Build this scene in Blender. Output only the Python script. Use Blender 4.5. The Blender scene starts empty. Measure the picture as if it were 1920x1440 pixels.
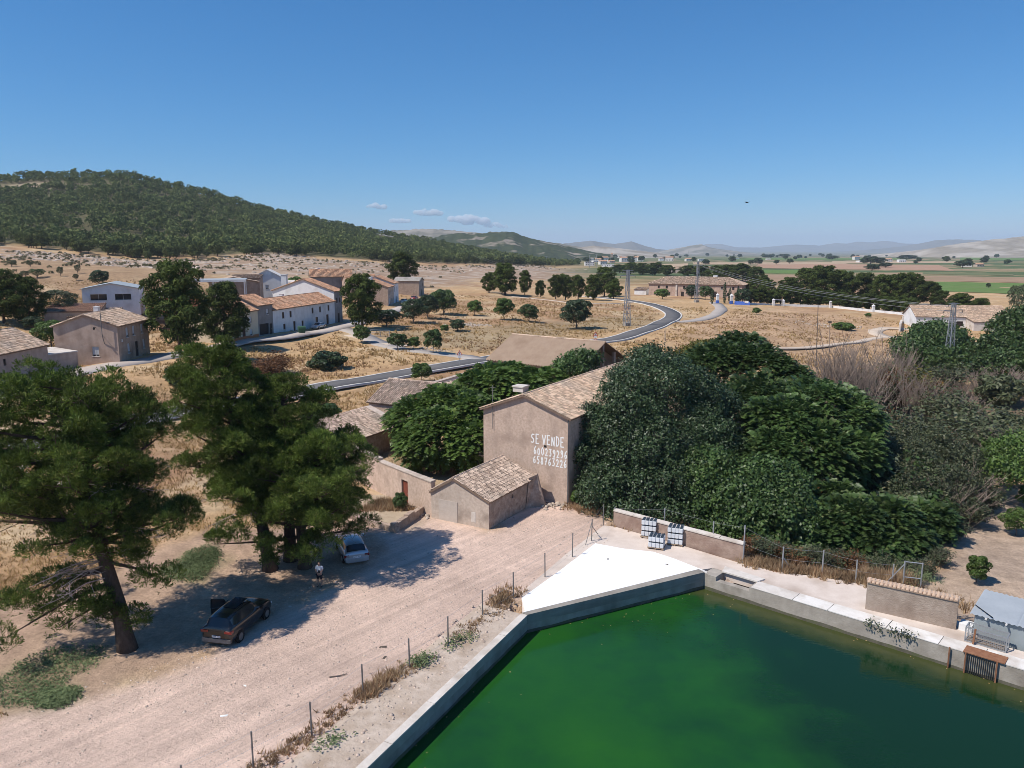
import bpy, math, random
import numpy as np
from mathutils import Vector, Matrix

# ---------------------------------------------------------------- camera, sky, sun, exposure
S = bpy.context.scene
COL = S.collection
H = 22.0
FPX = 1461.0
PITCH = math.atan((720 - 466) / FPX)
cam = bpy.data.cameras.new('camera')
cam.sensor_fit = 'HORIZONTAL'; cam.sensor_width = 36.0
cam.lens = FPX / 1920 * 36.0
cam.clip_start = 0.5; cam.clip_end = 80000
camo = bpy.data.objects.new('camera', cam); COL.objects.link(camo)
camo.location = (0, 0, H); camo.rotation_euler = (math.pi / 2 - PITCH, 0, 0)
S.camera = camo

SUN_EL = math.radians(54); SUN_AZ = math.atan2(-0.92, -0.39)      # azimuth from +Y towards +X
W = bpy.data.worlds.new('World'); S.world = W; W.use_nodes = True
nt = W.node_tree; nt.nodes.clear()
sky = nt.nodes.new('ShaderNodeTexSky'); sky.sky_type = 'NISHITA'; sky.sun_disc = False
sky.sun_elevation = SUN_EL; sky.sun_rotation = SUN_AZ
sky.altitude = 600; sky.air_density = 1.0; sky.dust_density = 0.0; sky.ozone_density = 5.0
bg = nt.nodes.new('ShaderNodeBackground'); bg.inputs['Strength'].default_value = 0.12
wo = nt.nodes.new('ShaderNodeOutputWorld')
# the deep clear blue of the photograph: each channel of the sky keeps its shape, only its contrast is graded
sep = nt.nodes.new('ShaderNodeSeparateColor'); com = nt.nodes.new('ShaderNodeCombineColor'); nt.links.new(sky.outputs[0], sep.inputs[0])
for ch, (gm, sc) in enumerate(((1.34, 0.54), (0.92, 0.665), (0.80, 0.89))):
    pw = nt.nodes.new('ShaderNodeMath'); pw.operation = 'POWER'; pw.inputs[1].default_value = gm
    m0 = nt.nodes.new('ShaderNodeMath'); m0.operation = 'MULTIPLY'; m0.inputs[1].default_value = 0.12
    m1 = nt.nodes.new('ShaderNodeMath'); m1.operation = 'MULTIPLY'; m1.inputs[1].default_value = sc / 0.12
    nt.links.new(sep.outputs[ch], m0.inputs[0]); nt.links.new(m0.outputs[0], pw.inputs[0]); nt.links.new(pw.outputs[0], m1.inputs[0]); nt.links.new(m1.outputs[0], com.inputs[ch])
nt.links.new(com.outputs[0], bg.inputs['Color']); nt.links.new(bg.outputs[0], wo.inputs['Surface'])

sl = bpy.data.lights.new('sun', 'SUN'); sl.energy = 5.0; sl.angle = math.radians(0.53); sl.color = (1.0, 0.935, 0.845)
so = bpy.data.objects.new('sun', sl); COL.objects.link(so)
tosun = Vector((math.sin(SUN_AZ) * math.cos(SUN_EL), math.cos(SUN_AZ) * math.cos(SUN_EL), math.sin(SUN_EL)))
so.rotation_euler = tosun.to_track_quat('Z', 'Y').to_euler()
so.location = (-60, -30, 90)

vs = S.view_settings; vs.view_transform = 'Standard'; vs.look = 'None'; vs.exposure = 0.0; vs.gamma = 1.0; vs.use_curve_mapping = False
S.display_settings.display_device = 'sRGB'
try:
    S.cycles.use_denoising = True; S.cycles.max_bounces = 10; S.cycles.diffuse_bounces = 3; S.cycles.transparent_max_bounces = 16
    S.cycles.filter_width = 0.85; S.cycles.denoising_prefilter = 'ACCURATE'
    S.cycles.volume_bounces = 10; S.cycles.volume_max_steps = 64
except Exception:
    pass

rnd = random.Random(7)
RNG = np.random.default_rng(11)

# ---------------------------------------------------------------- noise and terrain
def _hash(ix, iy, seed):
    n = (ix.astype(np.int64) * 374761393 + iy.astype(np.int64) * 668265263 + seed * 974711) & 0x7fffffff
    n = ((n ^ (n >> 13)) * 1274126177) & 0x7fffffff
    return ((n ^ (n >> 16)) & 0xffff) / 65535.0

def vnoise(x, y, seed=0):
    x = np.asarray(x, float); y = np.asarray(y, float)
    ix = np.floor(x); iy = np.floor(y); fx = x - ix; fy = y - iy
    fx = fx * fx * (3 - 2 * fx); fy = fy * fy * (3 - 2 * fy)
    ix = ix.astype(np.int64); iy = iy.astype(np.int64)
    a = _hash(ix, iy, seed); b = _hash(ix + 1, iy, seed); c = _hash(ix, iy + 1, seed); d = _hash(ix + 1, iy + 1, seed)
    return (a * (1 - fx) + b * fx) * (1 - fy) + (c * (1 - fx) + d * fx) * fy

def fbm(x, y, oct=4, seed=0):
    t = 0; a = 0.5
    for k in range(oct):
        t = t + a * vnoise(x * 2 ** k, y * 2 ** k, seed + k * 17); a *= 0.5
    return t

def sstep(a, b, x):
    t = np.clip((np.asarray(x, float) - a) / (b - a), 0, 1)
    return t * t * (3 - 2 * t)

CTRL = np.array([
    (-15, 45, 0), (-5, 60, 0), (5, 55, 0), (0, 70, 0), (-8, 64, 0), (-12, 70, 0.1), (-24, 36, 0.1), (-10, 30, 0), (0, 20, 0), (10, 40, 0),
    (18, 55, -0.1), (14, 62, -0.4), (24, 46, -0.2), (-30, 30, 0.4), (-30, 55, 1.0), (-18, 80, 0.4), (-45, 75, 2.4), (-40, 45, 1.2),
    (10, 80, -0.6), (29, 50, -1.6), (36, 44, -1.6), (45, 60, -2.2), (32, 80, -2.2), (60, 110, -3), (90, 160, -3.8), (112, 215, -3.4), (70, 75, -3),
    (-66, 112, 4.4), (-58, 117, 5.0), (-48, 185, 3.5), (-58, 165, 4.0), (-35, 150, 2.4), (-30, 122, 1.6), (-22, 110, 1.0), (-10, 105, 0.6), (3, 125, 0.6),
    (15, 160, 0.9), (35, 215, 1.3), (40, 150, -0.8), (55, 240, 0.8), (80, 320, 0.3), (95, 375, 0.0), (0, 250, 2.5), (-25, 240, 3.8), (-60, 250, 6), (30, 350, 1.0),
    (130, 300, -1.5), (170, 400, -2.0), (-100, 112, 6.0), (-120, 180, 9), (-150, 300, 13), (-90, 230, 7.5), (-80, 300, 9.5), (-20, 330, 4.5), (0, -60, 0), (-80, 0, 2), (80, 0, -3)], float)

def plain(y):
    return np.maximum(-0.005 * np.maximum(y - 420, 0), -34)

def _elev(py):
    return math.tan(math.atan((720 - py) / FPX) - PITCH)

TPX = np.array([-900, 0, 100, 250, 400, 500, 650, 800, 950, 1050, 1150, 2600], float)
TYB = np.array([470, 480, 480, 480, 500, 560, 600, 700, 900, 1100, 1200, 1200], float)
TBY = [455, 460, 468, 484, 483, 476, 486, 494, 496, 0, 0, 0]
TYR = np.array([1000, 1000, 1000, 1000, 1050, 1100, 1150, 1200, 1250, 1300, 1300, 1300], float)
TRY = [352, 330, 322, 321, 357, 387, 421, 447, 476, 0, 0, 0]
TZB = np.array([H + yb * _elev(p) if p else float(plain(yb)) for yb, p in zip(TYB, TBY)])
TZR = np.array([H + yr * _elev(p) - 6 if p else float(plain(yr)) for yr, p in zip(TYR, TRY)])

def terrain(x, y):
    x = np.asarray(x, float); y = np.asarray(y, float)
    x, y = np.broadcast_arrays(x, y)
    sh = x.shape; x = x.ravel(); y = y.ravel()
    num = np.zeros_like(x); den = np.zeros_like(x)
    for cx, cy, cz in CTRL:
        d2 = (x - cx) ** 2 + (y - cy) ** 2
        w = 1.0 / (d2 + 6.0) ** 1.9
        num += w * cz; den += w
    near = num / den
    r = np.hypot(x, y)
    near = near + (fbm(x / 14, y / 14, 3, 5) - 0.44) * 0.7 * sstep(70, 130, r)
    yy = np.maximum(y, 1.0)
    px = 960 + FPX * x / (yy * math.cos(PITCH) + 3)
    yb = np.interp(px, TPX, TYB); zb = np.interp(px, TPX, TZB); yr = np.interp(px, TPX, TYR); zr = np.interp(px, TPX, TZR)
    t1 = np.clip((y - 230) / (yb - 230), 0, 1)
    f = near * (1 - t1) + zb * t1
    t2 = np.clip((y - yb) / (yr - yb), 0, 1)
    hill = zb + (zr - zb) * (0.55 * t2 + 0.45 * t2 * t2)
    hill = hill + (fbm(x / 130, y / 130, 4, 9) - 0.47) * 16 * np.sin(np.pi * np.clip(t2, 0, 1)) * np.clip((zr - zb) / 60, 0, 1)
    f = np.where(y > yb, hill, f)
    t3 = sstep(0, 700, y - yr)
    f = np.where(y > yr, zr * (1 - t3) + plain(y) * t3, f)
    w = sstep(230, 330, y)
    z = near * (1 - w) + f * w
    return z.reshape(sh)

def tz(x, y):
    return float(terrain(np.array([x]), np.array([y]))[0])

_c, _s = math.cos(PITCH), math.sin(PITCH)
def ray(px, py):
    x = (px - 960) / FPX; y = -(py - 720) / FPX
    return np.array([x, _c + y * _s, -_s + y * _c])

_T = np.geomspace(8, 30000, 900)
def P(px, py):
    """The point of the terrain seen in that direction from the camera."""
    d = ray(px, py)
    X, Y, Z = d[0] * _T, d[1] * _T, H + d[2] * _T
    below = np.nonzero(Z < terrain(X, Y))[0]
    if len(below) == 0:
        t = 3000.0
    else:
        i = max(below[0], 1)
        a, b = _T[i - 1], _T[i]
        for _ in range(3):
            tt = np.linspace(a, b, 12)
            q = np.nonzero(H + d[2] * tt < terrain(d[0] * tt, d[1] * tt))[0]
            k = max(q[0], 1) if len(q) else 11
            a, b = tt[k - 1], tt[k]
        t = 0.5 * (a + b)
    x, y = d[0] * t, d[1] * t
    return Vector((x, y, tz(x, y)))

def PZ(px, py, z):
    d = ray(px, py); t = (z - H) / d[2]
    return Vector((d[0] * t, d[1] * t, z))

def at(px, py, Y):
    d = ray(px, py); t = Y / d[1]
    return Vector((d[0] * t, Y, H + d[2] * t))

# ---------------------------------------------------------------- object helpers
def link(o, parent=None):
    COL.objects.link(o)
    if parent is not None:
        o.parent = parent
    return o

def tag(o, label=None, cat=None, group=None, kind=None):
    if label: o['label'] = label
    if cat: o['category'] = cat
    if group: o['group'] = group
    if kind: o['kind'] = kind
    return o

def thing(name, label, cat, loc=(0, 0, 0), rz=0.0, group=None):
    o = bpy.data.objects.new(name, None); COL.objects.link(o)
    o.empty_display_size = 0.3
    o.location = loc; o.rotation_euler = (0, 0, rz)
    return tag(o, label, cat, group, 'thing')

def fastmesh(name, verts, faces, mat=None, smooth=False):
    verts = np.asarray(verts, np.float32).reshape(-1, 3)
    me = bpy.data.meshes.new(name)
    if isinstance(faces, np.ndarray):
        k = faces.shape[1]; n = len(faces)
        me.vertices.add(len(verts)); me.vertices.foreach_set('co', verts.ravel())
        me.loops.add(n * k); me.loops.foreach_set('vertex_index', faces.astype(np.int32).ravel())
        me.polygons.add(n); me.polygons.foreach_set('loop_start', np.arange(0, n * k, k, dtype=np.int32))
        me.update(calc_edges=True)
    else:
        me.from_pydata([tuple(map(float, v)) for v in verts], [], [tuple(int(i) for i in f) for f in faces])
        me.update()
    if mat is not None:
        for m in (mat if isinstance(mat, (list, tuple)) else [mat]):
            me.materials.append(m)
    if smooth:
        me.polygons.foreach_set('use_smooth', np.ones(len(me.polygons), bool))
    return me

class MB:
    """Collects boxes, bars, tubes and polygons into one mesh."""
    def __init__(self): self.v = []; self.f = []
    def poly(self, pts):
        n = len(self.v); self.v += [tuple(p) for p in pts]; self.f.append(tuple(range(n, n + len(pts))))
        return self
    def raw(self, vs, fs):
        n = len(self.v); self.v += [tuple(p) for p in vs]; self.f += [tuple(i + n for i in f) for f in fs]
        return self
    def box(self, x0, y0, z0, x1, y1, z1, M=None):
        vs = [(x0, y0, z0), (x1, y0, z0), (x1, y1, z0), (x0, y1, z0), (x0, y0, z1), (x1, y0, z1), (x1, y1, z1), (x0, y1, z1)]
        if M is not None: vs = [M @ Vector(v) for v in vs]
        return self.raw(vs, [(3, 2, 1, 0), (4, 5, 6, 7), (0, 1, 5, 4), (1, 2, 6, 5), (2, 3, 7, 6), (3, 0, 4, 7)])
    def bar(self, a, b, w, h=None, up=(0, 0, 1)):
        a, b = Vector(a), Vector(b); d = b - a; L = d.length
        if L < 1e-6: return self
        d.normalize(); u = Vector(up)
        if abs(d.dot(u)) > 0.99: u = Vector((0, 1, 0))
        s = d.cross(u).normalized(); u = s.cross(d).normalized(); h = h or w
        vs = []
        for p in (a, b):
            for i, j in ((-1, -1), (1, -1), (1, 1), (-1, 1)):
                vs.append(p + s * (i * w / 2) + u * (j * h / 2))
        return self.raw(vs, [(3, 2, 1, 0), (4, 5, 6, 7), (0, 1, 5, 4), (1, 2, 6, 5), (2, 3, 7, 6), (3, 0, 4, 7)])
    def tube(self, pts, rad, n=6, cap=True):
        pts = [Vector(p) for p in pts]
        rad = rad if isinstance(rad, (list, tuple)) else [rad] * len(pts)
        base = len(self.v)
        for i, p in enumerate(pts):
            d = (pts[min(i + 1, len(pts) - 1)] - pts[max(i - 1, 0)])
            if d.length < 1e-9: d = Vector((0, 0, 1))
            d.normalize()
            u = Vector((0, 0, 1)) if abs(d.z) < 0.9 else Vector((0, 1, 0))
            s = d.cross(u).normalized(); u = s.cross(d).normalized()
            for k in range(n):
                a = 2 * math.pi * k / n
                self.v.append(tuple(p + (s * math.cos(a) + u * math.sin(a)) * rad[i]))
        for i in range(len(pts) - 1):
            for k in range(n):
                a = base + i * n + k; b = base + i * n + (k + 1) % n
                self.f.append((a, b, b + n, a + n))
        if cap:
            self.f.append(tuple(base + k for k in range(n))[::-1]); e = base + (len(pts) - 1) * n
            self.f.append(tuple(e + k for k in range(n)))
        return self
    def prism(self, poly, h0, h1):
        """vertical prism over an xy polygon"""
        n = len(poly)
        vs = [(p[0], p[1], h0) for p in poly] + [(p[0], p[1], h1) for p in poly]
        area = sum(poly[i][0] * poly[(i + 1) % n][1] - poly[(i + 1) % n][0] * poly[i][1] for i in range(n))
        top = tuple(range(n, 2 * n)); bot = tuple(range(n))[::-1]
        sides = [(i, (i + 1) % n, n + (i + 1) % n, n + i) for i in range(n)]
        if area < 0:
            top = top[::-1]; bot = bot[::-1]; sides = [s[::-1] for s in sides]
        return self.raw(vs, [top, bot] + sides)
    def build(self, name, mat, parent=None, smooth=False):
        me = bpy.data.meshes.new(name)
        me.from_pydata([tuple(map(float, v)) for v in self.v], [], self.f); me.update()
        if mat is not None:
            for m in (mat if isinstance(mat, (list, tuple)) else [mat]): me.materials.append(m)
        if smooth: me.polygons.foreach_set('use_smooth', np.ones(len(me.polygons), bool))
        return link(bpy.data.objects.new(name, me), parent)

def put(name, me, parent=None, loc=None):
    o = link(bpy.data.objects.new(name, me), parent)
    if loc is not None: o.location = loc
    return o

def copy_tree(o, parent=None):
    c = o.copy(); COL.objects.link(c)
    if parent is not None: c.parent = parent
    for ch in o.children: copy_tree(ch, c)
    return c

# ---------------------------------------------------------------- materials
def _pr(name):
    m = bpy.data.materials.new(name); m.use_nodes = True
    n = m.node_tree; b = n.nodes['Principled BSDF']
    return m, n, b

def rgba(c): return (c[0], c[1], c[2], 1.0)

def mat(name, c1, c2=None, scale=2.0, rough=0.9, bump=0.0, bscale=None, c3=None, s3=0.35, island=0.0, metal=0.0, spec=0.3, stretch=None, streak=0.0, t3=(0.5, 0.72)):
    """Surface whose own colour wanders between c1 and c2 (fine) and c3 (broad stains), in object metres."""
    m, n, b = _pr(name)
    b.inputs['Roughness'].default_value = rough; b.inputs['Metallic'].default_value = metal
    b.inputs['Specular IOR Level'].default_value = spec
    L = n.links
    tc = n.nodes.new('ShaderNodeTexCoord'); src = tc.outputs['Object']
    if stretch:
        mp = n.nodes.new('ShaderNodeMapping'); mp.inputs['Scale'].default_value = stretch; L.new(src, mp.inputs['Vector']); src = mp.outputs[0]
    if c2 is None and not island:
        b.inputs['Base Color'].default_value = rgba(c1)
    else:
        c2 = c2 or c1
        no = n.nodes.new('ShaderNodeTexNoise'); no.inputs['Scale'].default_value = scale; no.inputs['Detail'].default_value = 7; no.inputs['Roughness'].default_value = 0.65
        L.new(src, no.inputs['Vector'])
        r = n.nodes.new('ShaderNodeValToRGB'); r.color_ramp.elements[0].position = 0.3; r.color_ramp.elements[1].position = 0.7
        r.color_ramp.elements[0].color = rgba(c1); r.color_ramp.elements[1].color = rgba(c2)
        L.new(no.outputs['Fac'], r.inputs['Fac']); out = r.outputs['Color']
        if c3:
            n2 = n.nodes.new('ShaderNodeTexNoise'); n2.inputs['Scale'].default_value = s3; n2.inputs['Detail'].default_value = 5; L.new(src, n2.inputs['Vector'])
            mr = n.nodes.new('ShaderNodeMapRange'); mr.inputs[1].default_value = t3[0]; mr.inputs[2].default_value = t3[1]; L.new(n2.outputs['Fac'], mr.inputs[0])
            mx = n.nodes.new('ShaderNodeMix'); mx.data_type = 'RGBA'; L.new(mr.outputs[0], mx.inputs[0]); L.new(out, mx.inputs[6]); mx.inputs[7].default_value = rgba(c3); out = mx.outputs[2]
        if streak:
            mp = n.nodes.new('ShaderNodeMapping'); mp.inputs['Scale'].default_value = (1.0, 1.0, 0.22); L.new(tc.outputs['Object'], mp.inputs['Vector'])
            n3 = n.nodes.new('ShaderNodeTexNoise'); n3.inputs['Scale'].default_value = 1.2; n3.inputs['Detail'].default_value = 6; L.new(mp.outputs[0], n3.inputs['Vector'])
            mr = n.nodes.new('ShaderNodeMapRange'); mr.inputs[1].default_value = 0.35; mr.inputs[2].default_value = 0.75; mr.inputs[3].default_value = 1.0; mr.inputs[4].default_value = 1.0 - 0.7 * streak
            L.new(n3.outputs['Fac'], mr.inputs[0])
            mx = n.nodes.new('ShaderNodeMix'); mx.data_type = 'RGBA'; mx.blend_type = 'MULTIPLY'; mx.inputs[0].default_value = 1.0
            L.new(out, mx.inputs[6]); L.new(mr.outputs[0], mx.inputs[7]); out = mx.outputs[2]
        if island:
            g = n.nodes.new('ShaderNodeNewGeometry')
            mr = n.nodes.new('ShaderNodeMapRange'); mr.inputs[3].default_value = 1 - island; mr.inputs[4].default_value = 1 + island; L.new(g.outputs['Random Per Island'], mr.inputs[0])
            mx = n.nodes.new('ShaderNodeMix'); mx.data_type = 'RGBA'; mx.blend_type = 'MULTIPLY'; mx.inputs[0].default_value = 1.0
            L.new(out, mx.inputs[6]); L.new(mr.outputs[0], mx.inputs[7]); out = mx.outputs[2]
        L.new(out, b.inputs['Base Color'])
    if bump:
        nb = n.nodes.new('ShaderNodeTexNoise'); nb.inputs['Scale'].default_value = bscale or scale * 4; nb.inputs['Detail'].default_value = 6
        L.new(src, nb.inputs['Vector'])
        bp = n.nodes.new('ShaderNodeBump'); bp.inputs['Strength'].default_value = min(1, bump); bp.inputs['Distance'].default_value = 0.05 * max(1, bump)
        L.new(nb.outputs['Fac'], bp.inputs['Height']); L.new(bp.outputs['Normal'], b.inputs['Normal'])
    return m

def leafmat(name, c1, c2, c3=None, trans=0.3, rough=0.55, spec=0.35, clump=0.35, cs=0.55):
    m, n, b = _pr(name); L = n.links
    g = n.nodes.new('ShaderNodeNewGeometry')
    r = n.nodes.new('ShaderNodeValToRGB'); e = r.color_ramp.elements
    e[0].color = rgba(c1); e[1].color = rgba(c2); e[1].position = 0.9 if c3 else 1.0
    if c3:
        q = r.color_ramp.elements.new(0.97); q.color = rgba(c3)
    L.new(g.outputs['Random Per Island'], r.inputs['Fac'])
    tc = n.nodes.new('ShaderNodeTexCoord'); no = n.nodes.new('ShaderNodeTexNoise'); no.inputs['Scale'].default_value = cs; no.inputs['Detail'].default_value = 3
    L.new(tc.outputs['Object'], no.inputs['Vector'])
    mr = n.nodes.new('ShaderNodeMapRange'); mr.inputs[1].default_value = 0.35; mr.inputs[2].default_value = 0.65; mr.inputs[3].default_value = 1 - clump; mr.inputs[4].default_value = 1 + clump
    L.new(no.outputs['Fac'], mr.inputs[0])
    mx = n.nodes.new('ShaderNodeMix'); mx.data_type = 'RGBA'; mx.blend_type = 'MULTIPLY'; mx.inputs[0].default_value = 1
    L.new(r.outputs['Color'], mx.inputs[6]); L.new(mr.outputs[0], mx.inputs[7])
    oi = n.nodes.new('ShaderNodeObjectInfo')
    mr2 = n.nodes.new('ShaderNodeMapRange'); mr2.inputs[3].default_value = 0.8; mr2.inputs[4].default_value = 1.2; L.new(oi.outputs['Random'], mr2.inputs[0])
    mx2 = n.nodes.new('ShaderNodeMix'); mx2.data_type = 'RGBA'; mx2.blend_type = 'MULTIPLY'; mx2.inputs[0].default_value = 1
    L.new(mx.outputs[2], mx2.inputs[6]); L.new(mr2.outputs[0], mx2.inputs[7])
    L.new(mx2.outputs[2], b.inputs['Base Color'])
    b.inputs['Roughness'].default_value = rough; b.inputs['Specular IOR Level'].default_value = spec
    if trans:
        t = n.nodes.new('ShaderNodeBsdfTranslucent'); ms = n.nodes.new('ShaderNodeMixShader'); ms.inputs[0].default_value = trans
        L.new(mx2.outputs[2], t.inputs['Color']); L.new(b.outputs[0], ms.inputs[1]); L.new(t.outputs[0], ms.inputs[2])
        L.new(ms.outputs[0], n.nodes['Material Output'].inputs['Surface'])
    return m

def glassmat(name, c=(0.02, 0.025, 0.03), rough=0.08):
    m, n, b = _pr(name); b.inputs['Base Color'].default_value = rgba(c); b.inputs['Roughness'].default_value = rough; b.inputs['Specular IOR Level'].default_value = 0.6
    return m

def paintmat(name, c, rough=0.3, metal=0.0, coat=0.6):
    m, n, b = _pr(name); b.inputs['Base Color'].default_value = rgba(c); b.inputs['Roughness'].default_value = rough; b.inputs['Metallic'].default_value = metal
    b.inputs['Coat Weight'].default_value = coat; b.inputs['Coat Roughness'].default_value = 0.06
    return m

M = {}
M['plaster'] = mat('old_plaster', (0.46, 0.335, 0.26), (0.66, 0.51, 0.41), 4.5, 0.95, 0.5, 14, c3=(0.38, 0.28, 0.22), s3=0.5, streak=0.25)
M['plaster_warm'] = mat('pinkish_plaster', (0.45, 0.32, 0.25), (0.54, 0.41, 0.33), 1.2, 0.95, 0.3, 10, c3=(0.33, 0.23, 0.175), s3=0.4, streak=0.25)
M['plaster_pale'] = mat('patched_plaster', (0.44, 0.35, 0.285), (0.60, 0.51, 0.43), 4.0, 0.95, 0.3, 12, c3=(0.31, 0.25, 0.205), s3=0.6, streak=0.2)
M['stone'] = mat('rubble_stone', (0.25, 0.17, 0.125), (0.54, 0.42, 0.33), 2.6, 0.95, 1.0, 5, c3=(0.30, 0.225, 0.17), s3=0.8)
M['white'] = mat('whitewash', (0.72, 0.72, 0.72), (0.80, 0.79, 0.77), 1.2, 0.85, 0.15, 8, c3=(0.60, 0.58, 0.55), s3=0.35, streak=0.12)
M['cream'] = mat('cream_render', (0.62, 0.52, 0.36), (0.68, 0.58, 0.42), 1.2, 0.9, 0.1, 8)
M['grey_render'] = mat('grey_render', (0.24, 0.225, 0.21), (0.32, 0.30, 0.28), 1.4, 0.95, 0.2, 8, c3=(0.18, 0.165, 0.15), streak=0.25)
M['ochre'] = mat('weathered_ochre', (0.40, 0.28, 0.20), (0.50, 0.375, 0.285), 1.2, 0.95, 0.2, 8, c3=(0.26, 0.18, 0.13), streak=0.25)
M['skirt'] = mat('orange_skirting', (0.45, 0.16, 0.06), (0.52, 0.2, 0.09), 3, 0.8)
M['tile'] = mat('clay_tile', (0.43, 0.29, 0.20), (0.60, 0.46, 0.345), 0.9, 0.95, 0.5, 10, c3=(0.42, 0.33, 0.26), s3=0.35, island=0.4)
M['tile_red'] = mat('red_clay_tile', (0.42, 0.215, 0.125), (0.52, 0.32, 0.21), 0.9, 0.95, 0.5, 10, c3=(0.45, 0.30, 0.21), s3=0.35, island=0.38)
M['tile_grey'] = mat('lichened_clay_tile', (0.38, 0.275, 0.21), (0.54, 0.42, 0.335), 0.9, 0.95, 0.5, 10, c3=(0.37, 0.30, 0.245), s3=0.35, island=0.42)
M['tile_bed'] = mat('tile_bedding', (0.17, 0.115, 0.082), (0.26, 0.185, 0.14), 3, 1.0, 0.4)
M['fibre'] = mat('brown_corrugated_roofing', (0.27, 0.19, 0.135), (0.33, 0.245, 0.18), 0.8, 0.9, 0.2, 6, c3=(0.24, 0.165, 0.115), s3=0.25)
M['sheet_grey'] = mat('grey_sheet_roof', (0.33, 0.37, 0.38), (0.40, 0.43, 0.44), 0.8, 0.6)
M['shutter'] = mat('brown_shutter', (0.075, 0.038, 0.024), (0.10, 0.055, 0.035), 4, 0.7)
M['door_red'] = mat('rusty_red_door', (0.16, 0.038, 0.022), (0.24, 0.075, 0.045), 3, 0.8, 0.2)
M['door_and_void'] = mat('dark_door_and_void', (0.025, 0.02, 0.018), (0.045, 0.035, 0.03), 3, 0.7)
M['frame'] = mat('pale_frame', (0.55, 0.52, 0.48), (0.62, 0.6, 0.56), 4, 0.7)
M['frame_dark'] = mat('dark_frame', (0.09, 0.07, 0.055), (0.12, 0.095, 0.075), 4, 0.8)
M['glass'] = glassmat('window_glass')
M['blind'] = mat('roller_blind', (0.46, 0.48, 0.5), (0.52, 0.54, 0.56), 5, 0.6)
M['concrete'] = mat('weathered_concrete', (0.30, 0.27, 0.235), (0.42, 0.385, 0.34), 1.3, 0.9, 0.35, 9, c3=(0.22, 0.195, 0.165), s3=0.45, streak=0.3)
M['coping'] = mat('pale_coping', (0.52, 0.46, 0.40), (0.70, 0.645, 0.59), 1.1, 0.9, 0.25, 10, c3=(0.40, 0.335, 0.275), s3=0.6)
M['coping_white'] = mat('whitened_coping', (0.66, 0.62, 0.57), (0.78, 0.75, 0.71), 1.4, 0.9, 0.2, 10, c3=(0.52, 0.46, 0.40), s3=0.8)
M['coping_soft'] = mat('greyed_coping', (0.56, 0.51, 0.455), (0.70, 0.655, 0.605), 1.2, 0.9, 0.25, 10, c3=(0.45, 0.39, 0.335), s3=0.7)
M['slab_white'] = mat('white_painted_slab', (0.82, 0.81, 0.80), (0.87, 0.865, 0.86), 0.9, 0.8, 0.05, 8, c3=(0.74, 0.725, 0.705), s3=0.5, t3=(0.58, 0.75))
M['deck'] = mat('sandy_concrete', (0.58, 0.485, 0.415), (0.68, 0.59, 0.52), 1.0, 0.95, 0.3, 9, c3=(0.43, 0.345, 0.285), s3=0.3)
M['verge'] = mat('stony_verge', (0.40, 0.315, 0.245), (0.56, 0.465, 0.385), 1.4, 1.0, 0.9, 6, c3=(0.33, 0.245, 0.175), s3=0.45)
M['asphalt'] = mat('asphalt', (0.105, 0.10, 0.10), (0.14, 0.135, 0.133), 1.0, 0.95, 0.2, 20, c3=(0.16, 0.15, 0.145), s3=0.1)
M['street'] = mat('dusty_concrete_street', (0.40, 0.345, 0.305), (0.48, 0.425, 0.38), 0.5, 0.95, 0.15, 8, c3=(0.34, 0.285, 0.245), s3=0.12)
M['lane'] = mat('pale_lane', (0.34, 0.30, 0.27), (0.44, 0.39, 0.345), 0.5, 0.95, 0.15, 8)
M['track'] = mat('pale_dirt_track', (0.50, 0.40, 0.31), (0.60, 0.50, 0.40), 0.4, 1.0, 0.2, 5)
M['kerb'] = mat('whitish_kerb', (0.55, 0.51, 0.46), (0.66, 0.62, 0.57), 1.0, 0.9, 0.2, 8)
M['bark'] = mat('pine_bark', (0.055, 0.038, 0.028), (0.125, 0.09, 0.068), 5, 1.0, 1.2, 9, stretch=(1, 1, 0.35))
M['bark_grey'] = mat('grey_bark', (0.12, 0.095, 0.078), (0.2, 0.165, 0.14), 5, 1.0, 0.8, 9, stretch=(1, 1, 0.35))
M['twig'] = mat('bare_twigs', (0.20, 0.15, 0.12), (0.33, 0.265, 0.22), 1.5, 1.0)
M['deadwood'] = mat('dead_pine_twigs', (0.33, 0.27, 0.235), (0.45, 0.385, 0.34), 1.5, 1.0)
M['pine'] = leafmat('pine_needles', (0.055, 0.092, 0.018), (0.155, 0.215, 0.040), (0.20, 0.22, 0.06), 0.34, 0.55, 0.25, 0.4)
M['pine_far'] = leafmat('distant_pine_needles', (0.036, 0.060, 0.014), (0.105, 0.135, 0.032), None, 0.2, 0.7, 0.15, 0.35)
M['pine_forest'] = leafmat('forest_needles', (0.062, 0.085, 0.026), (0.135, 0.158, 0.052), (0.165, 0.175, 0.065), 0.15, 0.8, 0.1, 0.32, 0.06)
M['leaf_dark'] = leafmat('dark_glossy_leaves', (0.022, 0.044, 0.018), (0.062, 0.098, 0.036), (0.13, 0.155, 0.095), 0.15, 0.45, 0.4, 0.3)
M['leaf_mid'] = leafmat('mid_green_leaves', (0.034, 0.068, 0.020), (0.085, 0.14, 0.038), (0.13, 0.165, 0.06), 0.28, 0.45, 0.4, 0.3)
M['leaf_light'] = leafmat('light_green_leaves', (0.055, 0.102, 0.022), (0.125, 0.20, 0.042), (0.18, 0.24, 0.06), 0.3, 0.5, 0.4, 0.3)
M['leaf_olive'] = leafmat('olive_grey_leaves', (0.06, 0.08, 0.042), (0.12, 0.14, 0.072), None, 0.2, 0.6, 0.3, 0.25)
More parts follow.
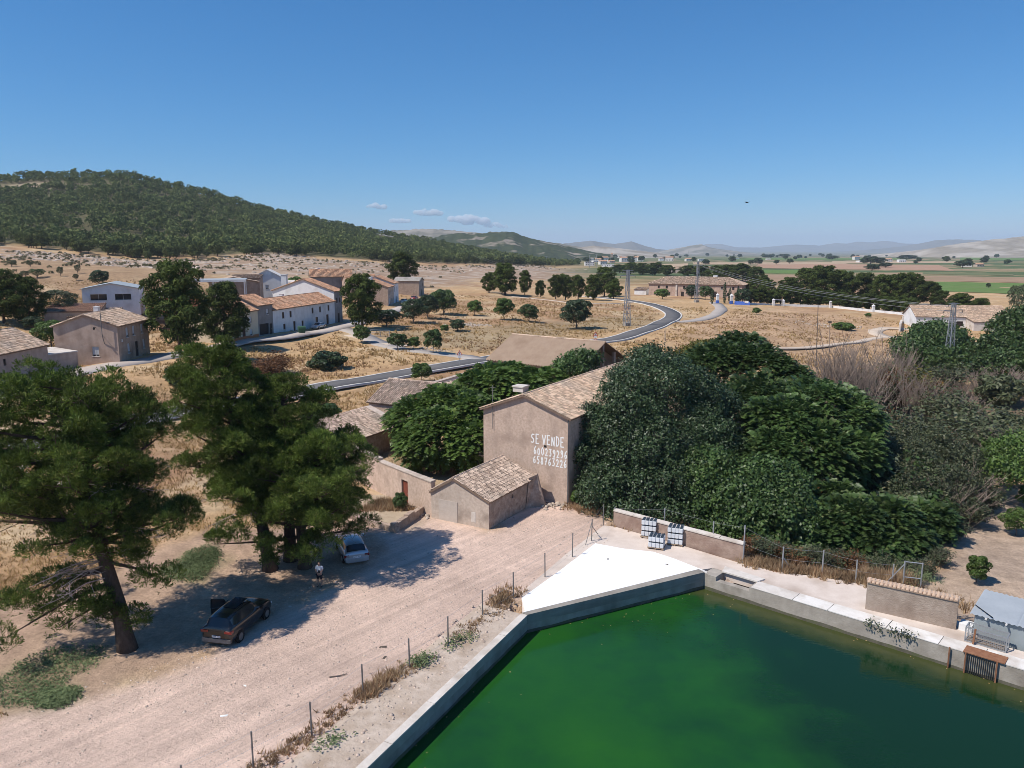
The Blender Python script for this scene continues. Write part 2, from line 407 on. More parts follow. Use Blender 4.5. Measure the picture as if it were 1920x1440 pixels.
M['leaf_scrub'] = leafmat('grey_green_scrub_leaves', (0.055, 0.072, 0.034), (0.125, 0.145, 0.07), (0.17, 0.15, 0.08), 0.2, 0.5, 0.35, 0.3)
M['leaf_yellow'] = leafmat('yellowing_leaves', (0.10, 0.115, 0.024), (0.18, 0.16, 0.035), (0.22, 0.12, 0.03), 0.3, 0.5, 0.3, 0.2)
M['leaf_rust'] = leafmat('rusty_dry_leaves', (0.13, 0.062, 0.028), (0.22, 0.115, 0.06), None, 0.2, 0.8, 0.1, 0.2)
M['weed'] = leafmat('low_green_weeds', (0.10, 0.135, 0.06), (0.19, 0.23, 0.105), None, 0.2, 0.7, 0.2, 0.2)
M['drygrass'] = leafmat('dry_grass', (0.36, 0.235, 0.10), (0.56, 0.405, 0.20), (0.42, 0.24, 0.11), 0.25, 0.8, 0.1, 0.3)
M['drygrass_rust'] = leafmat('rusty_dry_grass', (0.30, 0.175, 0.095), (0.50, 0.335, 0.19), None, 0.25, 0.8, 0.1, 0.3)
M['dryweed'] = leafmat('dry_weed_stems', (0.30, 0.18, 0.10), (0.56, 0.42, 0.26), (0.36, 0.18, 0.10), 0.25, 0.8, 0.1, 0.3)
M['rock'] = mat('pale_limestone', (0.33, 0.265, 0.21), (0.50, 0.42, 0.355), 1.2, 0.95, 0.5, 6, island=0.2)
M['gravel'] = mat('loose_stones', (0.40, 0.31, 0.25), (0.56, 0.455, 0.38), 2, 0.95, island=0.3)
M['steel'] = mat('galvanised_steel', (0.34, 0.35, 0.36), (0.44, 0.45, 0.46), 6, 0.5, metal=0.5)
M['steel_dull'] = mat('dull_steel_post', (0.16, 0.15, 0.14), (0.24, 0.23, 0.22), 6, 0.6, metal=0.3)
M['rust'] = mat('rusty_iron', (0.20, 0.085, 0.045), (0.32, 0.16, 0.09), 3, 0.9, 0.2, c3=(0.14, 0.06, 0.035))
M['black'] = mat('black_rubber', (0.015, 0.015, 0.015), None, rough=0.8)
M['shed'] = mat('blue_grey_corrugated_metal', (0.33, 0.38, 0.40), (0.40, 0.45, 0.47), 0.8, 0.5, metal=0.3)
M['shed_roof'] = mat('pale_metal_roofing', (0.44, 0.47, 0.48), (0.54, 0.565, 0.57), 0.6, 0.45, metal=0.3)
M['plastic_white'] = mat('white_plastic_can', (0.62, 0.64, 0.66), (0.74, 0.75, 0.76), 4, 0.5)
M['plastic_blue'] = mat('dark_blue_cap', (0.028, 0.042, 0.06), (0.05, 0.07, 0.095), 6, 0.5)
M['wood'] = mat('grey_pallet_wood', (0.24, 0.17, 0.12), (0.34, 0.26, 0.19), 4, 0.9)
M['blue'] = mat('blue_paint', (0.06, 0.13, 0.48), (0.08, 0.17, 0.55), 4, 0.6)
M['paint_white'] = mat('white_wall_paint', (0.76, 0.76, 0.74), (0.84, 0.84, 0.82), 8, 0.8, c3=(0.62, 0.57, 0.52), s3=5.0, t3=(0.66, 0.80))
M['sign_white'] = mat('sign_white', (0.78, 0.78, 0.78), None, rough=0.5)
M['sign_red'] = mat('sign_red', (0.55, 0.03, 0.03), None, rough=0.5)
M['brick_orange'] = mat('orange_brick', (0.40, 0.16, 0.075), (0.50, 0.23, 0.12), 4, 0.9)
M['green_net'] = mat('green_netting', (0.03, 0.18, 0.10), (0.04, 0.22, 0.13), 4, 0.8)

# ---------------------------------------------------------------- ground
WL0, WL1, WL2, WL3 = Vector((-15.9, 11.0)), Vector((0.91, 44.24)), Vector((13.2, 50.55)), Vector((48.0, 19.2))
POOL = [WL0, WL1, WL2, WL3, Vector((48, 2)), Vector((-15.9, 2))]

def poly_dist(x, y, poly):
    """signed distance to a polygon, positive inside"""
    p = np.array([(a[0], a[1]) for a in poly], float); q = np.roll(p, -1, 0)
    ins = np.zeros(x.shape, bool); d = np.full(x.shape, 1e9)
    for (ax, ay), (bx, by) in zip(p, q):
        ex, ey = bx - ax, by - ay
        t = np.clip(((x - ax) * ex + (y - ay) * ey) / (ex * ex + ey * ey + 1e-12), 0, 1)
        d = np.minimum(d, np.hypot(x - ax - t * ex, y - ay - t * ey))
        c = ((ay > y) != (by > y)) & (x < (bx - ax) * (y - ay) / (by - ay + 1e-12) + ax)
        ins ^= c
    return np.where(ins, d, -d)

def gpoly(px): return [P(*p) for p in px]

ZONES = {   # name: (outline, edge softness in metres)
    'litter': (gpoly([(-200, 1120), (0, 1130), (180, 1090), (330, 1010), (430, 985), (620, 985), (700, 960), (720, 1000), (730, 1035), (650, 1088), (545, 1138), (440, 1200), (330, 1258), (150, 1312), (-250, 1360)]), 0.8),
    'gravel': (gpoly([(-700, 1500), (-300, 1400), (0, 1345), (180, 1300), (330, 1248), (440, 1196), (540, 1130), (650, 1088), (700, 1030), (660, 975), (800, 962), (920, 985), (1000, 935), (1075, 940), (1140, 955), (1160, 985), (1000, 1130), (720, 1330), (560, 1500), (200, 1700)]), 1.2),
    'court': (gpoly([(650, 900), (700, 925), (810, 955), (920, 930), (925, 850), (740, 845)]), 1.0),
    'wall_foot': (gpoly([(640, 930), (700, 925), (800, 975), (790, 1000), (680, 985), (630, 960)]), 0.8),
    'brown_field': (gpoly([(1260, 640), (1300, 600), (1480, 575), (1700, 612), (1690, 660), (1640, 700), (1500, 700), (1330, 665)]), 6.0),
    'orchard_soil': (gpoly([(1700, 1110), (1790, 1010), (1850, 940), (2100, 880), (2300, 1400), (1900, 1260), (1800, 1180)]), 1.2),
    'stone_scar': (gpoly([(0, 468), (250, 488), (420, 486), (520, 468), (600, 486), (800, 500), (1000, 498), (1150, 505), (1160, 518), (900, 524), (820, 540), (700, 520), (560, 520), (480, 518), (330, 505), (140, 492), (0, 484)]), 12.0),
    'scrub': (gpoly([(-300, 470), (0, 480), (250, 500), (420, 520), (420, 560), (200, 545), (-300, 560)]), 12.0),
    'thicket': (gpoly([(1120, 945), (1152, 985), (1395, 1055), (1620, 1088), (1715, 1078), (1785, 1000), (1860, 925), (1930, 870), (1930, 720), (1700, 715), (1480, 730), (1250, 700), (1130, 800)]), 1.2),
    'bank': (gpoly([(700, 640), (900, 660), (1090, 625), (1240, 610), (1220, 590), (1050, 600), (880, 615), (720, 625)]), 5.0),
}
WEEDS = [gpoly([(0, 1290), (30, 1250), (110, 1215), (185, 1212), (170, 1250), (90, 1290), (40, 1325), (0, 1325)]),
         gpoly([(300, 1075), (335, 1060), (400, 1035), (405, 1052), (380, 1085), (320, 1085)]),
         gpoly([(80, 1300), (130, 1293), (135, 1312), (90, 1325)]),
         gpoly([(350, 1040), (395, 1025), (402, 1050), (360, 1075)])]

def ground_sheet():
    th = np.radians(np.concatenate([np.linspace(-180, -52, 40, endpoint=False), np.linspace(-52, 52, 300), np.linspace(52, 180, 41)[1:-1]]))
    rr = np.concatenate([np.geomspace(4, 90, 190, endpoint=False), np.geomspace(90, 1500, 190, endpoint=False), np.geomspace(1500, 24000, 50)])
    nt_, nr = len(th), len(rr)
    A, R = np.meshgrid(th, rr)
    X = (np.sin(A) * R).ravel(); Y = (np.cos(A) * R).ravel()
    Z = np.empty_like(X)
    for i in range(0, len(X), 40000): Z[i:i + 40000] = terrain(X[i:i + 40000], Y[i:i + 40000])
    Z = np.where(np.hypot(X, Y) > 1400, np.where(Y > 0, Z, 0), Z)
    # colour of the soil and its cover
    def c(a): return np.array(a)[None, :]
    n1 = fbm(X / 7, Y / 7, 4, 21)[:, None]; n2 = fbm(X / 30, Y / 30, 4, 33)[:, None]; n3 = fbm(X / 2.2, Y / 2.2, 3, 41)[:, None]
    straw = c((0.46, 0.305, 0.165)); rust = c((0.36, 0.22, 0.125)); pale = c((0.54, 0.415, 0.265)); soil = c((0.30, 0.205, 0.135))
    g = straw * (1 - sstep(0.42, 0.62, n2)) + rust * sstep(0.42, 0.62, n2)
    g = g * (1 - 0.7 * sstep(0.5, 0.68, n1)) + pale * 0.7 * sstep(0.5, 0.68, n1)
    dist = np.hypot(X, Y)[:, None]
    def blend(g, col, w): return g * (1 - w) + col * w
    def zone(k):
        pl, s = ZONES[k]
        d = poly_dist(X, Y, pl)[:, None]
        return sstep(-s, s, d + (n3 - 0.45) * s * 3)
    g = blend(g, (0.26 + 0.10 * n1) * c((1.0, 0.76, 0.46)), zone('bank') * 0.75)
    g = blend(g, c((0.43, 0.285, 0.175)) * (0.75 + 0.6 * n1), zone('brown_field') * 0.85)
    g = blend(g, c((0.33, 0.225, 0.135)) * (0.7 + 0.6 * n1), zone('scrub') * 0.8)
    rocky = fbm(X / 9, Y / 3.0, 4, 77)[:, None]
    g = blend(g, c((0.32, 0.225, 0.155)), zone('stone_scar') * 0.9)
    g = blend(g, c((0.46, 0.375, 0.30)), zone('stone_scar') * sstep(0.47, 0.60, rocky) * 0.8)
    g = blend(g, c((0.64, 0.475, 0.385)) * (0.94 + 0.12 * n3), zone('gravel'))
    g = blend(g, c((0.43, 0.30, 0.215)) * (0.75 + 0.5 * n3), zone('litter') * 0.92)
    g = blend(g, c((0.40, 0.30, 0.20)) * (0.8 + 0.4 * n3), zone('court') * 0.8)
    g = blend(g, c((0.46, 0.36, 0.27)) * (0.8 + 0.4 * n3), zone('wall_foot') * 0.8)
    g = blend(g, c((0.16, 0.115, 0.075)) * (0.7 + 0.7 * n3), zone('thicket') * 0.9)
    g = blend(g, c((0.44, 0.33, 0.245)) * (0.85 + 0.3 * n3), zone('orchard_soil'))
    for w in WEEDS:
        d = poly_dist(X, Y, w)[:, None]
        g = blend(g, c((0.16, 0.17, 0.075)), 0.55 * sstep(-1.0, 1.0, d + (n3 - 0.45) * 4))
    # forest floor, then the open plain
    yy = np.maximum(Y, 1); px = 960 + FPX * X / (yy * math.cos(PITCH) + 3)
    yb = np.interp(px, TPX, TYB)
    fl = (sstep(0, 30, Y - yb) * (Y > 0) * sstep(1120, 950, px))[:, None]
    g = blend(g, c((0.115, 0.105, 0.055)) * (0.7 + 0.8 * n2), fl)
    bald = np.exp(-(((px - 75) / 60) ** 2 + ((Y - 930) / 25) ** 2))[:, None]
    g = blend(g, c((0.36, 0.28, 0.19)), np.clip(bald * 1.6, 0, 1))
    far = (sstep(420, 700, Y) * sstep(1000, 1150, px))[:, None]
    patch = fbm(X / 260, Y / 70, 3, 55)[:, None]
    pf = np.where(patch < 0.40, c((0.09, 0.125, 0.055)), np.where(patch < 0.5, c((0.24, 0.20, 0.11)), np.where(patch < 0.56, c((0.34, 0.235, 0.155)), c((0.12, 0.15, 0.07)))))
    g = blend(g, pf, far)
    vf = sstep(2500, 5000, dist)
    g = blend(g, c((0.19, 0.185, 0.13)) * (0.7 + 0.6 * patch), vf)
    # under the reservoir and its surround the ground drops away
    dp = poly_dist(X, Y, POOL)
    Z = np.where(dp > -1.6, -4.0, Z)
    idx = np.arange(nt_ * nr).reshape(nr, nt_)
    a = idx[:-1, :]; b = np.roll(idx, -1, 1)[:-1, :]; c2 = np.roll(idx, -1, 1)[1:, :]; d2 = idx[1:, :]
    F = np.stack([a.ravel(), d2.ravel(), c2.ravel(), b.ravel()], 1)
    V = np.stack([X, Y, Z], 1)
    V = np.vstack([V, [[0, 0, -4]]]); ci = len(V) - 1
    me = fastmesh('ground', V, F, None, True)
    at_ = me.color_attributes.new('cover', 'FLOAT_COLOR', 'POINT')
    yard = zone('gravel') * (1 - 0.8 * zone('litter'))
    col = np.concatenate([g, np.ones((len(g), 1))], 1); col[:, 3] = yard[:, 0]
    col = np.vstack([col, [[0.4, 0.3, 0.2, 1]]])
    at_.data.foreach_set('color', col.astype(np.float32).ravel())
    m, n, b_ = _pr('ground_cover'); L = n.links
    b_.inputs['Roughness'].default_value = 1.0; b_.inputs['Specular IOR Level'].default_value = 0.1
    an = n.nodes.new('ShaderNodeAttribute'); an.attribute_name = 'cover'
    geo = n.nodes.new('ShaderNodeNewGeometry')
    def noise(scale, det, lo, hi, stretch=None, rot=0.0, a0=0.3, a1=0.7):
        v = geo.outputs['Position']
        if stretch:
            mp = n.nodes.new('ShaderNodeMapping'); mp.inputs['Rotation'].default_value = (0, 0, rot); L.new(v, mp.inputs['Vector'])
            mq = n.nodes.new('ShaderNodeMapping'); mq.inputs['Scale'].default_value = stretch; L.new(mp.outputs[0], mq.inputs['Vector']); v = mq.outputs[0]
        no = n.nodes.new('ShaderNodeTexNoise'); no.inputs['Scale'].default_value = scale; no.inputs['Detail'].default_value = det; no.inputs['Roughness'].default_value = 0.7
        L.new(v, no.inputs['Vector'])
        mr = n.nodes.new('ShaderNodeMapRange'); mr.inputs[1].default_value = a0; mr.inputs[2].default_value = a1; mr.inputs[3].default_value = lo; mr.inputs[4].default_value = hi
        L.new(no.outputs['Fac'], mr.inputs[0]); return mr.outputs[0], no.outputs['Fac']
    def mul(a, b, fac=None):
        mx = n.nodes.new('ShaderNodeMix'); mx.data_type = 'RGBA'; mx.blend_type = 'MULTIPLY'; mx.inputs[0].default_value = 1
        if fac is not None: L.new(fac, mx.inputs[0])
        L.new(a, mx.inputs[6]); L.new(b, mx.inputs[7]); return mx.outputs[2]
    out = an.outputs['Color']
    inv = n.nodes.new('ShaderNodeMath'); inv.operation = 'MULTIPLY_ADD'; L.new(an.outputs['Alpha'], inv.inputs[0]); inv.inputs[1].default_value = -0.6; inv.inputs[2].default_value = 1.0
    f1, h1 = noise(0.9, 9, 0.74, 1.26); out = mul(out, f1, inv.outputs[0])
    f2, h2 = noise(0.12, 6, 0.82, 1.18); out = mul(out, f2)
    f3, h3 = noise(6.0, 4, 0.80, 1.2); out = mul(out, f3, inv.outputs[0])
    # wheel tracks along the yard
    tr, _h = noise(1.0, 5, 0.74, 1.12, (0.022, 1.7, 1), -math.radians(50)); out = mul(out, tr, an.outputs['Alpha'])
    sp, _h = noise(2.6, 3, 1.0, 0.80, None, 0, 0.64, 0.74); out = mul(out, sp, an.outputs['Alpha'])
    L.new(out, b_.inputs['Base Color'])
    bp = n.nodes.new('ShaderNodeBump'); bp.inputs['Strength'].default_value = 0.55; bp.inputs['Distance'].default_value = 0.12
    L.new(h3, bp.inputs['Height']); bq = n.nodes.new('ShaderNodeBump'); bq.inputs['Strength'].default_value = 0.5; bq.inputs['Distance'].default_value = 0.5
    L.new(h1, bq.inputs['Height']); L.new(bp.outputs[0], bq.inputs['Normal']); L.new(bq.outputs[0], b_.inputs['Normal'])
    me.materials.append(m)
    return tag(put('ground', me), 'dry grassland and pale dirt ground of the valley', kind='structure')
ground_sheet()

# ---------------------------------------------------------------- roads and tracks
def spline(pts, step):
    p = np.array([(a[0], a[1]) for a in pts], float)
    p = np.vstack([2 * p[0] - p[1], p, 2 * p[-1] - p[-2]])
    out = []
    for i in range(1, len(p) - 2):
        n = max(2, int(np.linalg.norm(p[i + 1] - p[i]) / step))
        for k in range(n):
            t = k / n; a, b, c, d = p[i - 1], p[i], p[i + 1], p[i + 2]
            out.append(0.5 * ((2 * b) + (c - a) * t + (2 * a - 5 * b + 4 * c - d) * t * t + (3 * b - a - 3 * c + d) * t ** 3))
    out.append(p[-2])
    return np.array(out)

def strip(name, pts, width, dz, material, off=0.0, h=0.0, step=3.0, zc=None, nx=3, wob=0.0):
    c = spline(pts, step)
    t = np.gradient(c, axis=0); t /= np.linalg.norm(t, axis=1)[:, None] + 1e-9
    nn = np.stack([t[:, 1], -t[:, 0]], 1)
    V = []; F = []
    if zc is None:
        o_ = abs(off) + width / 2 + 0.5
        z0 = np.max([terrain(c[:, 0] + nn[:, 0] * q, c[:, 1] + nn[:, 1] * q) for q in (-o_, 0, o_)], axis=0)
    else: z0 = zc
    ws = np.linspace(-0.5, 0.5, nx)
    prof = [(w * width + off, dz + h) for w in ws]
    if h: prof = [(-width / 2 + off, dz - 0.3)] + prof + [(width / 2 + off, dz - 0.3)]
    else: prof = [(-width / 2 + off - 0.02, dz - 0.25)] + prof + [(width / 2 + off + 0.02, dz - 0.25)]
    k = len(prof)
    for i in range(len(c)):
        w = 1 + wob * (vnoise(i * 0.35, 0.5, 3) - 0.5) if wob else 1
        for o, dzz in prof: V.append((c[i, 0] + nn[i, 0] * o * w, c[i, 1] + nn[i, 1] * o * w, z0[i] + dzz))
    for i in range(len(c) - 1):
        for j in range(k - 1):
            a = i * k + j; F.append((a, a + 1, a + 1 + k, a + k))
    me = fastmesh(name, V, np.array(F), material)
    return me

def road(name, label, px, width, material, dz=0.1, kerb=0.0, step=3.0, wob=0.0):
    pts = [P(*p) for p in px]
    o = tag(put(name, strip(name, pts, width, dz, material, step=step, wob=wob)), label, kind='structure')
    if kerb:
        for s in (-1, 1):
            put('kerb', strip('kerb', pts, kerb, dz, M['kerb'], off=s * (width / 2 + kerb / 2 + 0.01), h=0.04, step=step, nx=2), o)
    return o

road('road', 'narrow grey asphalt road with whitish concrete edges winding across the dry fields', [(-260, 905), (-60, 858), (120, 822), (262, 788), (400, 766), (560, 738), (700, 711), (830, 690), (900, 678), (1010, 655), (1150, 637), (1225, 614), (1262, 594), (1250, 581), (1215, 570), (1170, 563), (1100, 556)], 4.6, M['asphalt'], 0.12, 0.45, 2.5)
road('street', 'dusty pale village street along the house fronts', [(-120, 768), (20, 735), (110, 708), (190, 690), (300, 672), (420, 650), (540, 633), (640, 613), (720, 588), (775, 571), (830, 556)], 5.2, M['street'], 0.08, 0, 2.5, 0.2)
road('street_branch', 'pale side street running from the village down to the asphalt road', [(640, 616), (690, 634), (750, 655), (820, 663), (875, 670), (905, 680)], 4.0, M['lane'], 0.07, 0, 3, 0.2)
road('lane', 'pale lane curving from the road bend to the farm gate', [(1262, 604), (1310, 600), (1342, 590), (1352, 580), (1345, 571), (1338, 567)], 4.2, M['lane'], 0.09, 0, 3, 0.2)
road('dirt_track', 'pale dirt track across the brown field', [(1405, 655), (1480, 655), (1560, 648), (1630, 636), (1680, 632), (1720, 640)], 2.4, M['track'], 0.09, 0, 3, 0.5)
road('dirt_track', 'pale loop of dirt track in front of the tiled farm shed', [(1715, 618), (1660, 616), (1640, 624), (1670, 634)], 4.0, M['track'], 0.08, 0, 3, 0.5)
road('dirt_track', 'straight pale track below the row of pines', [(960, 556), (1030, 563), (1100, 570), (1190, 567), (1225, 574)], 1.8, M['track'], 0.09, 0, 4, 0.5)
road('street_verge', 'pale rubble-strewn verge by the metal gate', [(655, 628), (700, 638), (760, 650)], 3.0, M['track'], 0.05, 0, 3, 0.5)

# ---------------------------------------------------------------- reservoir
def nrm(a, b):
    d = (b - a).normalized(); return Vector((d.y, -d.x))            # to the right of a->b (towards the water)
WZ = -1.12
def water():
    n = 60
    me = bpy.data.meshes.new('water')
    MBw = MB()
    MBw.poly([(p.x, p.y, WZ) for p in POOL])
    o = MBw.build('water', None)
    m, nt2, b = _pr('green_water'); L = nt2.links
    geo = nt2.nodes.new('ShaderNodeNewGeometry')
    def noise(scale, det, rough=0.5, stretch=None):
        v = geo.outputs['Position']
        if stretch:
            mp = nt2.nodes.new('ShaderNodeMapping'); mp.inputs['Scale'].default_value = stretch; mp.inputs['Rotation'].default_value = (0, 0, -0.75); L.new(v, mp.inputs['Vector']); v = mp.outputs[0]
        no = nt2.nodes.new('ShaderNodeTexNoise'); no.inputs['Scale'].default_value = scale; no.inputs['Detail'].default_value = det; no.inputs['Roughness'].default_value = rough
        L.new(v, no.inputs['Vector']); return no.outputs['Fac']
    r = nt2.nodes.new('ShaderNodeValToRGB'); e = r.color_ramp.elements
    e[0].position = 0.34; e[0].color = (0.008, 0.052, 0.013, 1); e[1].position = 0.68; e[1].color = (0.018, 0.098, 0.010, 1)
    q = e.new(0.47); q.color = (0.012, 0.074, 0.011, 1)
    mfx = nt2.nodes.new('ShaderNodeMath'); mfx.operation = 'MULTIPLY_ADD'; L.new(noise(0.55, 8, 0.65), mfx.inputs[0]); mfx.inputs[1].default_value = 0.28
    mfy = nt2.nodes.new('ShaderNodeMath'); mfy.operation = 'SUBTRACT'; L.new(noise(0.085, 5), mfy.inputs[0]); mfy.inputs[1].default_value = 0.14
    L.new(mfy.outputs[0], mfx.inputs[2]); L.new(mfx.outputs[0], r.inputs['Fac'])
    # towards the sluice the water colour turns darker and bluer
    sx_ = nt2.nodes.new('ShaderNodeSeparateXYZ'); L.new(geo.outputs['Position'], sx_.inputs[0])
    wv = nt2.nodes.new('ShaderNodeMath'); wv.operation = 'MULTIPLY_ADD'; L.new(noise(0.16, 5, 0.6), wv.inputs[0]); wv.inputs[1].default_value = 16.0; L.new(sx_.outputs['X'], wv.inputs[2])
    dm_ = nt2.nodes.new('ShaderNodeMapRange'); dm_.interpolation_type = 'SMOOTHSTEP'; dm_.inputs[1].default_value = 16.0; dm_.inputs[2].default_value = 25.0; L.new(wv.outputs[0], dm_.inputs[0])
    dx_ = nt2.nodes.new('ShaderNodeMix'); dx_.data_type = 'RGBA'; L.new(dm_.outputs[0], dx_.inputs[0]); L.new(r.outputs['Color'], dx_.inputs[6]); dx_.inputs[7].default_value = (0.0055, 0.028, 0.010, 1)
    # algae-covered footing along the right-hand wall, under water
    d = (WL3 - WL2).normalized(); nn = Vector((-d.y, d.x))
    dp = nt2.nodes.new('ShaderNodeVectorMath'); dp.operation = 'DOT_PRODUCT'; L.new(geo.outputs['Position'], dp.inputs[0]); dp.inputs[1].default_value = (nn.x, nn.y, 0)
    c0 = nn.x * WL2.x + nn.y * WL2.y
    ad = nt2.nodes.new('ShaderNodeMath'); ad.operation = 'SUBTRACT'; ad.inputs[0].default_value = c0; L.new(dp.outputs['Value'], ad.inputs[1])
    wn = nt2.nodes.new('ShaderNodeMath'); wn.operation = 'MULTIPLY_ADD'; L.new(noise(1.1, 4), wn.inputs[0]); wn.inputs[1].default_value = 1.5; wn.inputs[2].default_value = -0.75
    ad2 = nt2.nodes.new('ShaderNodeMath'); ad2.operation = 'ADD'; L.new(ad.outputs[0], ad2.inputs[0]); L.new(wn.outputs[0], ad2.inputs[1])
    mr = nt2.nodes.new('ShaderNodeMapRange'); mr.inputs[1].default_value = 0.6; mr.inputs[2].default_value = 1.9; mr.inputs[3].default_value = 0.75; mr.inputs[4].default_value = 0.0; L.new(ad2.outputs[0], mr.inputs[0])
    mx = nt2.nodes.new('ShaderNodeMix'); mx.data_type = 'RGBA'; L.new(mr.outputs[0], mx.inputs[0]); L.new(dx_.outputs[2], mx.inputs[6]); mx.inputs[7].default_value = (0.062, 0.068, 0.022, 1)
    L.new(mx.outputs[2], b.inputs['Base Color'])
    b.inputs['Roughness'].default_value = 0.06; b.inputs['IOR'].default_value = 1.33; b.inputs['Specular IOR Level'].default_value = 0.4
    bp = nt2.nodes.new('ShaderNodeBump'); bp.inputs['Strength'].default_value = 0.25; bp.inputs['Distance'].default_value = 0.03
    L.new(noise(2.2, 3, 0.5, (1, 2.6, 1)), bp.inputs['Height']); L.new(bp.outputs[0], b.inputs['Normal'])
    o.data.materials.append(m)
    return tag(o, 'dark green water of the irrigation reservoir', kind='structure')
water()

def wall_run(mb, a, b, thick, z0, z1, side=-1):
    """wall from a to b whose inner face stands on the line; thickness away from the water"""
    n = nrm(a, b) * side
    mb.prism([a, b, b + n * thick, a + n * thick], z0, z1)

rw = thing('reservoir_wall', 'shaded grey concrete wall along the left side of the green reservoir', 'wall', (-5, 32, 0))
def local(mb, o):
    mb.v = [(v[0] - o.location.x, v[1] - o.location.y, v[2] - o.location.z) for v in mb.v]; return mb
m_ = MB(); na = nrm(WL0, WL1); nb = nrm(WL1, WL2)
k_ = (na + nb).normalized() * (0.36 / max(0.3, (na + nb).normalized().dot(na)))
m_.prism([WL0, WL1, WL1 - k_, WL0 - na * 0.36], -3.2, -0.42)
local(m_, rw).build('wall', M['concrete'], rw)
m_ = MB(); m_.prism([WL0 + na * 0.03, WL1 + na * 0.03, WL1 - k_, WL0 - na * 0.36], -0.418, 0.03)
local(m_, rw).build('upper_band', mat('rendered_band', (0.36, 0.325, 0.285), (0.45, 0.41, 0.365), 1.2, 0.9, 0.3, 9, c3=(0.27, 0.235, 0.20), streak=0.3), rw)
L01 = (WL1 - WL0).length; d01 = (WL1 - WL0).normalized(); n01 = nrm(WL0, WL1); t_ = 0.0; i_ = 0
while t_ < L01 - 0.5:
    e_ = min(L01, t_ + rnd.uniform(2.4, 4.2)); m_ = MB()
    m_.prism([WL0 + d01 * (t_ + 0.02) + n01 * 0.05, WL0 + d01 * (e_ - 0.02) + n01 * 0.05, WL0 + d01 * (e_ - 0.02) - n01 * 0.40, WL0 + d01 * (t_ + 0.02) - n01 * 0.40], 0.032, 0.085 + rnd.uniform(0, 0.012))
    local(m_, rw).build('coping_slab', M['coping'], rw); t_ = e_
rw2 = thing('reservoir_wall', 'shaded board-marked concrete wall below the edge of the white slab', 'wall', (7, 47, 0))
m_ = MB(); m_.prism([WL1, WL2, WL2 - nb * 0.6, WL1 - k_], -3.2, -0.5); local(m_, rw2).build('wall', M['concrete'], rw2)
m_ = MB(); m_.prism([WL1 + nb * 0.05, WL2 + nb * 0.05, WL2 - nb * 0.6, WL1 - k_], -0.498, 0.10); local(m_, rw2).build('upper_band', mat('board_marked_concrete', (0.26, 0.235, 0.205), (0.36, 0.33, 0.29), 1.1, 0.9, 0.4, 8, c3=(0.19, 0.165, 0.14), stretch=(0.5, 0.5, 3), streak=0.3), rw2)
rw3 = thing('reservoir_wall', 'sunlit concrete wall with wide whitened coping along the right side of the reservoir', 'wall', (20, 44, 0))
n23 = nrm(WL2, WL3); d23 = (WL3 - WL2).normalized(); L23 = (WL3 - WL2).length
m_ = MB()
for (a0, a1, w0) in ((0.0, 0.9, 0.0), (0.9, 3.3, 0.45), (3.3, L23, 0.0)):
    if w0:       # the inlet: a low sill in front of a recess
        m_.prism([WL2 + d23 * a0, WL2 + d23 * a1, WL2 + d23 * a1 - n23 * 0.45, WL2 + d23 * a0 - n23 * 0.45], -3.2, -0.30)
        m_.prism([WL2 + d23 * a0 - n23 * 0.45, WL2 + d23 * a1 - n23 * 0.45, WL2 + d23 * a1 - n23 * 1.25, WL2 + d23 * a0 - n23 * 1.25], -3.2, -0.85)
    else:
        m_.prism([WL2 + d23 * a0, WL2 + d23 * a1, WL2 + d23 * a1 - n23 * 1.25, WL2 + d23 * a0 - n23 * 1.25], -3.2, 0.0)
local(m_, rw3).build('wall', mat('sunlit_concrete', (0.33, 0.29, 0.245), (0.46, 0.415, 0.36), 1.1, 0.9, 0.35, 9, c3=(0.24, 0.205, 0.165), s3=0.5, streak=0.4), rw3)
t_ = 3.4; i_ = 0
while t_ < L23 - 1:
    e_ = t_ + rnd.choice((2.2, 2.8, 3.4, 4.2)); m_ = MB()
    m_.prism([WL2 + d23 * (t_ + 0.02) + n23 * 0.02, WL2 + d23 * (e_ - 0.02) + n23 * 0.02, WL2 + d23 * (e_ - 0.02) - n23 * 1.2, WL2 + d23 * (t_ + 0.02) - n23 * 1.2], 0.003, 0.045 + 0.008 * (i_ % 3))
    local(m_, rw3).build('coping_slab', M['coping_white' if i_ % 4 else 'coping_soft'], rw3); t_ = e_; i_ += 1
m_ = MB(); m_.prism([WL2 + d23 * 0.85 - n23 * 1.0, WL2 + d23 * 3.4 - n23 * 1.0, WL2 + d23 * 3.6 - n23 * 1.75, WL2 + d23 * 0.6 - n23 * 1.9], 0.003, 0.10); local(m_, rw3).build('inlet_cover', M['coping_soft'], rw3)
m_ = MB()
for k in range(9):
    c = WL2 + d23 * rnd.uniform(0.95, 1.7) - n23 * rnd.uniform(0.5, 0.95); s = rnd.uniform(0.1, 0.22)
    m_.box(-s, -s * 0.7, -s * 0.5, s, s * 0.8, s * 0.6, Matrix.Translation((c.x, c.y, -0.72 + k * 0.03)) @ Matrix.Rotation(rnd.uniform(0, 3), 4, (0.3, 0.2, 1)))
local(m_, rw3).build('inlet_rubble', M['stone'], rw3)

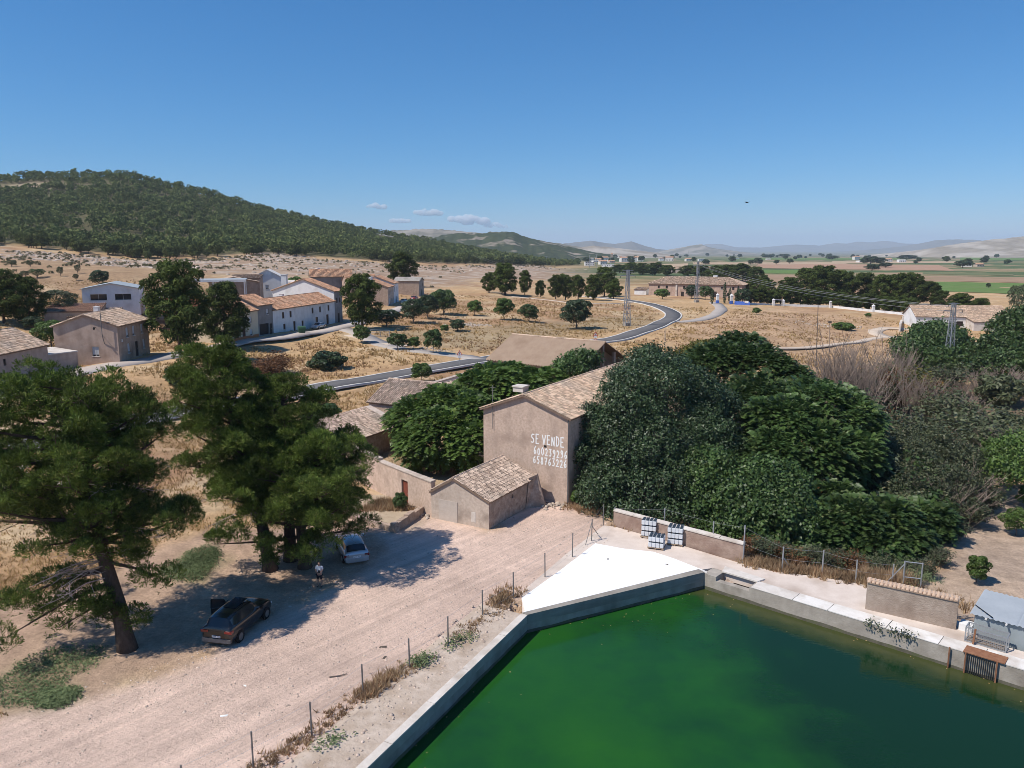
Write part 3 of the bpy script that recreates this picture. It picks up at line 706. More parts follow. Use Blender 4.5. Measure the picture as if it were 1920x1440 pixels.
stain = mat('waterline_stain', (0.075, 0.07, 0.05), (0.15, 0.135, 0.10), 2.2, 0.8, c3=(0.10, 0.11, 0.05), s3=1.0)
for par, a, b in ((rw, WL0, WL1), (rw2, WL1, WL2), (rw3, WL2, WL3)):
    d_ = (b - a).normalized(); nn_ = nrm(a, b); L_ = (b - a).length; k_n = int(L_ / .5); V_ = []; F_ = []
    for i in range(k_n + 1):
        q = a + d_ * (L_ * i / k_n) + nn_ * .008; h_ = .10 + .22 * float(fbm(np.array([i * .31]), np.array([L_]), 3, 5)[0])
        V_ += [(q.x - par.location.x, q.y - par.location.y, WZ - .1), (q.x - par.location.x, q.y - par.location.y, WZ + h_)]
    F_ = [(2 * i, 2 * i + 2, 2 * i + 3, 2 * i + 1) for i in range(k_n)]
    put('waterline_stain', fastmesh('waterline_stain', V_, np.array(F_), stain), par)

def sheet(name, label, poly, z, material, thick=0.3, kind='structure'):
    m = MB(); m.prism([(p[0], p[1]) for p in poly], z - thick, z)
    return tag(m.build(name, material), label, kind=kind)

pz = lambda a, b, z=0.0: PZ(a, b, z).to_2d()
# verge along the left wall, built as a fine uneven sheet
def verge():
    nu, nv = 90, 8; V = []; F = []
    a0, a1 = WL0 - n01 * 0.36, WL1 - n01 * 0.36
    for i in range(nu + 1):
        for j in range(nv + 1):
            p = a0 + (a1 - a0) * (i / nu) - n01 * (3.3 * j / nv)
            zz = (0.03 if j == 0 else 0.05 + 0.10 * (fbm(p.x * 0.8, p.y * 0.8, 3, 3) - 0.4)) - (0.4 if j == nv else 0)
            V.append((p.x, p.y, float(zz)))
    for i in range(nu):
        for j in range(nv):
            a = i * (nv + 1) + j; F.append((a, a + 1, a + nv + 2, a + nv + 1)[::-1])
    return tag(put('verge', fastmesh('verge', V, np.array(F), M['verge'], True)), 'stony strip with dry weeds between the fence and the reservoir', kind='structure')
verge()
slab = [WL1 - k_ * 0.98, WL2 - nb * 0.55, pz(1325, 1074), pz(1290, 1060), pz(1262, 1049), pz(1225, 1037), pz(1170, 1031), pz(1116, 1021), pz(1050, 1072), pz(978, 1124), pz(985, 1148)]
sheet('white_slab', 'large bright white painted concrete slab beside the green reservoir', slab, 0.105, M['slab_white'], 0.5)
deck = [WL2 - n23 * 1.22 + d23 * 0.0, WL2 + d23 * (L23) - n23 * 1.22, WL2 + d23 * L23 - n23 * 3.6, pz(1840, 1200), pz(1812, 1170), pz(1640, 1100), pz(1600, 1092), pz(1541, 1082), pz(1466, 1073), pz(1395, 1058), pz(1270, 1020), pz(1155, 988), pz(1132, 985), pz(1060, 1040), pz(978, 1110), WL1 - k_, WL2 - nb * 0.6]
sheet('deck', 'sandy concrete path behind the reservoir coping', deck, 0.0, M['deck'], 0.6)

# ---------------------------------------------------------------- far hills and mountains
def ridge(name, label, sky_px, Y, front, back, material, rough=0.2, z0=None, seed=1, nx=160, ny=34):
    pxs = np.linspace(sky_px[0][0], sky_px[-1][0], nx)
    pys = np.interp(pxs, [a for a, _ in sky_px], [b for _, b in sky_px])
    x0 = (pxs - 960) / FPX * Y * 1.0
    top = np.array([H + Y * _elev(p) for p in pys])
    base = float(plain(Y)) - 6 if z0 is None else z0
    V = []; F = []
    for j in range(ny):
        v = j / (ny - 1) * 2 - 1                     # -1 front foot .. 0 ridge .. 1 back foot
        for i in range(nx):
            off = front * v if v < 0 else back * v
            u = 1 - abs(v)
            h = max(top[i] - base, 0.5)
            gul = fbm(x0[i] / (Y * 0.018) + seed * 7, (off + 500) / (front * 0.8), 4, seed) - 0.47
            prof = u ** 1.15
            z = base + h * min(1.0, max(prof + gul * rough * 4 * u * (1 - u), 0.0)) + (fbm(x0[i] / (Y * .004), off / (front * .2), 3, seed + 3) - 0.45) * h * 0.10 * u
            edge = min(1, i / 6, (nx - 1 - i) / 6)
            V.append((x0[i], Y + off, base + (z - base) * (0.2 + 0.8 * edge)))
    for j in range(ny - 1):
        for i in range(nx - 1):
            a = j * nx + i; F.append((a, a + 1, a + 1 + nx, a + nx))
    return tag(put(name, fastmesh(name, V, np.array(F), material, True)), label, kind='structure')

def hillmat(name, c1, c2, c3, sc):
    m = mat(name, c1, c2, sc, 1.0, 0, c3=c3, s3=sc * 0.3, spec=0.1, t3=(0.45, 0.6)); return m
m_wood = hillmat('wooded_slope', (0.032, 0.045, 0.022), (0.07, 0.082, 0.04), (0.27, 0.23, 0.185), 0.05)
for n_ in m_wood.node_tree.nodes:
    if n_.type == 'MAP_RANGE': n_.inputs[1].default_value = 0.56; n_.inputs[2].default_value = 0.66
m_scrub = hillmat('scrubby_slope', (0.13, 0.125, 0.085), (0.22, 0.195, 0.145), (0.30, 0.265, 0.215), 0.02)
m_bare = hillmat('bare_rocky_slope', (0.215, 0.185, 0.145), (0.31, 0.27, 0.22), (0.40, 0.36, 0.31), 0.02)
m_far = mat('far_mountain', (0.13, 0.125, 0.10), (0.2, 0.18, 0.145), 0.002, 1.0)
ridge('hill', 'wooded rocky hill behind the end of the pine forest', [(690, 474), (760, 462), (830, 440), (870, 434), (900, 436), (930, 432), (960, 433), (1000, 447), (1060, 460), (1110, 472), (1160, 479)], 2300, 500, 700, m_wood, 0.3, seed=2)
ridge('hill', 'long pale rounded hill beyond the wooded one', [(700, 440), (740, 431), (800, 427), (840, 429), (900, 436), (980, 446), (1050, 456), (1120, 468)], 4200, 900, 900, m_scrub, 0.15, seed=3)
ridge('hill', 'low scrubby hill above the distant town', [(1040, 474), (1080, 464), (1110, 460), (1150, 464), (1200, 470), (1260, 478)], 3400, 500, 600, m_bare, 0.25, seed=4)
ridge('mountain', 'blue twin-topped mountain beyond the town', [(1020, 470), (1055, 456), (1085, 453), (1105, 450), (1130, 455), (1150, 457), (1180, 452), (1200, 459), (1225, 466), (1260, 470)], 9000, 1200, 1500, m_far, 0.25, seed=5)
ridge('mountain', 'isolated conical hill on the plain', [(1225, 473), (1270, 464), (1290, 460), (1308, 457), (1322, 463), (1345, 467), (1400, 474)], 7500, 800, 1000, m_scrub, 0.25, seed=6)
ridge('mountain', 'faint low mountain chain along the horizon', [(1290, 470), (1320, 457), (1345, 457), (1370, 463), (1420, 464), (1480, 458), (1530, 460), (1560, 455), (1580, 457), (1600, 452), (1620, 454), (1650, 451), (1680, 456), (1720, 457), (1760, 460)], 17000, 2000, 2500, m_far, 0.2, seed=7)
ridge('mountain', 'blue mountain rising behind the bare hill', [(1600, 470), (1680, 462), (1720, 455), (1740, 450), (1780, 448), (1815, 449), (1850, 455), (1930, 466)], 11500, 1500, 1500, m_far, 0.2, seed=8)
ridge('hill', 'bare grey rocky hill rising at the right edge', [(1690, 478), (1720, 471), (1770, 459), (1830, 451), (1880, 445), (1920, 441), (2010, 432), (2150, 425), (2400, 432)], 3600, 900, 900, m_bare, 0.35, seed=9, nx=200)

# ---------------------------------------------------------------- fields of the plain
def field(label, px, material, nx=10, ny=4, name='field'):
    c = [P(*p) for p in px]; V = []; F = []
    for j in range(ny + 1):
        for i in range(nx + 1):
            u, v = i / nx, j / ny
            p = (c[0] * (1 - u) + c[1] * u) * (1 - v) + (c[3] * (1 - u) + c[2] * u) * v
            V.append((p.x, p.y, 0))
    V = np.array(V); V[:, 2] = terrain(V[:, 0], V[:, 1]) + 0.18
    for j in range(ny):
        for i in range(nx):
            a = j * (nx + 1) + i; F.append((a, a + 1, a + nx + 2, a + nx + 1))
    return tag(put(name, fastmesh(name, V, np.array(F), material)), label, kind='structure')
fm = {k: mat('field_' + k, a, b, 0.15, 1.0, c3=c, s3=0.02, spec=0.1) for k, a, b, c in (
    ('green', (0.10, 0.165, 0.045), (0.14, 0.215, 0.065), (0.16, 0.19, 0.08)), ('dull', (0.12, 0.145, 0.07), (0.17, 0.18, 0.09), (0.22, 0.18, 0.11)),
    ('tan', (0.40, 0.29, 0.19), (0.48, 0.365, 0.25), (0.33, 0.23, 0.145)), ('brown', (0.29, 0.19, 0.12), (0.36, 0.25, 0.17), (0.25, 0.19, 0.11)),
    ('red', (0.34, 0.20, 0.13), (0.42, 0.27, 0.19), (0.38, 0.27, 0.19)))}
for lab, px, k in (
    ('bright green crop field beyond the pine grove', [(1735, 528), (1990, 533), (1990, 554), (1745, 546)], 'green'),
    ('brown stubble strip above the bright green field', [(1690, 517), (2000, 521), (2000, 532), (1720, 526)], 'brown'),
    ('wide reddish ploughed field on the plain', [(1420, 494), (1760, 497), (1790, 508), (1420, 503)], 'red'),
    ('pale tan stubble strip on the plain', [(1300, 492), (1570, 492), (1600, 496), (1300, 496)], 'tan'),
    ('pale tan strip beside the white farm', [(1560, 490), (1800, 490), (1820, 493), (1560, 494)], 'tan'),
    ('dull green vineyard in front of the ploughed field', [(1425, 506), (1560, 507), (1570, 514), (1420, 513)], 'green'),
    ('brownish field behind the farmhouse pines', [(1425, 515), (1520, 516), (1500, 534), (1430, 530)], 'brown'),
    ('green field at the right edge of the plain', [(1800, 481), (2050, 479), (2050, 488), (1800, 488)], 'green'),
    ('dull green orchard strip by the white farm', [(1730, 510), (1900, 514), (1900, 517), (1730, 514)], 'dull'),
    ('long green strip on the far plain', [(1380, 484), (1700, 484), (1700, 487), (1380, 487)], 'green'),
    ('dull field beyond the distant town', [(1200, 483), (1400, 482), (1400, 485), (1200, 486)], 'dull'),
    ('tan field below the town', [(1180, 497), (1290, 494), (1290, 499), (1180, 502)], 'tan'),
    ('brown fallow ground left of the ploughed field', [(1270, 500), (1420, 498), (1420, 504), (1270, 506)], 'brown')):
    field(lab, px, fm[k], 14, 5)

# ---------------------------------------------------------------- buildings
def tiles_mesh(name, O, e, L, s, T, material, dx=0.22, dy=0.36, seed=0, arc=5, jit=1.0, clip=None):
    """Rows of barrel tiles over a roof plane: O eave corner, e along the eave, s up the slope."""
    O, e, s = np.array(O, float), np.array(e, float), np.array(s, float)
    n = np.cross(e, s); n /= np.linalg.norm(n)
    if n[2] < 0: n = -n
    nx = max(1, int(L / dx)); ny = max(1, int(T / dy)); dx = L / nx; dy = T / ny
    g = np.random.default_rng(seed)
    ang = np.linspace(0, np.pi, arc); r0, r1 = dx * 0.36, dx * 0.29
    low = np.stack([-np.cos(ang) * r0, np.full(arc, -0.05), np.sin(ang) * r0 * 1.0 + 0.04], 1)
    up = np.stack([-np.cos(ang) * r1, np.full(arc, dy * 1.12), np.sin(ang) * r1 * 1.0 + 0.015], 1)
    tv = np.vstack([low, up])
    I, J = np.meshgrid(np.arange(nx), np.arange(ny)); I = I.ravel(); J = J.ravel(); N = len(I)
    cx = (I + 0.5) * dx + g.normal(0, 0.006 * jit, N); cy = J * dy + g.normal(0, 0.014 * jit, N); dz = g.normal(0.0, 0.005 * jit, N) + 0.02
    if clip is not None:
        k = clip(cx / L, cy / T); cx, cy, dz = cx[k], cy[k], dz[k]; N = len(cx)
    rot = g.normal(0, 0.02 * jit, N)
    lx = tv[None, :, 0] * np.cos(rot)[:, None] - tv[None, :, 1] * np.sin(rot)[:, None] + cx[:, None]
    ly = tv[None, :, 0] * np.sin(rot)[:, None] + tv[None, :, 1] * np.cos(rot)[:, None] + cy[:, None]
    lz = tv[None, :, 2] + dz[:, None]
    V = O + lx[..., None] * e + ly[..., None] * s + lz[..., None] * n
    V = V.reshape(-1, 3)
    q = []
    for k in range(arc - 1): q.append((k, k + 1, arc + k + 1, arc + k))
    if arc == 5: q += [(0, 4, 3, 1), (1, 3, 2, 1)]
    q = [x for x in q if len(set(x)) == 4] + ([(0, 1, 3, 4)] if arc == 5 else [])
    Q = np.array(q)
    F = (Q[None] + (np.arange(N) * 2 * arc)[:, None, None]).reshape(-1, 4)
    return fastmesh(name, V, F, material)

def wall_face(mb, o, u, W, Ht, openings, depth, top=None):
    """Wall rectangle with real recessed openings; o corner, u along, inward = into the building."""
    o = Vector(o); u = Vector(u); z = Vector((0, 0, 1)); inn = z.cross(u)
    xs = sorted({0.0, W} | {a for q in openings for a in (q[0], q[0] + q[2])})
    zs = sorted({-0.6, Ht} | {a for q in openings for a in (q[1], q[1] + q[3])})
    for i in range(len(xs) - 1):
        for j in range(len(zs) - 1):
            cx, cz = (xs[i] + xs[i + 1]) / 2, (zs[j] + zs[j + 1]) / 2
            if any(q[0] < cx < q[0] + q[2] and q[1] < cz < q[1] + q[3] for q in openings): continue
            mb.poly([o + u * xs[i] + z * zs[j], o + u * xs[i + 1] + z * zs[j], o + u * xs[i + 1] + z * zs[j + 1], o + u * xs[i] + z * zs[j + 1]])
    for q in openings:
        a = o + u * q[0] + z * q[1]; b = a + u * q[2]; c = b + z * q[3]; d = a + z * q[3]; k = inn * depth
        for p1, p2 in ((a, b), (b, c), (c, d), (d, a)): mb.poly([p1, p2, p2 + k, p1 + k])
    if top: mb.poly([o + z * Ht] + [o + u * W + z * Ht] + [o + u * p[0] + z * p[1] for p in top])

def fit_opening(parent, o, u, q, depth):
    x, zb, w, h, kind = q[:5]
    u = Vector(u); z = Vector((0, 0, 1)); inn = z.cross(u); o = Vector(o)
    a = o + u * x + z * zb + inn * (depth * 0.55)
    Mx = Matrix(((u.x, inn.x, 0, a.x), (u.y, inn.y, 0, a.y), (0, 0, 1, a.z), (0, 0, 0, 1)))
    if kind == 'hole':
        m = MB(); m.box(0, 0.08, 0, w, 0.12, h, Mx); m.build('opening_shade_panel', M['door_and_void'], parent); return  # dark panel closes the hole, its colour standing in for the unlit inside
    if kind in ('door', 'door_red', 'door_wood', 'gate'):
        mt = {'door': M['door_and_void'], 'door_red': M['door_red'], 'door_wood': M['shutter'], 'gate': M['steel_dull']}[kind]
        m = MB(); f = 0.06
        m.box(0, 0, 0, f, 0.07, h, Mx); m.box(w - f, 0, 0, w, 0.07, h, Mx); m.box(f, 0, h - f, w - f, 0.07, h, Mx)
        fr = m.build('door_frame', M['frame_dark'], parent)
        m = MB(); m.box(f + 0.005, 0.02, 0, w - f - 0.005, 0.05, h - f - 0.005, Mx)
        for k in range(2):
            m.box(f + 0.1, 0.005, 0.15 + k * (h - 0.2) / 2, w - f - 0.1, 0.02, (k + 1) * (h - 0.2) / 2, Mx)
        d = m.build('door', mt, parent)
        m = MB(); m.box(w - f - 0.16, -0.03, h * 0.48, w - f - 0.1, 0.004, h * 0.52, Mx); m.build('handle', M['steel'], d)
        return
    f = 0.06
    m = MB(); m.box(0, 0, 0, w, 0.06, f, Mx); m.box(0, 0, h - f, w, 0.06, h, Mx); m.box(0, 0, f, f, 0.06, h - f, Mx); m.box(w - f, 0, f, w, 0.06, h - f, Mx); m.box(w / 2 - 0.03, 0.002, f, w / 2 + 0.03, 0.058, h - f, Mx)
    dark = kind in ('shutter', 'old')
    fr = m.build('window', M['frame_dark'] if dark else M['frame'], parent)
    if kind == 'shutter':
        for s in (0, 1):
            m = MB(); x0 = f + 0.004 + s * (w / 2 - f); x1 = x0 + w / 2 - f - 0.04
            m.box(x0, 0.012, f, x1, 0.03, h - f, Mx)
            k = 6
            for i in range(k): m.box(x0 + 0.04, 0.0, f + (i + 0.2) * (h - 2 * f) / k, x1 - 0.04, 0.012, f + (i + 0.8) * (h - 2 * f) / k, Mx)
            m.build('shutter', M['shutter'], fr)
    elif kind == 'blind':
        m = MB(); zz = h * (0.18 if w > 0.8 else 0.05)
        m.box(f + 0.002, 0.015, zz, w - f - 0.002, 0.04, h - f, Mx); m.build('blind', M['blind'], fr)
        m = MB(); m.box(f, 0.045, f, w - f, 0.055, h - f, Mx); m.build('pane', M['glass'], fr)
    else:
        for s in (0, 1):
            m = MB(); x0 = f + 0.002 + s * (w / 2 - 0.03); m.box(x0, 0.03, f, x0 + w / 2 - f + 0.025, 0.04, h - f, Mx); m.build('pane', M['glass'], fr)
    if kind != 'old':
        m = MB(); m.box(-0.08, -depth * 0.55 - 0.05, -0.08, w + 0.08, -0.005, -0.004, Mx); m.build('sill', M['frame'], fr)

def house(name, label, A, B, D, he, hr, roof='x', wall='plaster', tile='tile', front=(), right=(), left=(), back=(), group=None, cat='house', over=0.3, dx=0.3, dy=0.5, apex=None, z=None, skirt=None, seed=None, chimney=None, depth=0.2, walls=None, he_back=None, arc=5):
    """Local frame: x along the front wall from A to B, y into the house, z up."""
    A = Vector(A); B = Vector(B); d = B - A; L = Vector((d.x, d.y)).length; rz = math.atan2(d.y, d.x)
    z0 = min(A.z, B.z) if z is None else z
    t = thing(name, label, cat, (A.x, A.y, z0), rz, group)
    X, Y, Zv = Vector((1, 0, 0)), Vector((0, 1, 0)), Vector((0, 0, 1))
    seed = seed if seed is not None else int(abs(A.x * 7 + A.y * 13))
    ax = apex if apex is not None else 0.5
    hb = he_back if he_back is not None else he
    tops = {'front': None, 'right': None, 'left': None, 'back': None}
    if roof == 'x':
        tops['right'] = [(D * ax, hr)]; tops['left'] = [(D * (1 - ax), hr)]
    elif roof == 'y':
        tops['front'] = [(L * ax, hr)]; tops['back'] = [(L * (1 - ax), hr)]
    elif roof == 'mono':
        tops['right'] = [(D, hr)]; tops['left'] = [(0, hr)]
    faces = {'front': ((0, 0, 0), X, L, he, front), 'right': ((L, 0, 0), Y, D, he, right), 'back': ((L, D, 0), -X, L, hr if roof == 'mono' else he, back), 'left': ((0, D, 0), -Y, D, he, left)}
    for k, (o, u, W_, h_, op) in faces.items():
        m = MB(); wall_face(m, o, u, W_, h_, op, depth, tops[k])
        w = m.build('wall', M[(walls or {}).get(k, wall)], t)
        for q in op: fit_opening(t, o, u, q, depth)
    if any(len(f[4]) for f in faces.values()):
        pass
    th = 0.14
    planes = []
    ov = over
    if roof == 'x':
        s1 = (hr - he) / (D * ax); s2 = (hr - he) / (D * (1 - ax))
        planes = [((-ov, -ov, he - ov * s1), X, L + 2 * ov, Vector((0, D * ax + ov, hr - he + ov * s1))),
                  ((L + ov, D + ov, he - ov * s2), -X, L + 2 * ov, Vector((0, -D * (1 - ax) - ov, hr - he + ov * s2)))]
    elif roof == 'y':
        s1 = (hr - he) / (L * ax); s2 = (hr - he) / (L * (1 - ax))
        planes = [((-ov, D + ov, he - ov * s1), -Y, D + 2 * ov, Vector((L * ax + ov, 0, hr - he + ov * s1))),
                  ((L + ov, -ov, he - ov * s2), Y, D + 2 * ov, Vector((-L * (1 - ax) - ov, 0, hr - he + ov * s2)))]
    elif roof == 'mono':
        s1 = (hr - he) / D
        planes = [((-ov, -ov, he - ov * s1), X, L + 2 * ov, Vector((0, D + 2 * ov, hr - he + 2 * ov * s1)))]
    if roof == 'hip':
        m = MB(); r = D / 2; c = [Vector((-ov, -ov, he)), Vector((L + ov, -ov, he)), Vector((L + ov, D + ov, he)), Vector((-ov, D + ov, he))]
        k1, k2 = Vector((r, D / 2, hr)), Vector((L - r, D / 2, hr))
        m.poly([c[0], c[1], k2, k1]); m.poly([c[1], c[2], k2]); m.poly([c[2], c[3], k1, k2]); m.poly([c[3], c[0], k1]); m.poly([c[3], c[2], c[1], c[0]])
        rf = m.build('roof', M['tile_bed'], t)
        sl = math.hypot(D / 2 + ov, hr - he); sv = Vector((0, D / 2 + ov, hr - he)) / sl
        k = (r + ov) / (L + 2 * ov)
        tag(put('roof_tiles', tiles_mesh('roof_tiles', c[0], X, L + 2 * ov, sv, sl, M[tile], dx, dy, seed, arc, clip=lambda a, b: (a > b * k) & (a < 1 - b * k)), rf), kind='stuff')
        tag(put('roof_tiles', tiles_mesh('roof_tiles', c[2], -X, L + 2 * ov, Vector((0, -sv.y, sv.z)), sl, M[tile], dx, dy, seed + 1, arc, clip=lambda a, b: (a > b * k) & (a < 1 - b * k)), rf), kind='stuff')
        sl2 = math.hypot(r + ov, hr - he); s2v = Vector((-(r + ov), 0, hr - he)) / sl2
        for cc, ee, ss in ((c[1], Y, s2v), (c[3], -Y, Vector((-s2v.x, 0, s2v.z)))):
            tag(put('roof_tiles', tiles_mesh('roof_tiles', cc, ee, D + 2 * ov, ss, sl2, M[tile], dx, dy, seed + 2, arc, clip=lambda a, b: (a > b * .5) & (a < 1 - b * .5)), rf), kind='stuff')
    elif roof == 'flat':
        m = MB(); m.box(-0.1, -0.1, he + 0.002, L + 0.1, D + 0.1, he + 0.18); m.build('roof', M[tile], t)
    else:
        m = MB()
        for o, e, ln, sv in planes:
            o = Vector(o); n = e.cross(sv).normalized(); n = n if n.z > 0 else -n
            q = [o, o + e * ln, o + e * ln + sv, o + sv]
            m.raw(q + [p - n * th for p in q], [(0, 1, 2, 3), (7, 6, 5, 4), (4, 5, 1, 0), (5, 6, 2, 1), (6, 7, 3, 2), (7, 4, 0, 3)])
        rf = m.build('roof', M['tile_bed'] if tile.startswith('tile') else M[tile], t)
        if tile.startswith('tile'):
            for i, (o, e, ln, sv) in enumerate(planes):
                tag(put('roof_tiles', tiles_mesh('roof_tiles', o, e, ln, sv.normalized(), sv.length, M[tile], dx, dy, seed + i, arc), rf), kind='stuff')
            if roof in ('x', 'y'):
                m = MB(); o, e, ln, sv = planes[0]; o = Vector(o) + sv + Vector((0, 0, 0.03)); n = max(2, int(ln / (dy * 1.1)))
                for i in range(n):
                    a = o + e * (ln * i / n); b = o + e * (ln * (i + 1.06) / n)
                    m.tube([a, b + Vector((0, 0, 0.02))], [dx * 0.5, dx * 0.42], 6)
                tag(m.build('ridge_tiles', M[tile], rf), kind='stuff')
    if chimney:
        for (cx, cy, cz, w, h) in chimney:
            m = MB(); m.box(cx - w / 2, cy - w / 2, cz - 0.8, cx + w / 2, cy + w / 2, cz + h); m.box(cx - w / 2 - 0.06, cy - w / 2 - 0.06, cz + h + 0.003, cx + w / 2 + 0.06, cy + w / 2 + 0.06, cz + h + 0.09)
            m.build('chimney', M['white'], rf)
    if skirt:
        m = MB(); m.box(-0.03, -0.03, -0.5, L + 0.03, -0.004, skirt[1]); m.build('skirting', M[skirt[0]], t)
    return t, L

# --- the house for sale
GD = Vector((-0.866, 0.5, 0)); RD = Vector((0.5, 0.866, 0))
SVc = PZ(1066, 946, 0); SVw = 8.7
SVa = SVc + GD * SVw
sale, _L = house('old_house', 'tall brown plastered house with a phone number painted in white on its gable', SVa, SVc, 26, 7.75, 9.35, 'y', 'plaster', 'tile', front=[], right=[(5, 4.6, 0.9, 1.2, 'old'), (12, 4.6, 0.9, 1.2, 'old')], over=0.28, dx=0.21, dy=0.34, apex=0.49, z=0, seed=3)
# hand painted letters, brush strokes standing 4 mm proud of the plaster
GL = {
 'S': [[(.8, .95), (.45, 1), (.1, .85), (.15, .62), (.6, .45), (.75, .2), (.45, 0), (.05, .05)]],
 'E': [[(.8, 1), (.1, 1), (.1, 0), (.85, 0)], [(.1, .52), (.65, .52)]],
 'V': [[(0, 1), (.42, 0), (.9, 1)]], 'N': [[(.1, 0), (.1, 1), (.8, 0), (.8, 1)]],
 'D': [[(.1, 0), (.1, 1), (.55, .93), (.85, .6), (.8, .25), (.5, .02), (.1, 0)]],
 '0': [[(.45, 1), (.1, .75), (.08, .25), (.4, 0), (.75, .2), (.8, .7), (.45, 1)]],
 '1': [[(.2, .75), (.5, 1), (.5, 0)]], '2': [[(.1, .8), (.4, 1), (.75, .8), (.65, .5), (.1, .02), (.85, .04)]],
 '3': [[(.1, .95), (.75, .98), (.4, .58), (.78, .35), (.6, .04), (.1, .05)]],
 '5': [[(.8, 1), (.2, 1), (.15, .6), (.6, .6), (.8, .3), (.5, 0), (.08, .06)]],
 '6': [[(.7, 1), (.25, .7), (.1, .3), (.35, 0), (.75, .15), (.7, .45), (.3, .48), (.12, .3)]],
 '7': [[(.05, .97), (.85, 1), (.35, 0)], [(.2, .5), (.7, .52)]],
 '8': [[(.45, .52), (.15, .75), (.45, 1), (.75, .78), (.45, .52), (.1, .25), (.45, 0), (.8, .22), (.45, .52)]],
 '9': [[(.78, .65), (.4, .52), (.12, .75), (.4, 1), (.75, .85), (.75, .4), (.5, 0), (.2, .05)]]}
def lettering(text, x0, z0, w, h, gap, brush=0.085, slope=0.0, seed=1):
    g = random.Random(seed); m = MB(); x = x0; lay = 0.004
    for ch in text:
        if ch == ' ': x += w * 0.7; continue
        hh = h * g.uniform(0.93, 1.07); zz = z0 + slope * (x - x0) + g.uniform(-.03, .03)
        for st in GL[ch]:
            p = [(x + a * w, zz + b * hh) for a, b in st]
            for i in range(len(p) - 1):
                (ax_, az), (bx, bz) = p[i], p[i + 1]; L = math.hypot(bx - ax_, bz - az); nx_, nz = -(bz - az) / L * brush / 2, (bx - ax_) / L * brush / 2
                ex, ez = (bx - ax_) / L * brush * .35, (bz - az) / L * brush * .35
                lay += 0.00015
                q = [(ax_ - ex + nx_, az - ez + nz), (ax_ - ex - nx_, az - ez - nz), (bx + ex - nx_, bz + ez - nz), (bx + ex + nx_, bz + ez + nz)]
                m.raw([(a, -lay, b) for a, b in q] + [(a, 0.0005, b) for a, b in q], [(0, 1, 2, 3), (4, 5, 1, 0), (5, 6, 2, 1), (6, 7, 3, 2), (7, 4, 0, 3)])
        x += w + gap
    return tag(m.build('painted_lettering', M['paint_white'], sale), kind='stuff')
lettering('SE VENDE', 4.98, 5.10, 0.33, 0.80, 0.112, 0.10, 0.0, 1)
lettering('600239296', 5.24, 4.10, 0.262, 0.64, 0.115, 0.092, -0.012, 2)
lettering('658763226', 5.18, 3.28, 0.262, 0.64, 0.118, 0.092, -0.012, 3)
m_ = MB(); m_.box(6.25, -0.012, 4.82, 6.50, 0.05, 5.02); m_.build('vent_shade_block', M['black'], sale)  # black block set on the plaster, painted for the shade inside a hole
m_ = MB(); m_.box(0.5, 4.5, 8.55, 1.6, 5.6, 9.0); m_.box(0.42, 4.42, 9.003, 1.68, 5.68, 9.12); m_.build('chimney', M['coping'], sale)
m_ = MB(); m_.tube([(1.05, -0.10, 5.9), (1.05, -0.10, 9.9)], 0.035, 6); m_.bar((0.75, -0.10, 9.7), (1.35, -0.10, 9.7), 0.03); m_.bar((0.85, -0.10, 9.45), (1.25, -0.10, 9.45), 0.03); m_.bar((1.05, -0.10, 7.2), (1.05, 0.0, 7.2), 0.05)
m_.build('aerial', M['steel_dull'], sale)
m_ = MB(); m_.tube([(8.62, -0.06, 0.1), (8.62, -0.06, 7.7)], 0.05, 6); m_.build('drainpipe', M['steel_dull'], sale)

# --- annex and courtyard
ANc = PZ(917, 993, 0); ANa = ANc + GD * 5.6
annex, _L = house('annex', 'low tiled lean-to with a stone side wall at the foot of the tall brown house', ANa, ANc, 7.7, 2.35, 3.75, 'y', 'plaster_pale', 'tile_grey', front=[], right=[(3.6, 1.55, 0.3, 0.35, 'hole')], over=0.15, dx=0.2, dy=0.33, apex=0.40, z=0, walls={'right': 'stone'}, seed=5, cat='outbuilding')
m_ = MB(); m_.box(0.75, -0.03, -0.3, 2.6, -0.003, 1.75); m_.build('blocked_doorway', mat('pale_block_infill', (0.45, 0.385, 0.33), (0.52, 0.455, 0.40), 2, 0.95, 0.3), annex)
m_ = MB(); m_.box(3.9, -0.02, 0.35, 4.35, -0.003, 1.2); m_.build('plaster_patch', M['coping'], annex)
m_ = MB(); m_.raw([(5.64, 5.9, -0.3), (6.9, 7.4, -0.3), (6.3, 7.62, -0.3), (5.64, 7.62, -0.3), (5.7, 6.4, 2.6), (5.95, 7.3, 2.7), (5.9, 7.62, 2.75), (5.64, 7.62, 2.75)], [(0, 1, 5, 4), (1, 2, 6, 5), (2, 3, 7, 6), (3, 0, 4, 7), (4, 5, 6, 7)]); m_.build('buttress', M['stone'], annex)

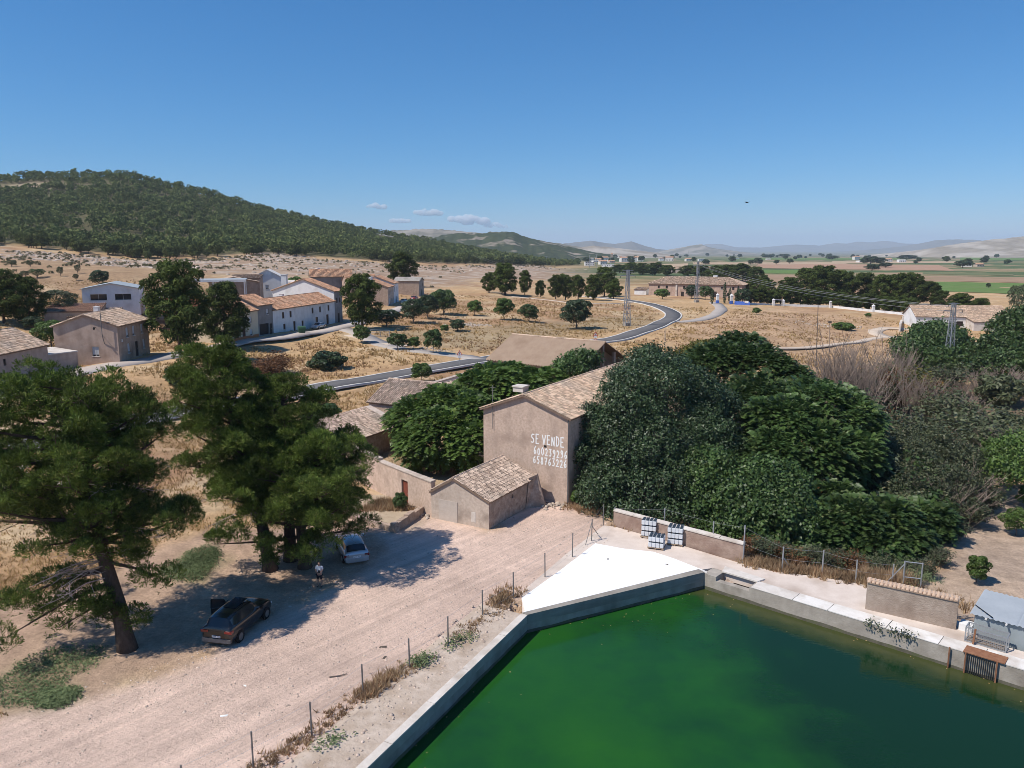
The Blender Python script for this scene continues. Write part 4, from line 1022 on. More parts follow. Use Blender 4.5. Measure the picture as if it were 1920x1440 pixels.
def yard_wall(label, pts, h, thick, material, openings=None, cap=True, name='yard_wall'):
    a0 = Vector(pts[0]); t = thing(name, label, 'wall', (a0.x, a0.y, a0.z))
    for i in range(len(pts) - 1):
        a, b = Vector(pts[i]), Vector(pts[i + 1]); d = Vector((b.x - a.x, b.y - a.y, 0)); L = d.length; u = d.normalized()
        ops = (openings or {}).get(i, [])
        o = a - a0
        m = MB(); wall_face(m, o, u, L, h, [(q[0], q[1], q[2], q[3]) for q in ops], thick)
        inn = Vector((0, 0, 1)).cross(u); bo = o + u * L + inn * thick
        wall_face(m, bo, -u, L, h, [(L - q[0] - q[2], q[1], q[2], q[3]) for q in ops], 0.001)
        z = Vector((0, 0, 1))
        for p in (o, o + u * L): m.poly([p - z * .6, p + z * h, p + inn * thick + z * h, p + inn * thick - z * .6])
        m.poly([o + z * h, o + u * L + z * h, o + u * L + inn * thick + z * h, o + inn * thick + z * h])
        m.build('wall', material, t)
        for q in ops: fit_opening(t, o, u, q, thick * 0.6)
        if cap:
            n = max(2, int(L / 1.6))
            for k in range(n):
                m = MB(); p0 = o + u * (L * k / n + 0.012); p1 = o + u * (L * (k + 1) / n - 0.012); hh = h + rnd.uniform(0.0, 0.03)
                m.raw([p0 - inn * .06 + z * (h + .003), p1 - inn * .06 + z * (h + .003), p1 + inn * (thick + .06) + z * (h + .003), p0 + inn * (thick + .06) + z * (h + .003),
                       p0 - inn * .06 + z * (hh + .08), p1 - inn * .06 + z * (hh + .08), p1 + inn * (thick + .06) + z * (hh + .14), p0 + inn * (thick + .06) + z * (hh + .14)],
                      [(3, 2, 1, 0), (4, 5, 6, 7), (0, 1, 5, 4), (1, 2, 6, 5), (2, 3, 7, 6), (3, 0, 4, 7)])
                m.build('coping_stone', M['coping'] if name != 'yard_wall' else M['plaster_pale'], t)
    return t
yb0 = PZ(712, 926, 0.0); yb1 = ANa + Vector((0.02, 0, 0)); yb_ = PZ(650, 890, 0.2)
Ly = (yb1 - yb0).length
yard_wall('old plastered courtyard wall with a rusty red doorway', [yb_, yb0, yb1], 3.0, 0.4, M['plaster'], {1: [(Ly * 0.45, 0.0, 1.0, 2.25, 'door_red')]})
# raised bed with a broken stone edge
lw = thing('low_wall', 'broken low stone retaining wall in front of the courtyard door', 'wall', tuple(PZ(745, 1000, 0)))
q0 = PZ(655, 973, 0) - lw.location; q1 = PZ(741, 1000, 0) - lw.location; q2 = PZ(795, 964, 0) - lw.location
m_ = MB()
for a, b, hh in ((q0, q1, 0.45), (q1, q2, 0.75)):
    n_ = 9
    for k in range(n_):
        p0 = a.lerp(b, k / n_); p1 = a.lerp(b, (k + 0.97) / n_); nn_ = Vector((-(b - a).y, (b - a).x, 0)).normalized() * 0.42; h_ = hh * rnd.uniform(0.82, 1.08)
        m_.raw([p0, p1, p1 + nn_, p0 + nn_, p0 + Vector((0, 0, h_)), p1 + Vector((0, 0, h_)), p1 + nn_ + Vector((0, 0, h_)), p0 + nn_ + Vector((0, 0, h_))], [(3, 2, 1, 0), (4, 5, 6, 7), (0, 1, 5, 4), (1, 2, 6, 5), (2, 3, 7, 6), (3, 0, 4, 7)])
m_.build('stonework', M['stone'], lw)
sheet('raised_bed', 'raised patch of dry earth in front of the courtyard wall', [PZ(658, 968, 0).xy, PZ(741, 993, 0).xy, PZ(790, 962, 0).xy, PZ(720, 935, 0).xy, PZ(660, 938, 0).xy], 0.38, mat('bed_soil', (0.36, 0.27, 0.18), (0.48, 0.38, 0.27), 1.5, 1, 0.6, 6), 0.6)

# --- outbuildings behind the courtyard
EA = PZ(625, 838, 2.9); EB = PZ(741, 798, 2.9)
e_ = (EB - EA).normalized(); outn = Vector((e_.y, -e_.x, 0))
house('storehouse', 'small storehouse with a lichened single-pitch tile roof beside the courtyard', (EA.x, EA.y, 0), (EB.x, EB.y, 0), 4.0, 2.9, 4.5, 'mono', 'stone', 'tile_grey', front=[(4.8, 1.1, 0.7, 0.8, 'hole')], over=0.2, dx=0.22, dy=0.36, z=0.0, seed=8, cat='outbuilding')
sA = PZ(692, 752, 3.6); sB = PZ(800, 764, 3.6)
house('storehouse', 'storehouse with a ribbed tile roof behind the small lichened one', (sA.x, sA.y, 0.4), (sB.x, sB.y, 0.4), 9, 3.2, 5.3, 'x', 'plaster', 'tile_grey', over=0.25, dx=0.26, dy=0.4, z=0.4, seed=9, cat='outbuilding')
sA = PZ(795, 762, 3.3); sB = PZ(905, 735, 3.3)
house('storehouse', 'storehouse roof half hidden by the big courtyard fig', (sA.x + 0.4, sA.y, 0.4), (sB.x, sB.y, 0.4), 7, 2.9, 4.3, 'x', 'plaster', 'tile_grey', over=0.25, dx=0.26, dy=0.4, z=0.4, seed=10, cat='outbuilding')
yard_wall('low tile-capped wall sloping between the two storehouse roofs', [PZ(685, 763, 3.2) * 1.0 - Vector((0, 0, 2.8)), PZ(748, 798, 3.2) - Vector((0, 0, 2.8))], 2.8, 0.6, M['ochre'])
yard_wall('whitewashed wall with a terracotta edge beside the road and the big fig', [PZ(808, 722, 2.4) - Vector((0, 0, 1.9)), PZ(890, 697, 2.4) - Vector((0, 0, 1.9))], 2.0, 0.5, M['white'])

# --- the barn with a ribbed brown roof
bA = PZ(914, 671, 4.9); bB = PZ(1086, 690, 4.9)
bd = Vector((bB.x - bA.x, bB.y - bA.y, 0)); bL = bd.length
barn = thing('barn', 'long barn with a ribbed brown sheet roof and an open pillared gable', 'barn', (bA.x, bA.y, 0.6), math.atan2(bd.y, bd.x))
bD, bh, br = 13.5, 4.1, 7.4
m_ = MB(); wall_face(m_, (0, 0, 0), Vector((1, 0, 0)), bL, bh, [], .2); m_.build('wall', M['ochre'], barn)
m_ = MB(); wall_face(m_, (bL, bD, 0), Vector((-1, 0, 0)), bL, bh, [], .2); m_.build('wall', M['ochre'], barn)
m_ = MB(); wall_face(m_, (0, bD, 0), Vector((0, -1, 0)), bD, bh, [], .2, [(bD / 2, br)]); m_.build('wall', M['ochre'], barn)
m_ = MB(); wall_face(m_, (bL - 2.2, 0.0, 0), Vector((0, 1, 0)), bD, bh, [], .2, [(bD / 2, br)]); m_.build('gable_wall', M['ochre'], barn)
for yy_, hh_ in ((0.2, bh), (bD * 0.25, 5.6), (bD * 0.5, 7.1), (bD * 0.75, 5.6), (bD - 0.2, bh)):
    m_ = MB(); m_.box(bL - 0.35, yy_ - 0.2, -0.5, bL, yy_ + 0.2, hh_); m_.build('pillar', M['brick_orange'] if yy_ < 1 else M['ochre'], barn)
nr_ = 36; V_ = []; F_ = []
for s_ in (0, 1):
    base_ = len(V_)
    for i in range(nr_ * 2 + 1):
        x_ = -0.3 + (bL + 0.6) * i / (nr_ * 2); dz_ = 0.2 if i % 2 else 0.0
        for t_ in (0, 0.5, 1):
            V_.append((x_, (-0.4 + (bD / 2 + 0.4) * t_) if s_ == 0 else (bD + 0.4 - (bD / 2 + 0.4) * t_), bh - 0.15 + (br - bh + 0.2) * t_ + dz_ + 0.02 * (t_ == 0.5)))
    for i in range(nr_ * 2):
        for j in (0, 1):
            a = base_ + i * 3 + j; F_.append((a, a + 3, a + 4, a + 1) if s_ == 0 else (a, a + 1, a + 4, a + 3))
rfb = put('roof', fastmesh('roof', V_, np.array(F_), M['fibre']), barn)
m_ = MB()
for i in range(12): m_.tube([(-0.3 + (bL + 0.6) * i / 12, bD / 2, br + 0.10), (-0.3 + (bL + 0.6) * (i + 1.03) / 12, bD / 2, br + 0.12)], [0.16, 0.14], 6)
m_.build('ridge_cap', M['tile'], rfb)

# ---------------------------------------------------------------- the village
def up_(p, dz): return (p.x, p.y, p.z + dz)
Wn = lambda x, z, w=0.9, h=1.3, k='old': (x, z, w, h, k)
# left house with the tall dark doorway, and its lower wing
hA = P(-95, 770); hB = P(94, 702)
house('house', 'pinkish plastered house with a tiled roof at the left edge behind the pine', hA, hB, 8.5, 5.4, 7.6, 'x', 'plaster_warm', 'tile', front=[(6.4, 0.0, 1.9, 2.6, 'gate'), (6.6, 3.0, 1.3, 1.9, 'old'), (10.4, 3.7, 0.6, 0.9, 'old'), (10.9, 0.9, 1.1, 1.6, 'old')], apex=0.55, dx=0.3, dy=0.5, seed=21)
hC = P(148, 693)
wing, _L = house('house_wing', 'low flat plastered wing joined to the pinkish house at the left edge', hB, hC, 6, 2.9, 3.1, 'mono', 'plaster_warm', 'coping', cat='outbuilding', over=0.05, seed=22)
# two-storey house with the street corner
hA = P(225, 679); hB = P(345, 652)
dd_ = (hB - hA); dd_.z = 0; dd_.normalize()
hB = hA + dd_ * 12.0
cornerhouse, _L = house('house', 'two-storey brown corner house with a bare plastered side wall and street lamp', hA, hB, 9.2, 5.5, 7.2, 'x', 'ochre', 'tile', front=[Wn(3.0, 3.4, 1.0, 1.5, 'blind'), Wn(5.5, 3.4, 1.0, 1.5, 'blind'), Wn(8.8, 3.4, 1.0, 1.5, 'blind'), Wn(3.2, 0.9, 1.0, 1.5, 'blind'), (6.2, 0, 1.2, 2.4, 'door'), Wn(9.2, .9, 1.0, 1.5, 'blind')], left=[Wn(5.3, 0.9, 1.0, 1.5, 'blind')], walls={'left': 'plaster_warm'}, dx=0.3, dy=0.5, seed=23, chimney=[(8.5, 6.4, 7.0, .7, .7)])
m_ = MB(); m_.tube([(-0.04, 2.0, 2.8), (-0.55, 2.0, 4.3), (-0.55, 2.0, 7.8)], 0.06, 5); m_.bar((-0.55, 2.0, 6.9), (-0.1, 2.0, 6.6), 0.05); m_.build('cable_mast', M['steel_dull'], cornerhouse)
m_ = MB(); m_.bar((-0.02, 3.0, 5.2), (-0.8, 3.0, 5.4), 0.05); m_.tube([(-0.8, 3.0, 5.38), (-0.8, 3.0, 5.2), (-0.8, 3.0, 5.0)], [0.05, 0.16, 0.10], 8); m_.build('street_lamp', M['black'], cornerhouse)
m_ = MB(); m_.box(1.0, -0.15, 2.9, 1.4, -0.003, 3.3); m_.build('meter_box', M['frame'], cornerhouse)
# row: cream, grey, white
rA = P(430, 646); rB = P(636, 604); rd = (rB - rA); rd.z = 0; rl = rd.length; rd.normalize()
def on_row(px, py):
    p = P(px, py); t = (p - rA).dot(rd); q = rA + rd * t; return Vector((q.x, q.y, tz(q.x, q.y)))
c0, c1, c2, c3 = rA, on_row(496, 632), on_row(530, 626), on_row(635, 606)
lw_ = (c1 - c0).length
house('house', 'cream house with an orange skirting in the village row', c0, c1, 8.5, 6.0, 7.9, 'x', 'cream', 'tile_red', front=[Wn(lw_ - 3.4, 3.5, 1.0, 1.3, 'blind'), Wn(lw_ - 3.3, 0.9, 1.0, 1.3, 'blind'), (lw_ - 6.0, 0, 1.2, 2.4, 'door_wood'), Wn(lw_ - 8.2, .9, 1, 1.3, 'old'), Wn(lw_ - 8.2, 3.5, 1, 1.3, 'blind')], skirt=('skirt', 1.0), dx=0.32, dy=0.55, seed=31, chimney=[(4, 5.5, 7.3, .7, .8)])
lw_ = (c2 - c1).length
gh, _L = house('house', 'unfinished grey rendered house between the cream and the white one', c1 + rd * 0.01, c2 - rd * 0.01, 8.5, 6.5, 8.4, 'x', 'grey_render', 'tile_red', front=[Wn(lw_ * .55, 4.3, 1.0, 1.2, 'blind'), (lw_ * 0.08, 0.2, lw_ * .6, 2.3, 'hole'), (lw_ * .75, 0, 1.0, 2.3, 'door')], dx=0.32, dy=0.55, seed=32)
lw_ = (c3 - c2).length
house('house', 'long white two-storey house with brown shutters and a red tile roof', c2, c3, 8.5, 5.6, 7.6, 'x', 'white', 'tile_red',
      front=[Wn(lw_ * f, 3.35, .95, 1.35, 'shutter') for f in (0.13, 0.24, 0.59, 0.72, 0.87)] + [Wn(lw_ * .14, .9, .95, 1.2, 'shutter'), (lw_ * .29, 0, 1.0, 2.3, 'door_wood'), Wn(lw_ * .42, .9, .95, 1.2, 'shutter'), Wn(lw_ * .65, .8, 1.3, 1.5, 'old'), (lw_ * .84, 0, 1.3, 2.5, 'door_wood')], dx=0.32, dy=0.55, seed=33, chimney=[(5, 6, 7.0, .7, .8), (14, 5.6, 7.2, .8, .8)])
c4 = c3 + rd * 4.4
house('house', 'tall narrow house with grey front and white side wall beyond the white row', c3 + rd * .02 + Vector((0, 0, 0.1)), c4, 17, 8.0, 10.9, 'x', 'grey_render', 'tile_red', front=[Wn(1.0, 4.9, .8, 1.3, 'shutter'), Wn(2.6, 4.9, .8, 1.3, 'shutter'), (1.6, 0, 1.1, 2.3, 'door')], walls={'left': 'white', 'right': 'white'}, dx=0.32, dy=0.55, seed=34)
nrm_ = Vector((-rd.y, rd.x, 0))
def behind(px, py, back):        # a spot in the second row, back from the street
    p = on_row(px, py); q = p + nrm_ * back; return Vector((q.x, q.y, tz(q.x, q.y)))
a_ = P(394, 574); house('house', 'brown plastered block with a shallow roof behind the two street pines', a_, a_ + rd * 4 + Vector((11, 0, 0)), 9, 6.4, 7.6, 'y', 'ochre', 'tile', front=[Wn(4, 3.6, .9, 1.2, 'old')], walls={'right': 'stone'}, dx=0.36, dy=0.6, seed=35)
a_ = P(434, 572); house('house', 'taller brown box-like house in the back row, right of the shallow-roofed block', a_, a_ + Vector((7.5, 1.5, 0)), 8, 7.2, 7.9, 'mono', 'plaster_warm', 'tile', front=[Wn(3, 4.2, .9, 1.2, 'hole')], walls={'right': 'ochre'}, dx=0.36, dy=0.6, seed=38)
a_ = P(472, 566); house('house', 'white house with a pale stepped roof in the back row', a_, a_ + Vector((9, 2, 0)), 9, 6.8, 9.2, 'y', 'white', 'coping_white', front=[Wn(4, 3.6, .9, 1.2, 'blind')], dx=0.36, dy=0.6, seed=36)
a_ = P(507, 562); house('house', 'low pale house with a terrace wall in the back row', a_, a_ + Vector((7, 2, 0)), 7, 5.2, 5.6, 'mono', 'coping_white', 'coping', front=[Wn(2.5, 2.6, .9, 1.2, 'old')], dx=0.36, dy=0.6, seed=39)
a_ = P(536, 580); tw = thing('water_tank', 'square white chimney-like tank tower behind the white house', 'tank', up_(a_, 0)); m_ = MB(); m_.box(-0.7, -0.7, -0.5, 0.7, 0.7, 9.4); m_.build('tower', M['white'], tw); m_ = MB(); m_.box(-0.8, -0.8, 9.403, 0.8, 0.8, 9.6); m_.build('lid', M['coping_white'], tw)
a_ = P(584, 556); house('house', 'long red-roofed house with a grey back wall in the second row', a_, a_ + Vector((13, 4, 0)), 8, 6.6, 8.8, 'x', 'grey_render', 'tile_red', front=[Wn(3, 3.6, .9, 1.2, 'old')], dx=0.36, dy=0.6, seed=37, chimney=[(3, 5, 8.3, .8, .9)])
a_ = P(652, 560); house('house', 'small tan house with a red roof behind the street bend pine', a_, a_ + Vector((9, 4, 0)), 8, 5.6, 7.4, 'x', 'plaster_warm', 'tile_red', front=[Wn(2, 3.2, .9, 1.2, 'old'), Wn(6, 3.2, .9, 1.2, 'shutter')], dx=0.36, dy=0.6, seed=40)
# second group by the bend
sA = P(728, 574); sB = P(753, 563); sd = (sB - sA); sd.z = 0; sd.normalize()
house('house', 'village house with a rubble stone gable and beige front', sA, sA + sd * 8.0, 12, 6.0, 8.2, 'x', 'plaster_pale', 'tile_red', front=[Wn(1.2, 3.4, .9, 1.4, 'old'), Wn(4.6, 3.4, .9, 1.4, 'blind'), (1.2, 0, 1.6, 2.4, 'blind'), Wn(4.8, .8, 1, 1.4, 'old')], walls={'left': 'stone'}, dx=0.36, dy=0.6, seed=41, chimney=[(1.0, 6, 8.0, 1.6, 1.2)])
q_ = sA + sd * 8.05; house('house', 'white house next to the stone-gabled one', q_, q_ + sd * 7, 12, 6.8, 9.0, 'x', 'white', 'tile_red', front=[Wn(1.2, 3.9, .9, 1.6, 'old'), Wn(4.4, 3.9, .9, 1.6, 'old'), (2.8, 0, 1.2, 2.4, 'door_wood')], dx=0.36, dy=0.6, seed=42)
q_ = P(786, 556); house('house', 'roofless grey ruin with peeling walls at the end of the street', q_, q_ + sd * 9, 9, 5.6, 6.8, 'y', 'concrete', 'concrete', front=[Wn(1.5, 3.3, .9, 1.4, 'hole'), Wn(6, 3.3, .9, 1.4, 'hole'), (3.7, 0, 1.2, 2.4, 'hole')], walls={'left': 'stone'}, dx=0.4, dy=0.7, seed=43)
# modern white building, canopy and low sheds behind the corner house
mA = P(157, 588); house('white_hall', 'modern white building with a shallow grey sheet roof', mA, mA + Vector((11, 4.0, 0)), 12, 5.6, 6.8, 'y', 'white', 'sheet_grey', front=[(1.6, 2.9, 3.4, 1.4, 'window'), (6.6, 2.9, 3.4, 1.4, 'window')], left=[(8.6, 0.2, 1.8, 4.0, 'window')], over=0.35, seed=44, cat='hall')
bA_ = mA + Vector((13.2, 5.2, 0)); house('brick_shed', 'orange brick shed with a pale lean-to roof beside the white hall', bA_, bA_ + Vector((9.5, 3.0, 0)), 7, 3.4, 4.4, 'mono', 'brick_orange', 'coping_white', over=0.3, seed=45, cat='outbuilding')
cp = thing('canopy', 'open white steel canopy with slanting braces and a flat grey roof', 'canopy', up_(mA + Vector((14, 20, 0)), 0.4), 0.28)
m_ = MB(); m_.box(-0.4, -0.4, 6.1, 15.4, 8.4, 6.35); m_.build('roof', M['sheet_grey'], cp)
m_ = MB(); m_.box(-0.4, -0.46, 5.75, 15.4, -0.405, 6.35); m_.build('fascia', M['white'], cp)
for x_ in (0, 7.5, 15):
    for y_ in (0, 8):
        m_ = MB(); m_.box(x_ - .14, y_ - .14, -0.8, x_ + .14, y_ + .14, 6.09); m_.build('post', M['white'], cp)
for x_ in (0, 7.5):
    m_ = MB(); m_.bar((x_ + 0.1, -0.02, 5.7), (x_ + 7.3, -0.02, 1.2) if x_ == 0 else (x_ + 3.5, -0.02, 1.2), 0.16); m_.build('brace', M['white'], cp)
for lab, px, L_, hh, mt in (('low building with a dull terracotta roof left of the corner house', (84, 612), 10, 2.9, 'tile_red'), ('second low terracotta roof close behind the corner house', (128, 618), 9, 2.6, 'tile')):
    q_ = P(*px); house('low_shed', lab, q_, q_ + Vector((L_, 3, 0)), 7, hh, hh + 1.2, 'mono', 'ochre', mt, dx=0.36, dy=0.6, over=0.1, cat='outbuilding')

# ---------------------------------------------------------------- the big farmhouse and its boundary
fA = P(1216, 553.5); fB = P(1396, 559)
fd = Vector((fB.x - fA.x, fB.y - fA.y, 0)); fL = 44.0; fd.normalize(); fB = fA + fd * fL
ff = [Wn(f * fL, 3.7, 1.0, 1.4, k) for f, k in ((0.10, 'old'), (0.19, 'old'), (0.38, 'old'), (0.50, 'window'), (0.66, 'window'), (0.78, 'window'), (0.9, 'old'))] + [Wn(f * fL, .7, 1.0, 1.5, 'old') for f in (0.06, 0.22, 0.53, .62, 0.85)] + [(0.36 * fL, 0, 1.4, 2.4, 'door'), (0.70 * fL, 0, 1.8, 2.8, 'door')]
farm, _L = house('farmhouse', 'long farmhouse with a hipped tile roof and stone walls on the plain', fA, fB, 15, 5.9, 9.3, 'hip', 'plaster_warm', 'tile', front=ff, over=0.6, dx=0.42, dy=0.7, z=fA.z - 0.3, walls={'left': 'white'}, seed=51, chimney=[(30, 9, 9.0, 1.8, 0.9)])
m_ = MB(); m_.box(fL * .30, -0.35, -0.5, fL * .30 + 0.8, -0.005, 6.0); m_.build('buttress', M['coping'], farm)
q_ = fA - fd * 6.5; house('lean_to', 'small white lean-to at the left end of the farmhouse', q_ + Vector((0, 4, 0)), q_ + fd * 5.8 + Vector((0, 4, 0)), 6, 2.4, 3.2, 'mono', 'white', 'tile', dx=0.42, dy=0.7, cat='outbuilding', seed=52)
q_ = P(1252, 512); house('barn', 'distant shed with a pale roof behind the farmhouse', q_, q_ + Vector((26, -3, 0)), 12, 3.8, 6.0, 'x', 'plaster_pale', 'tile', dx=0.6, dy=1.0, over=0.2, cat='outbuilding', seed=53)
# boundary wall with pillars
bpts = [P(1400, 571), P(1470, 573.5), P(1557, 576.5), P(1640, 585), P(1708, 592)]
bw = thing('boundary_wall', 'low whitewashed boundary wall with little pillars in front of the pine grove', 'wall', tuple(bpts[0]))
for i in range(4):
    a, b = bpts[i] - bpts[0], bpts[i + 1] - bpts[0]; n_ = 4
    for k in range(n_):
        p0, p1 = a.lerp(b, k / n_), a.lerp(b, (k + 1) / n_ - .002)
        m_ = MB(); m_.bar((p0.x, p0.y, min(p0.z, p1.z) + .1), (p1.x, p1.y, min(p0.z, p1.z) + .1), 0.35, 1.5 + rnd.uniform(-.05, .05)); m_.build('wall_panel', M['white'], bw)
for p in (P(1450, 573), P(1468, 574), P(1557, 577), P(1637, 585)):
    q = p - bpts[0]; m_ = MB(); m_.box(q.x - .45, q.y - .45, q.z - .4, q.x + .45, q.y + .45, q.z + 2.3); m_.raw([(q.x - .55, q.y - .55, q.z + 2.303), (q.x + .55, q.y - .55, q.z + 2.303), (q.x + .55, q.y + .55, q.z + 2.303), (q.x - .55, q.y + .55, q.z + 2.303), (q.x, q.y, q.z + 2.9)], [(3, 2, 1, 0), (0, 1, 4), (1, 2, 4), (2, 3, 4), (3, 0, 4)])
    m_.build('pillar', M['white'], bw)
q0_, q1_ = P(1450, 573) - bpts[0], P(1468, 574) - bpts[0]; m_ = MB(); m_.bar((q0_.x, q0_.y, q0_.z + 2.45), (q1_.x, q1_.y, q1_.z + 2.45), 0.5, 0.3); m_.build('lintel', M['white'], bw)
for px, lab in (((1345, 569), 'blue and white gate pillar at the end of the curving lane'), ((1371, 570), 'blue and white gate pillar on the right of the farm entrance')):
    p = P(*px); g_ = thing('gate_pillar', lab, 'gate pillar', tuple(p))
    m_ = MB(); m_.box(-.55, -.55, -.3, .55, .55, 1.3); m_.build('base', M['blue'], g_)
    m_ = MB(); m_.box(-.5, -.5, 1.303, .5, .5, 3.4); m_.raw([(-.65, -.65, 3.403), (.65, -.65, 3.403), (.65, .65, 3.403), (-.65, .65, 3.403), (0, 0, 4.2)], [(3, 2, 1, 0), (0, 1, 4), (1, 2, 4), (2, 3, 4), (3, 0, 4)]); m_.build('shaft', M['white'], g_)
p = P(1374, 571); b2 = P(1406, 572.5); bl = thing('blue_wall', 'bright blue painted low wall beside the farm entrance', 'wall', tuple(p)); d_ = b2 - p
m_ = MB(); m_.bar((0.7, 0, .5), (d_.x, d_.y, d_.z + .5), 0.4, 1.7); m_.build('wall', M['blue'], bl)
m_ = MB(); m_.bar((d_.x * .68, d_.y * .68 - .22, 1.2), (d_.x * .9, d_.y * .9 - .22, 1.2), 0.03, 0.9); m_.build('notice_board', M['white'], bl)
# right-hand tiled shed
q_ = P(1716, 616); qd = Vector((1, -0.12, 0)).normalized()
house('farm_shed', 'long tiled farm shed with a white gable behind the walnut tree on the right', q_, q_ + qd * 27, 11, 3.9, 6.9, 'x', 'white', 'tile', dx=0.3, dy=0.5, over=0.3, front=[(12, .8, 2, 1.6, 'hole')], seed=61, cat='outbuilding')
house('farm_shed', 'lower tiled annex in front of the long farm shed', q_ + qd * 14.0 - Vector((0, 5.7, 0)), q_ + qd * 23 - Vector((0, 5.7, 0)), 5.6, 2.8, 3.7, 'mono', 'coping', 'tile', dx=0.3, dy=0.5, over=0.25, seed=62, cat='outbuilding')
yard_wall('short pale rubble wall at the corner of the tiled farm shed', [P(1688, 622), P(1692, 606), P(1712, 606)], 2.2, 0.5, M['coping'], name='shed_wall')

# ---------------------------------------------------------------- the distant town and scattered farms
def block_mesh(name, w, d, h, rise, mats):
    m = MB(); m.box(-w / 2, -d / 2, -2, w / 2, d / 2, h); n0 = len(m.f)
    m.raw([(-w / 2 - .3, -d / 2 - .3, h + .01), (w / 2 + .3, -d / 2 - .3, h + .01), (w / 2 + .3, d / 2 + .3, h + .01), (-w / 2 - .3, d / 2 + .3, h + .01), (-w / 2 - .3, 0, h + rise), (w / 2 + .3, 0, h + rise)], [(0, 1, 5, 4), (2, 3, 4, 5), (0, 4, 3), (1, 2, 5), (3, 2, 1, 0)]); n1 = len(m.f)
    k = max(2, int(w / 3.2))
    for i in range(k):
        for zz in ([1.2, 4.0] if h > 5 else [1.2]):
            x = -w / 2 + (i + .5) * w / k; m.box(x - .5, -d / 2 - .04, zz, x + .5, -d / 2 - .002, zz + 1.3)
    me = bpy.data.meshes.new(name); me.from_pydata([tuple(map(float, v)) for v in m.v], [], m.f); me.update()
    for q in mats: me.materials.append(q)
    for i, p in enumerate(me.polygons): p.material_index = 0 if i < n0 else (1 if i < n1 else 2)
    return me
town_mats = [M['white'], M['coping_white'], M['plaster_pale'], M['cream'], M['plaster_warm']]
variants = []
for i in range(7):
    w, d, h = rnd.uniform(9, 20), rnd.uniform(8, 12), rnd.choice((5.5, 6.0, 6.5, 8.5, 3.4))
    variants.append(block_mesh('town_house', w, d, h, rnd.uniform(1.2, 2.4) if i % 3 else 0.3, [town_mats[i % 3 if i < 5 else i % 5], M['tile_red'] if i % 3 else M['coping_white'], M['door_and_void']]))
for i in range(78):
    u = rnd.random(); px = 1026 + u * 175; lo = np.interp(px, [1026, 1080, 1140, 1205], [487, 491, 493, 491]); hi = np.interp(px, [1026, 1080, 1140, 1205], [484, 480, 481, 485])
    p = P(px, rnd.uniform(hi, lo)); o = put('town_house', variants[rnd.randrange(7)], None, (p.x, p.y, p.z)); o.rotation_euler = (0, 0, rnd.choice((0.1, 0.25, -0.15, 1.6)))
    tag(o, 'small pale house in the distant town at the foot of the hill', 'house', 'pale houses of the distant town', 'thing')
p = P(1147, 489); o = thing('church_tower', 'square church tower rising above the distant town houses', 'tower', tuple(p)); m_ = MB(); m_.box(-2.6, -2.6, -2, 2.6, 2.6, 17); m_.build('tower', M['plaster_warm'], o); m_ = MB(); m_.raw([(-3, -3, 17.01), (3, -3, 17.01), (3, 3, 17.01), (-3, 3, 17.01), (0, 0, 20)], [(3, 2, 1, 0), (0, 1, 4), (1, 2, 4), (2, 3, 4), (3, 0, 4)]); m_.build('roof', M['tile_red'], o)
scat = [(925, 474), (945, 477), (985, 479), (1010, 481), (1240, 489), (1255, 490), (1290, 490), (1315, 490), (1380, 486), (1440, 487), (1560, 483), (1640, 486), (1605, 487), (1665, 491), (1690, 492), (1615, 492), (1812, 500), (1835, 500), (1702, 476), (1712, 477), (1130, 496), (1105, 498), (1140, 500), (1500, 484), (1885, 482)]
for i, (a, b) in enumerate(scat):
    p = P(a, b); o = put('farm_building', variants[(i * 3) % 7], None, tuple(p)); o.rotation_euler = (0, 0, rnd.uniform(-.3, .3))
    tag(o, 'small pale farm building scattered over the plain', 'farm building', 'farm buildings scattered over the plain', 'thing')

# ---------------------------------------------------------------- vegetation
def unit(v): return v / (np.linalg.norm(v, axis=-1, keepdims=True) + 1e-9)

def leaf_quads(C, N, size, aspect, g, tilt=0.7, droop=0.0):
    """diamond leaves: one island each"""
    n = len(C)
    nn = unit(N + g.normal(0, tilt, (n, 3)))
    t = unit(np.cross(nn, g.normal(0, 1, (n, 3)))); t[:, 2] -= droop; t = unit(t)
    b = unit(np.cross(nn, t))
    s = (size * g.uniform(0.7, 1.35, n))[:, None]
    V = np.stack([C - t * s * .5, C + b * s * aspect * .5 + t * s * .05, C + t * s * .5, C - b * s * aspect * .5 + t * s * .05], 1).reshape(-1, 3)
    return V, np.arange(4 * n).reshape(n, 4)

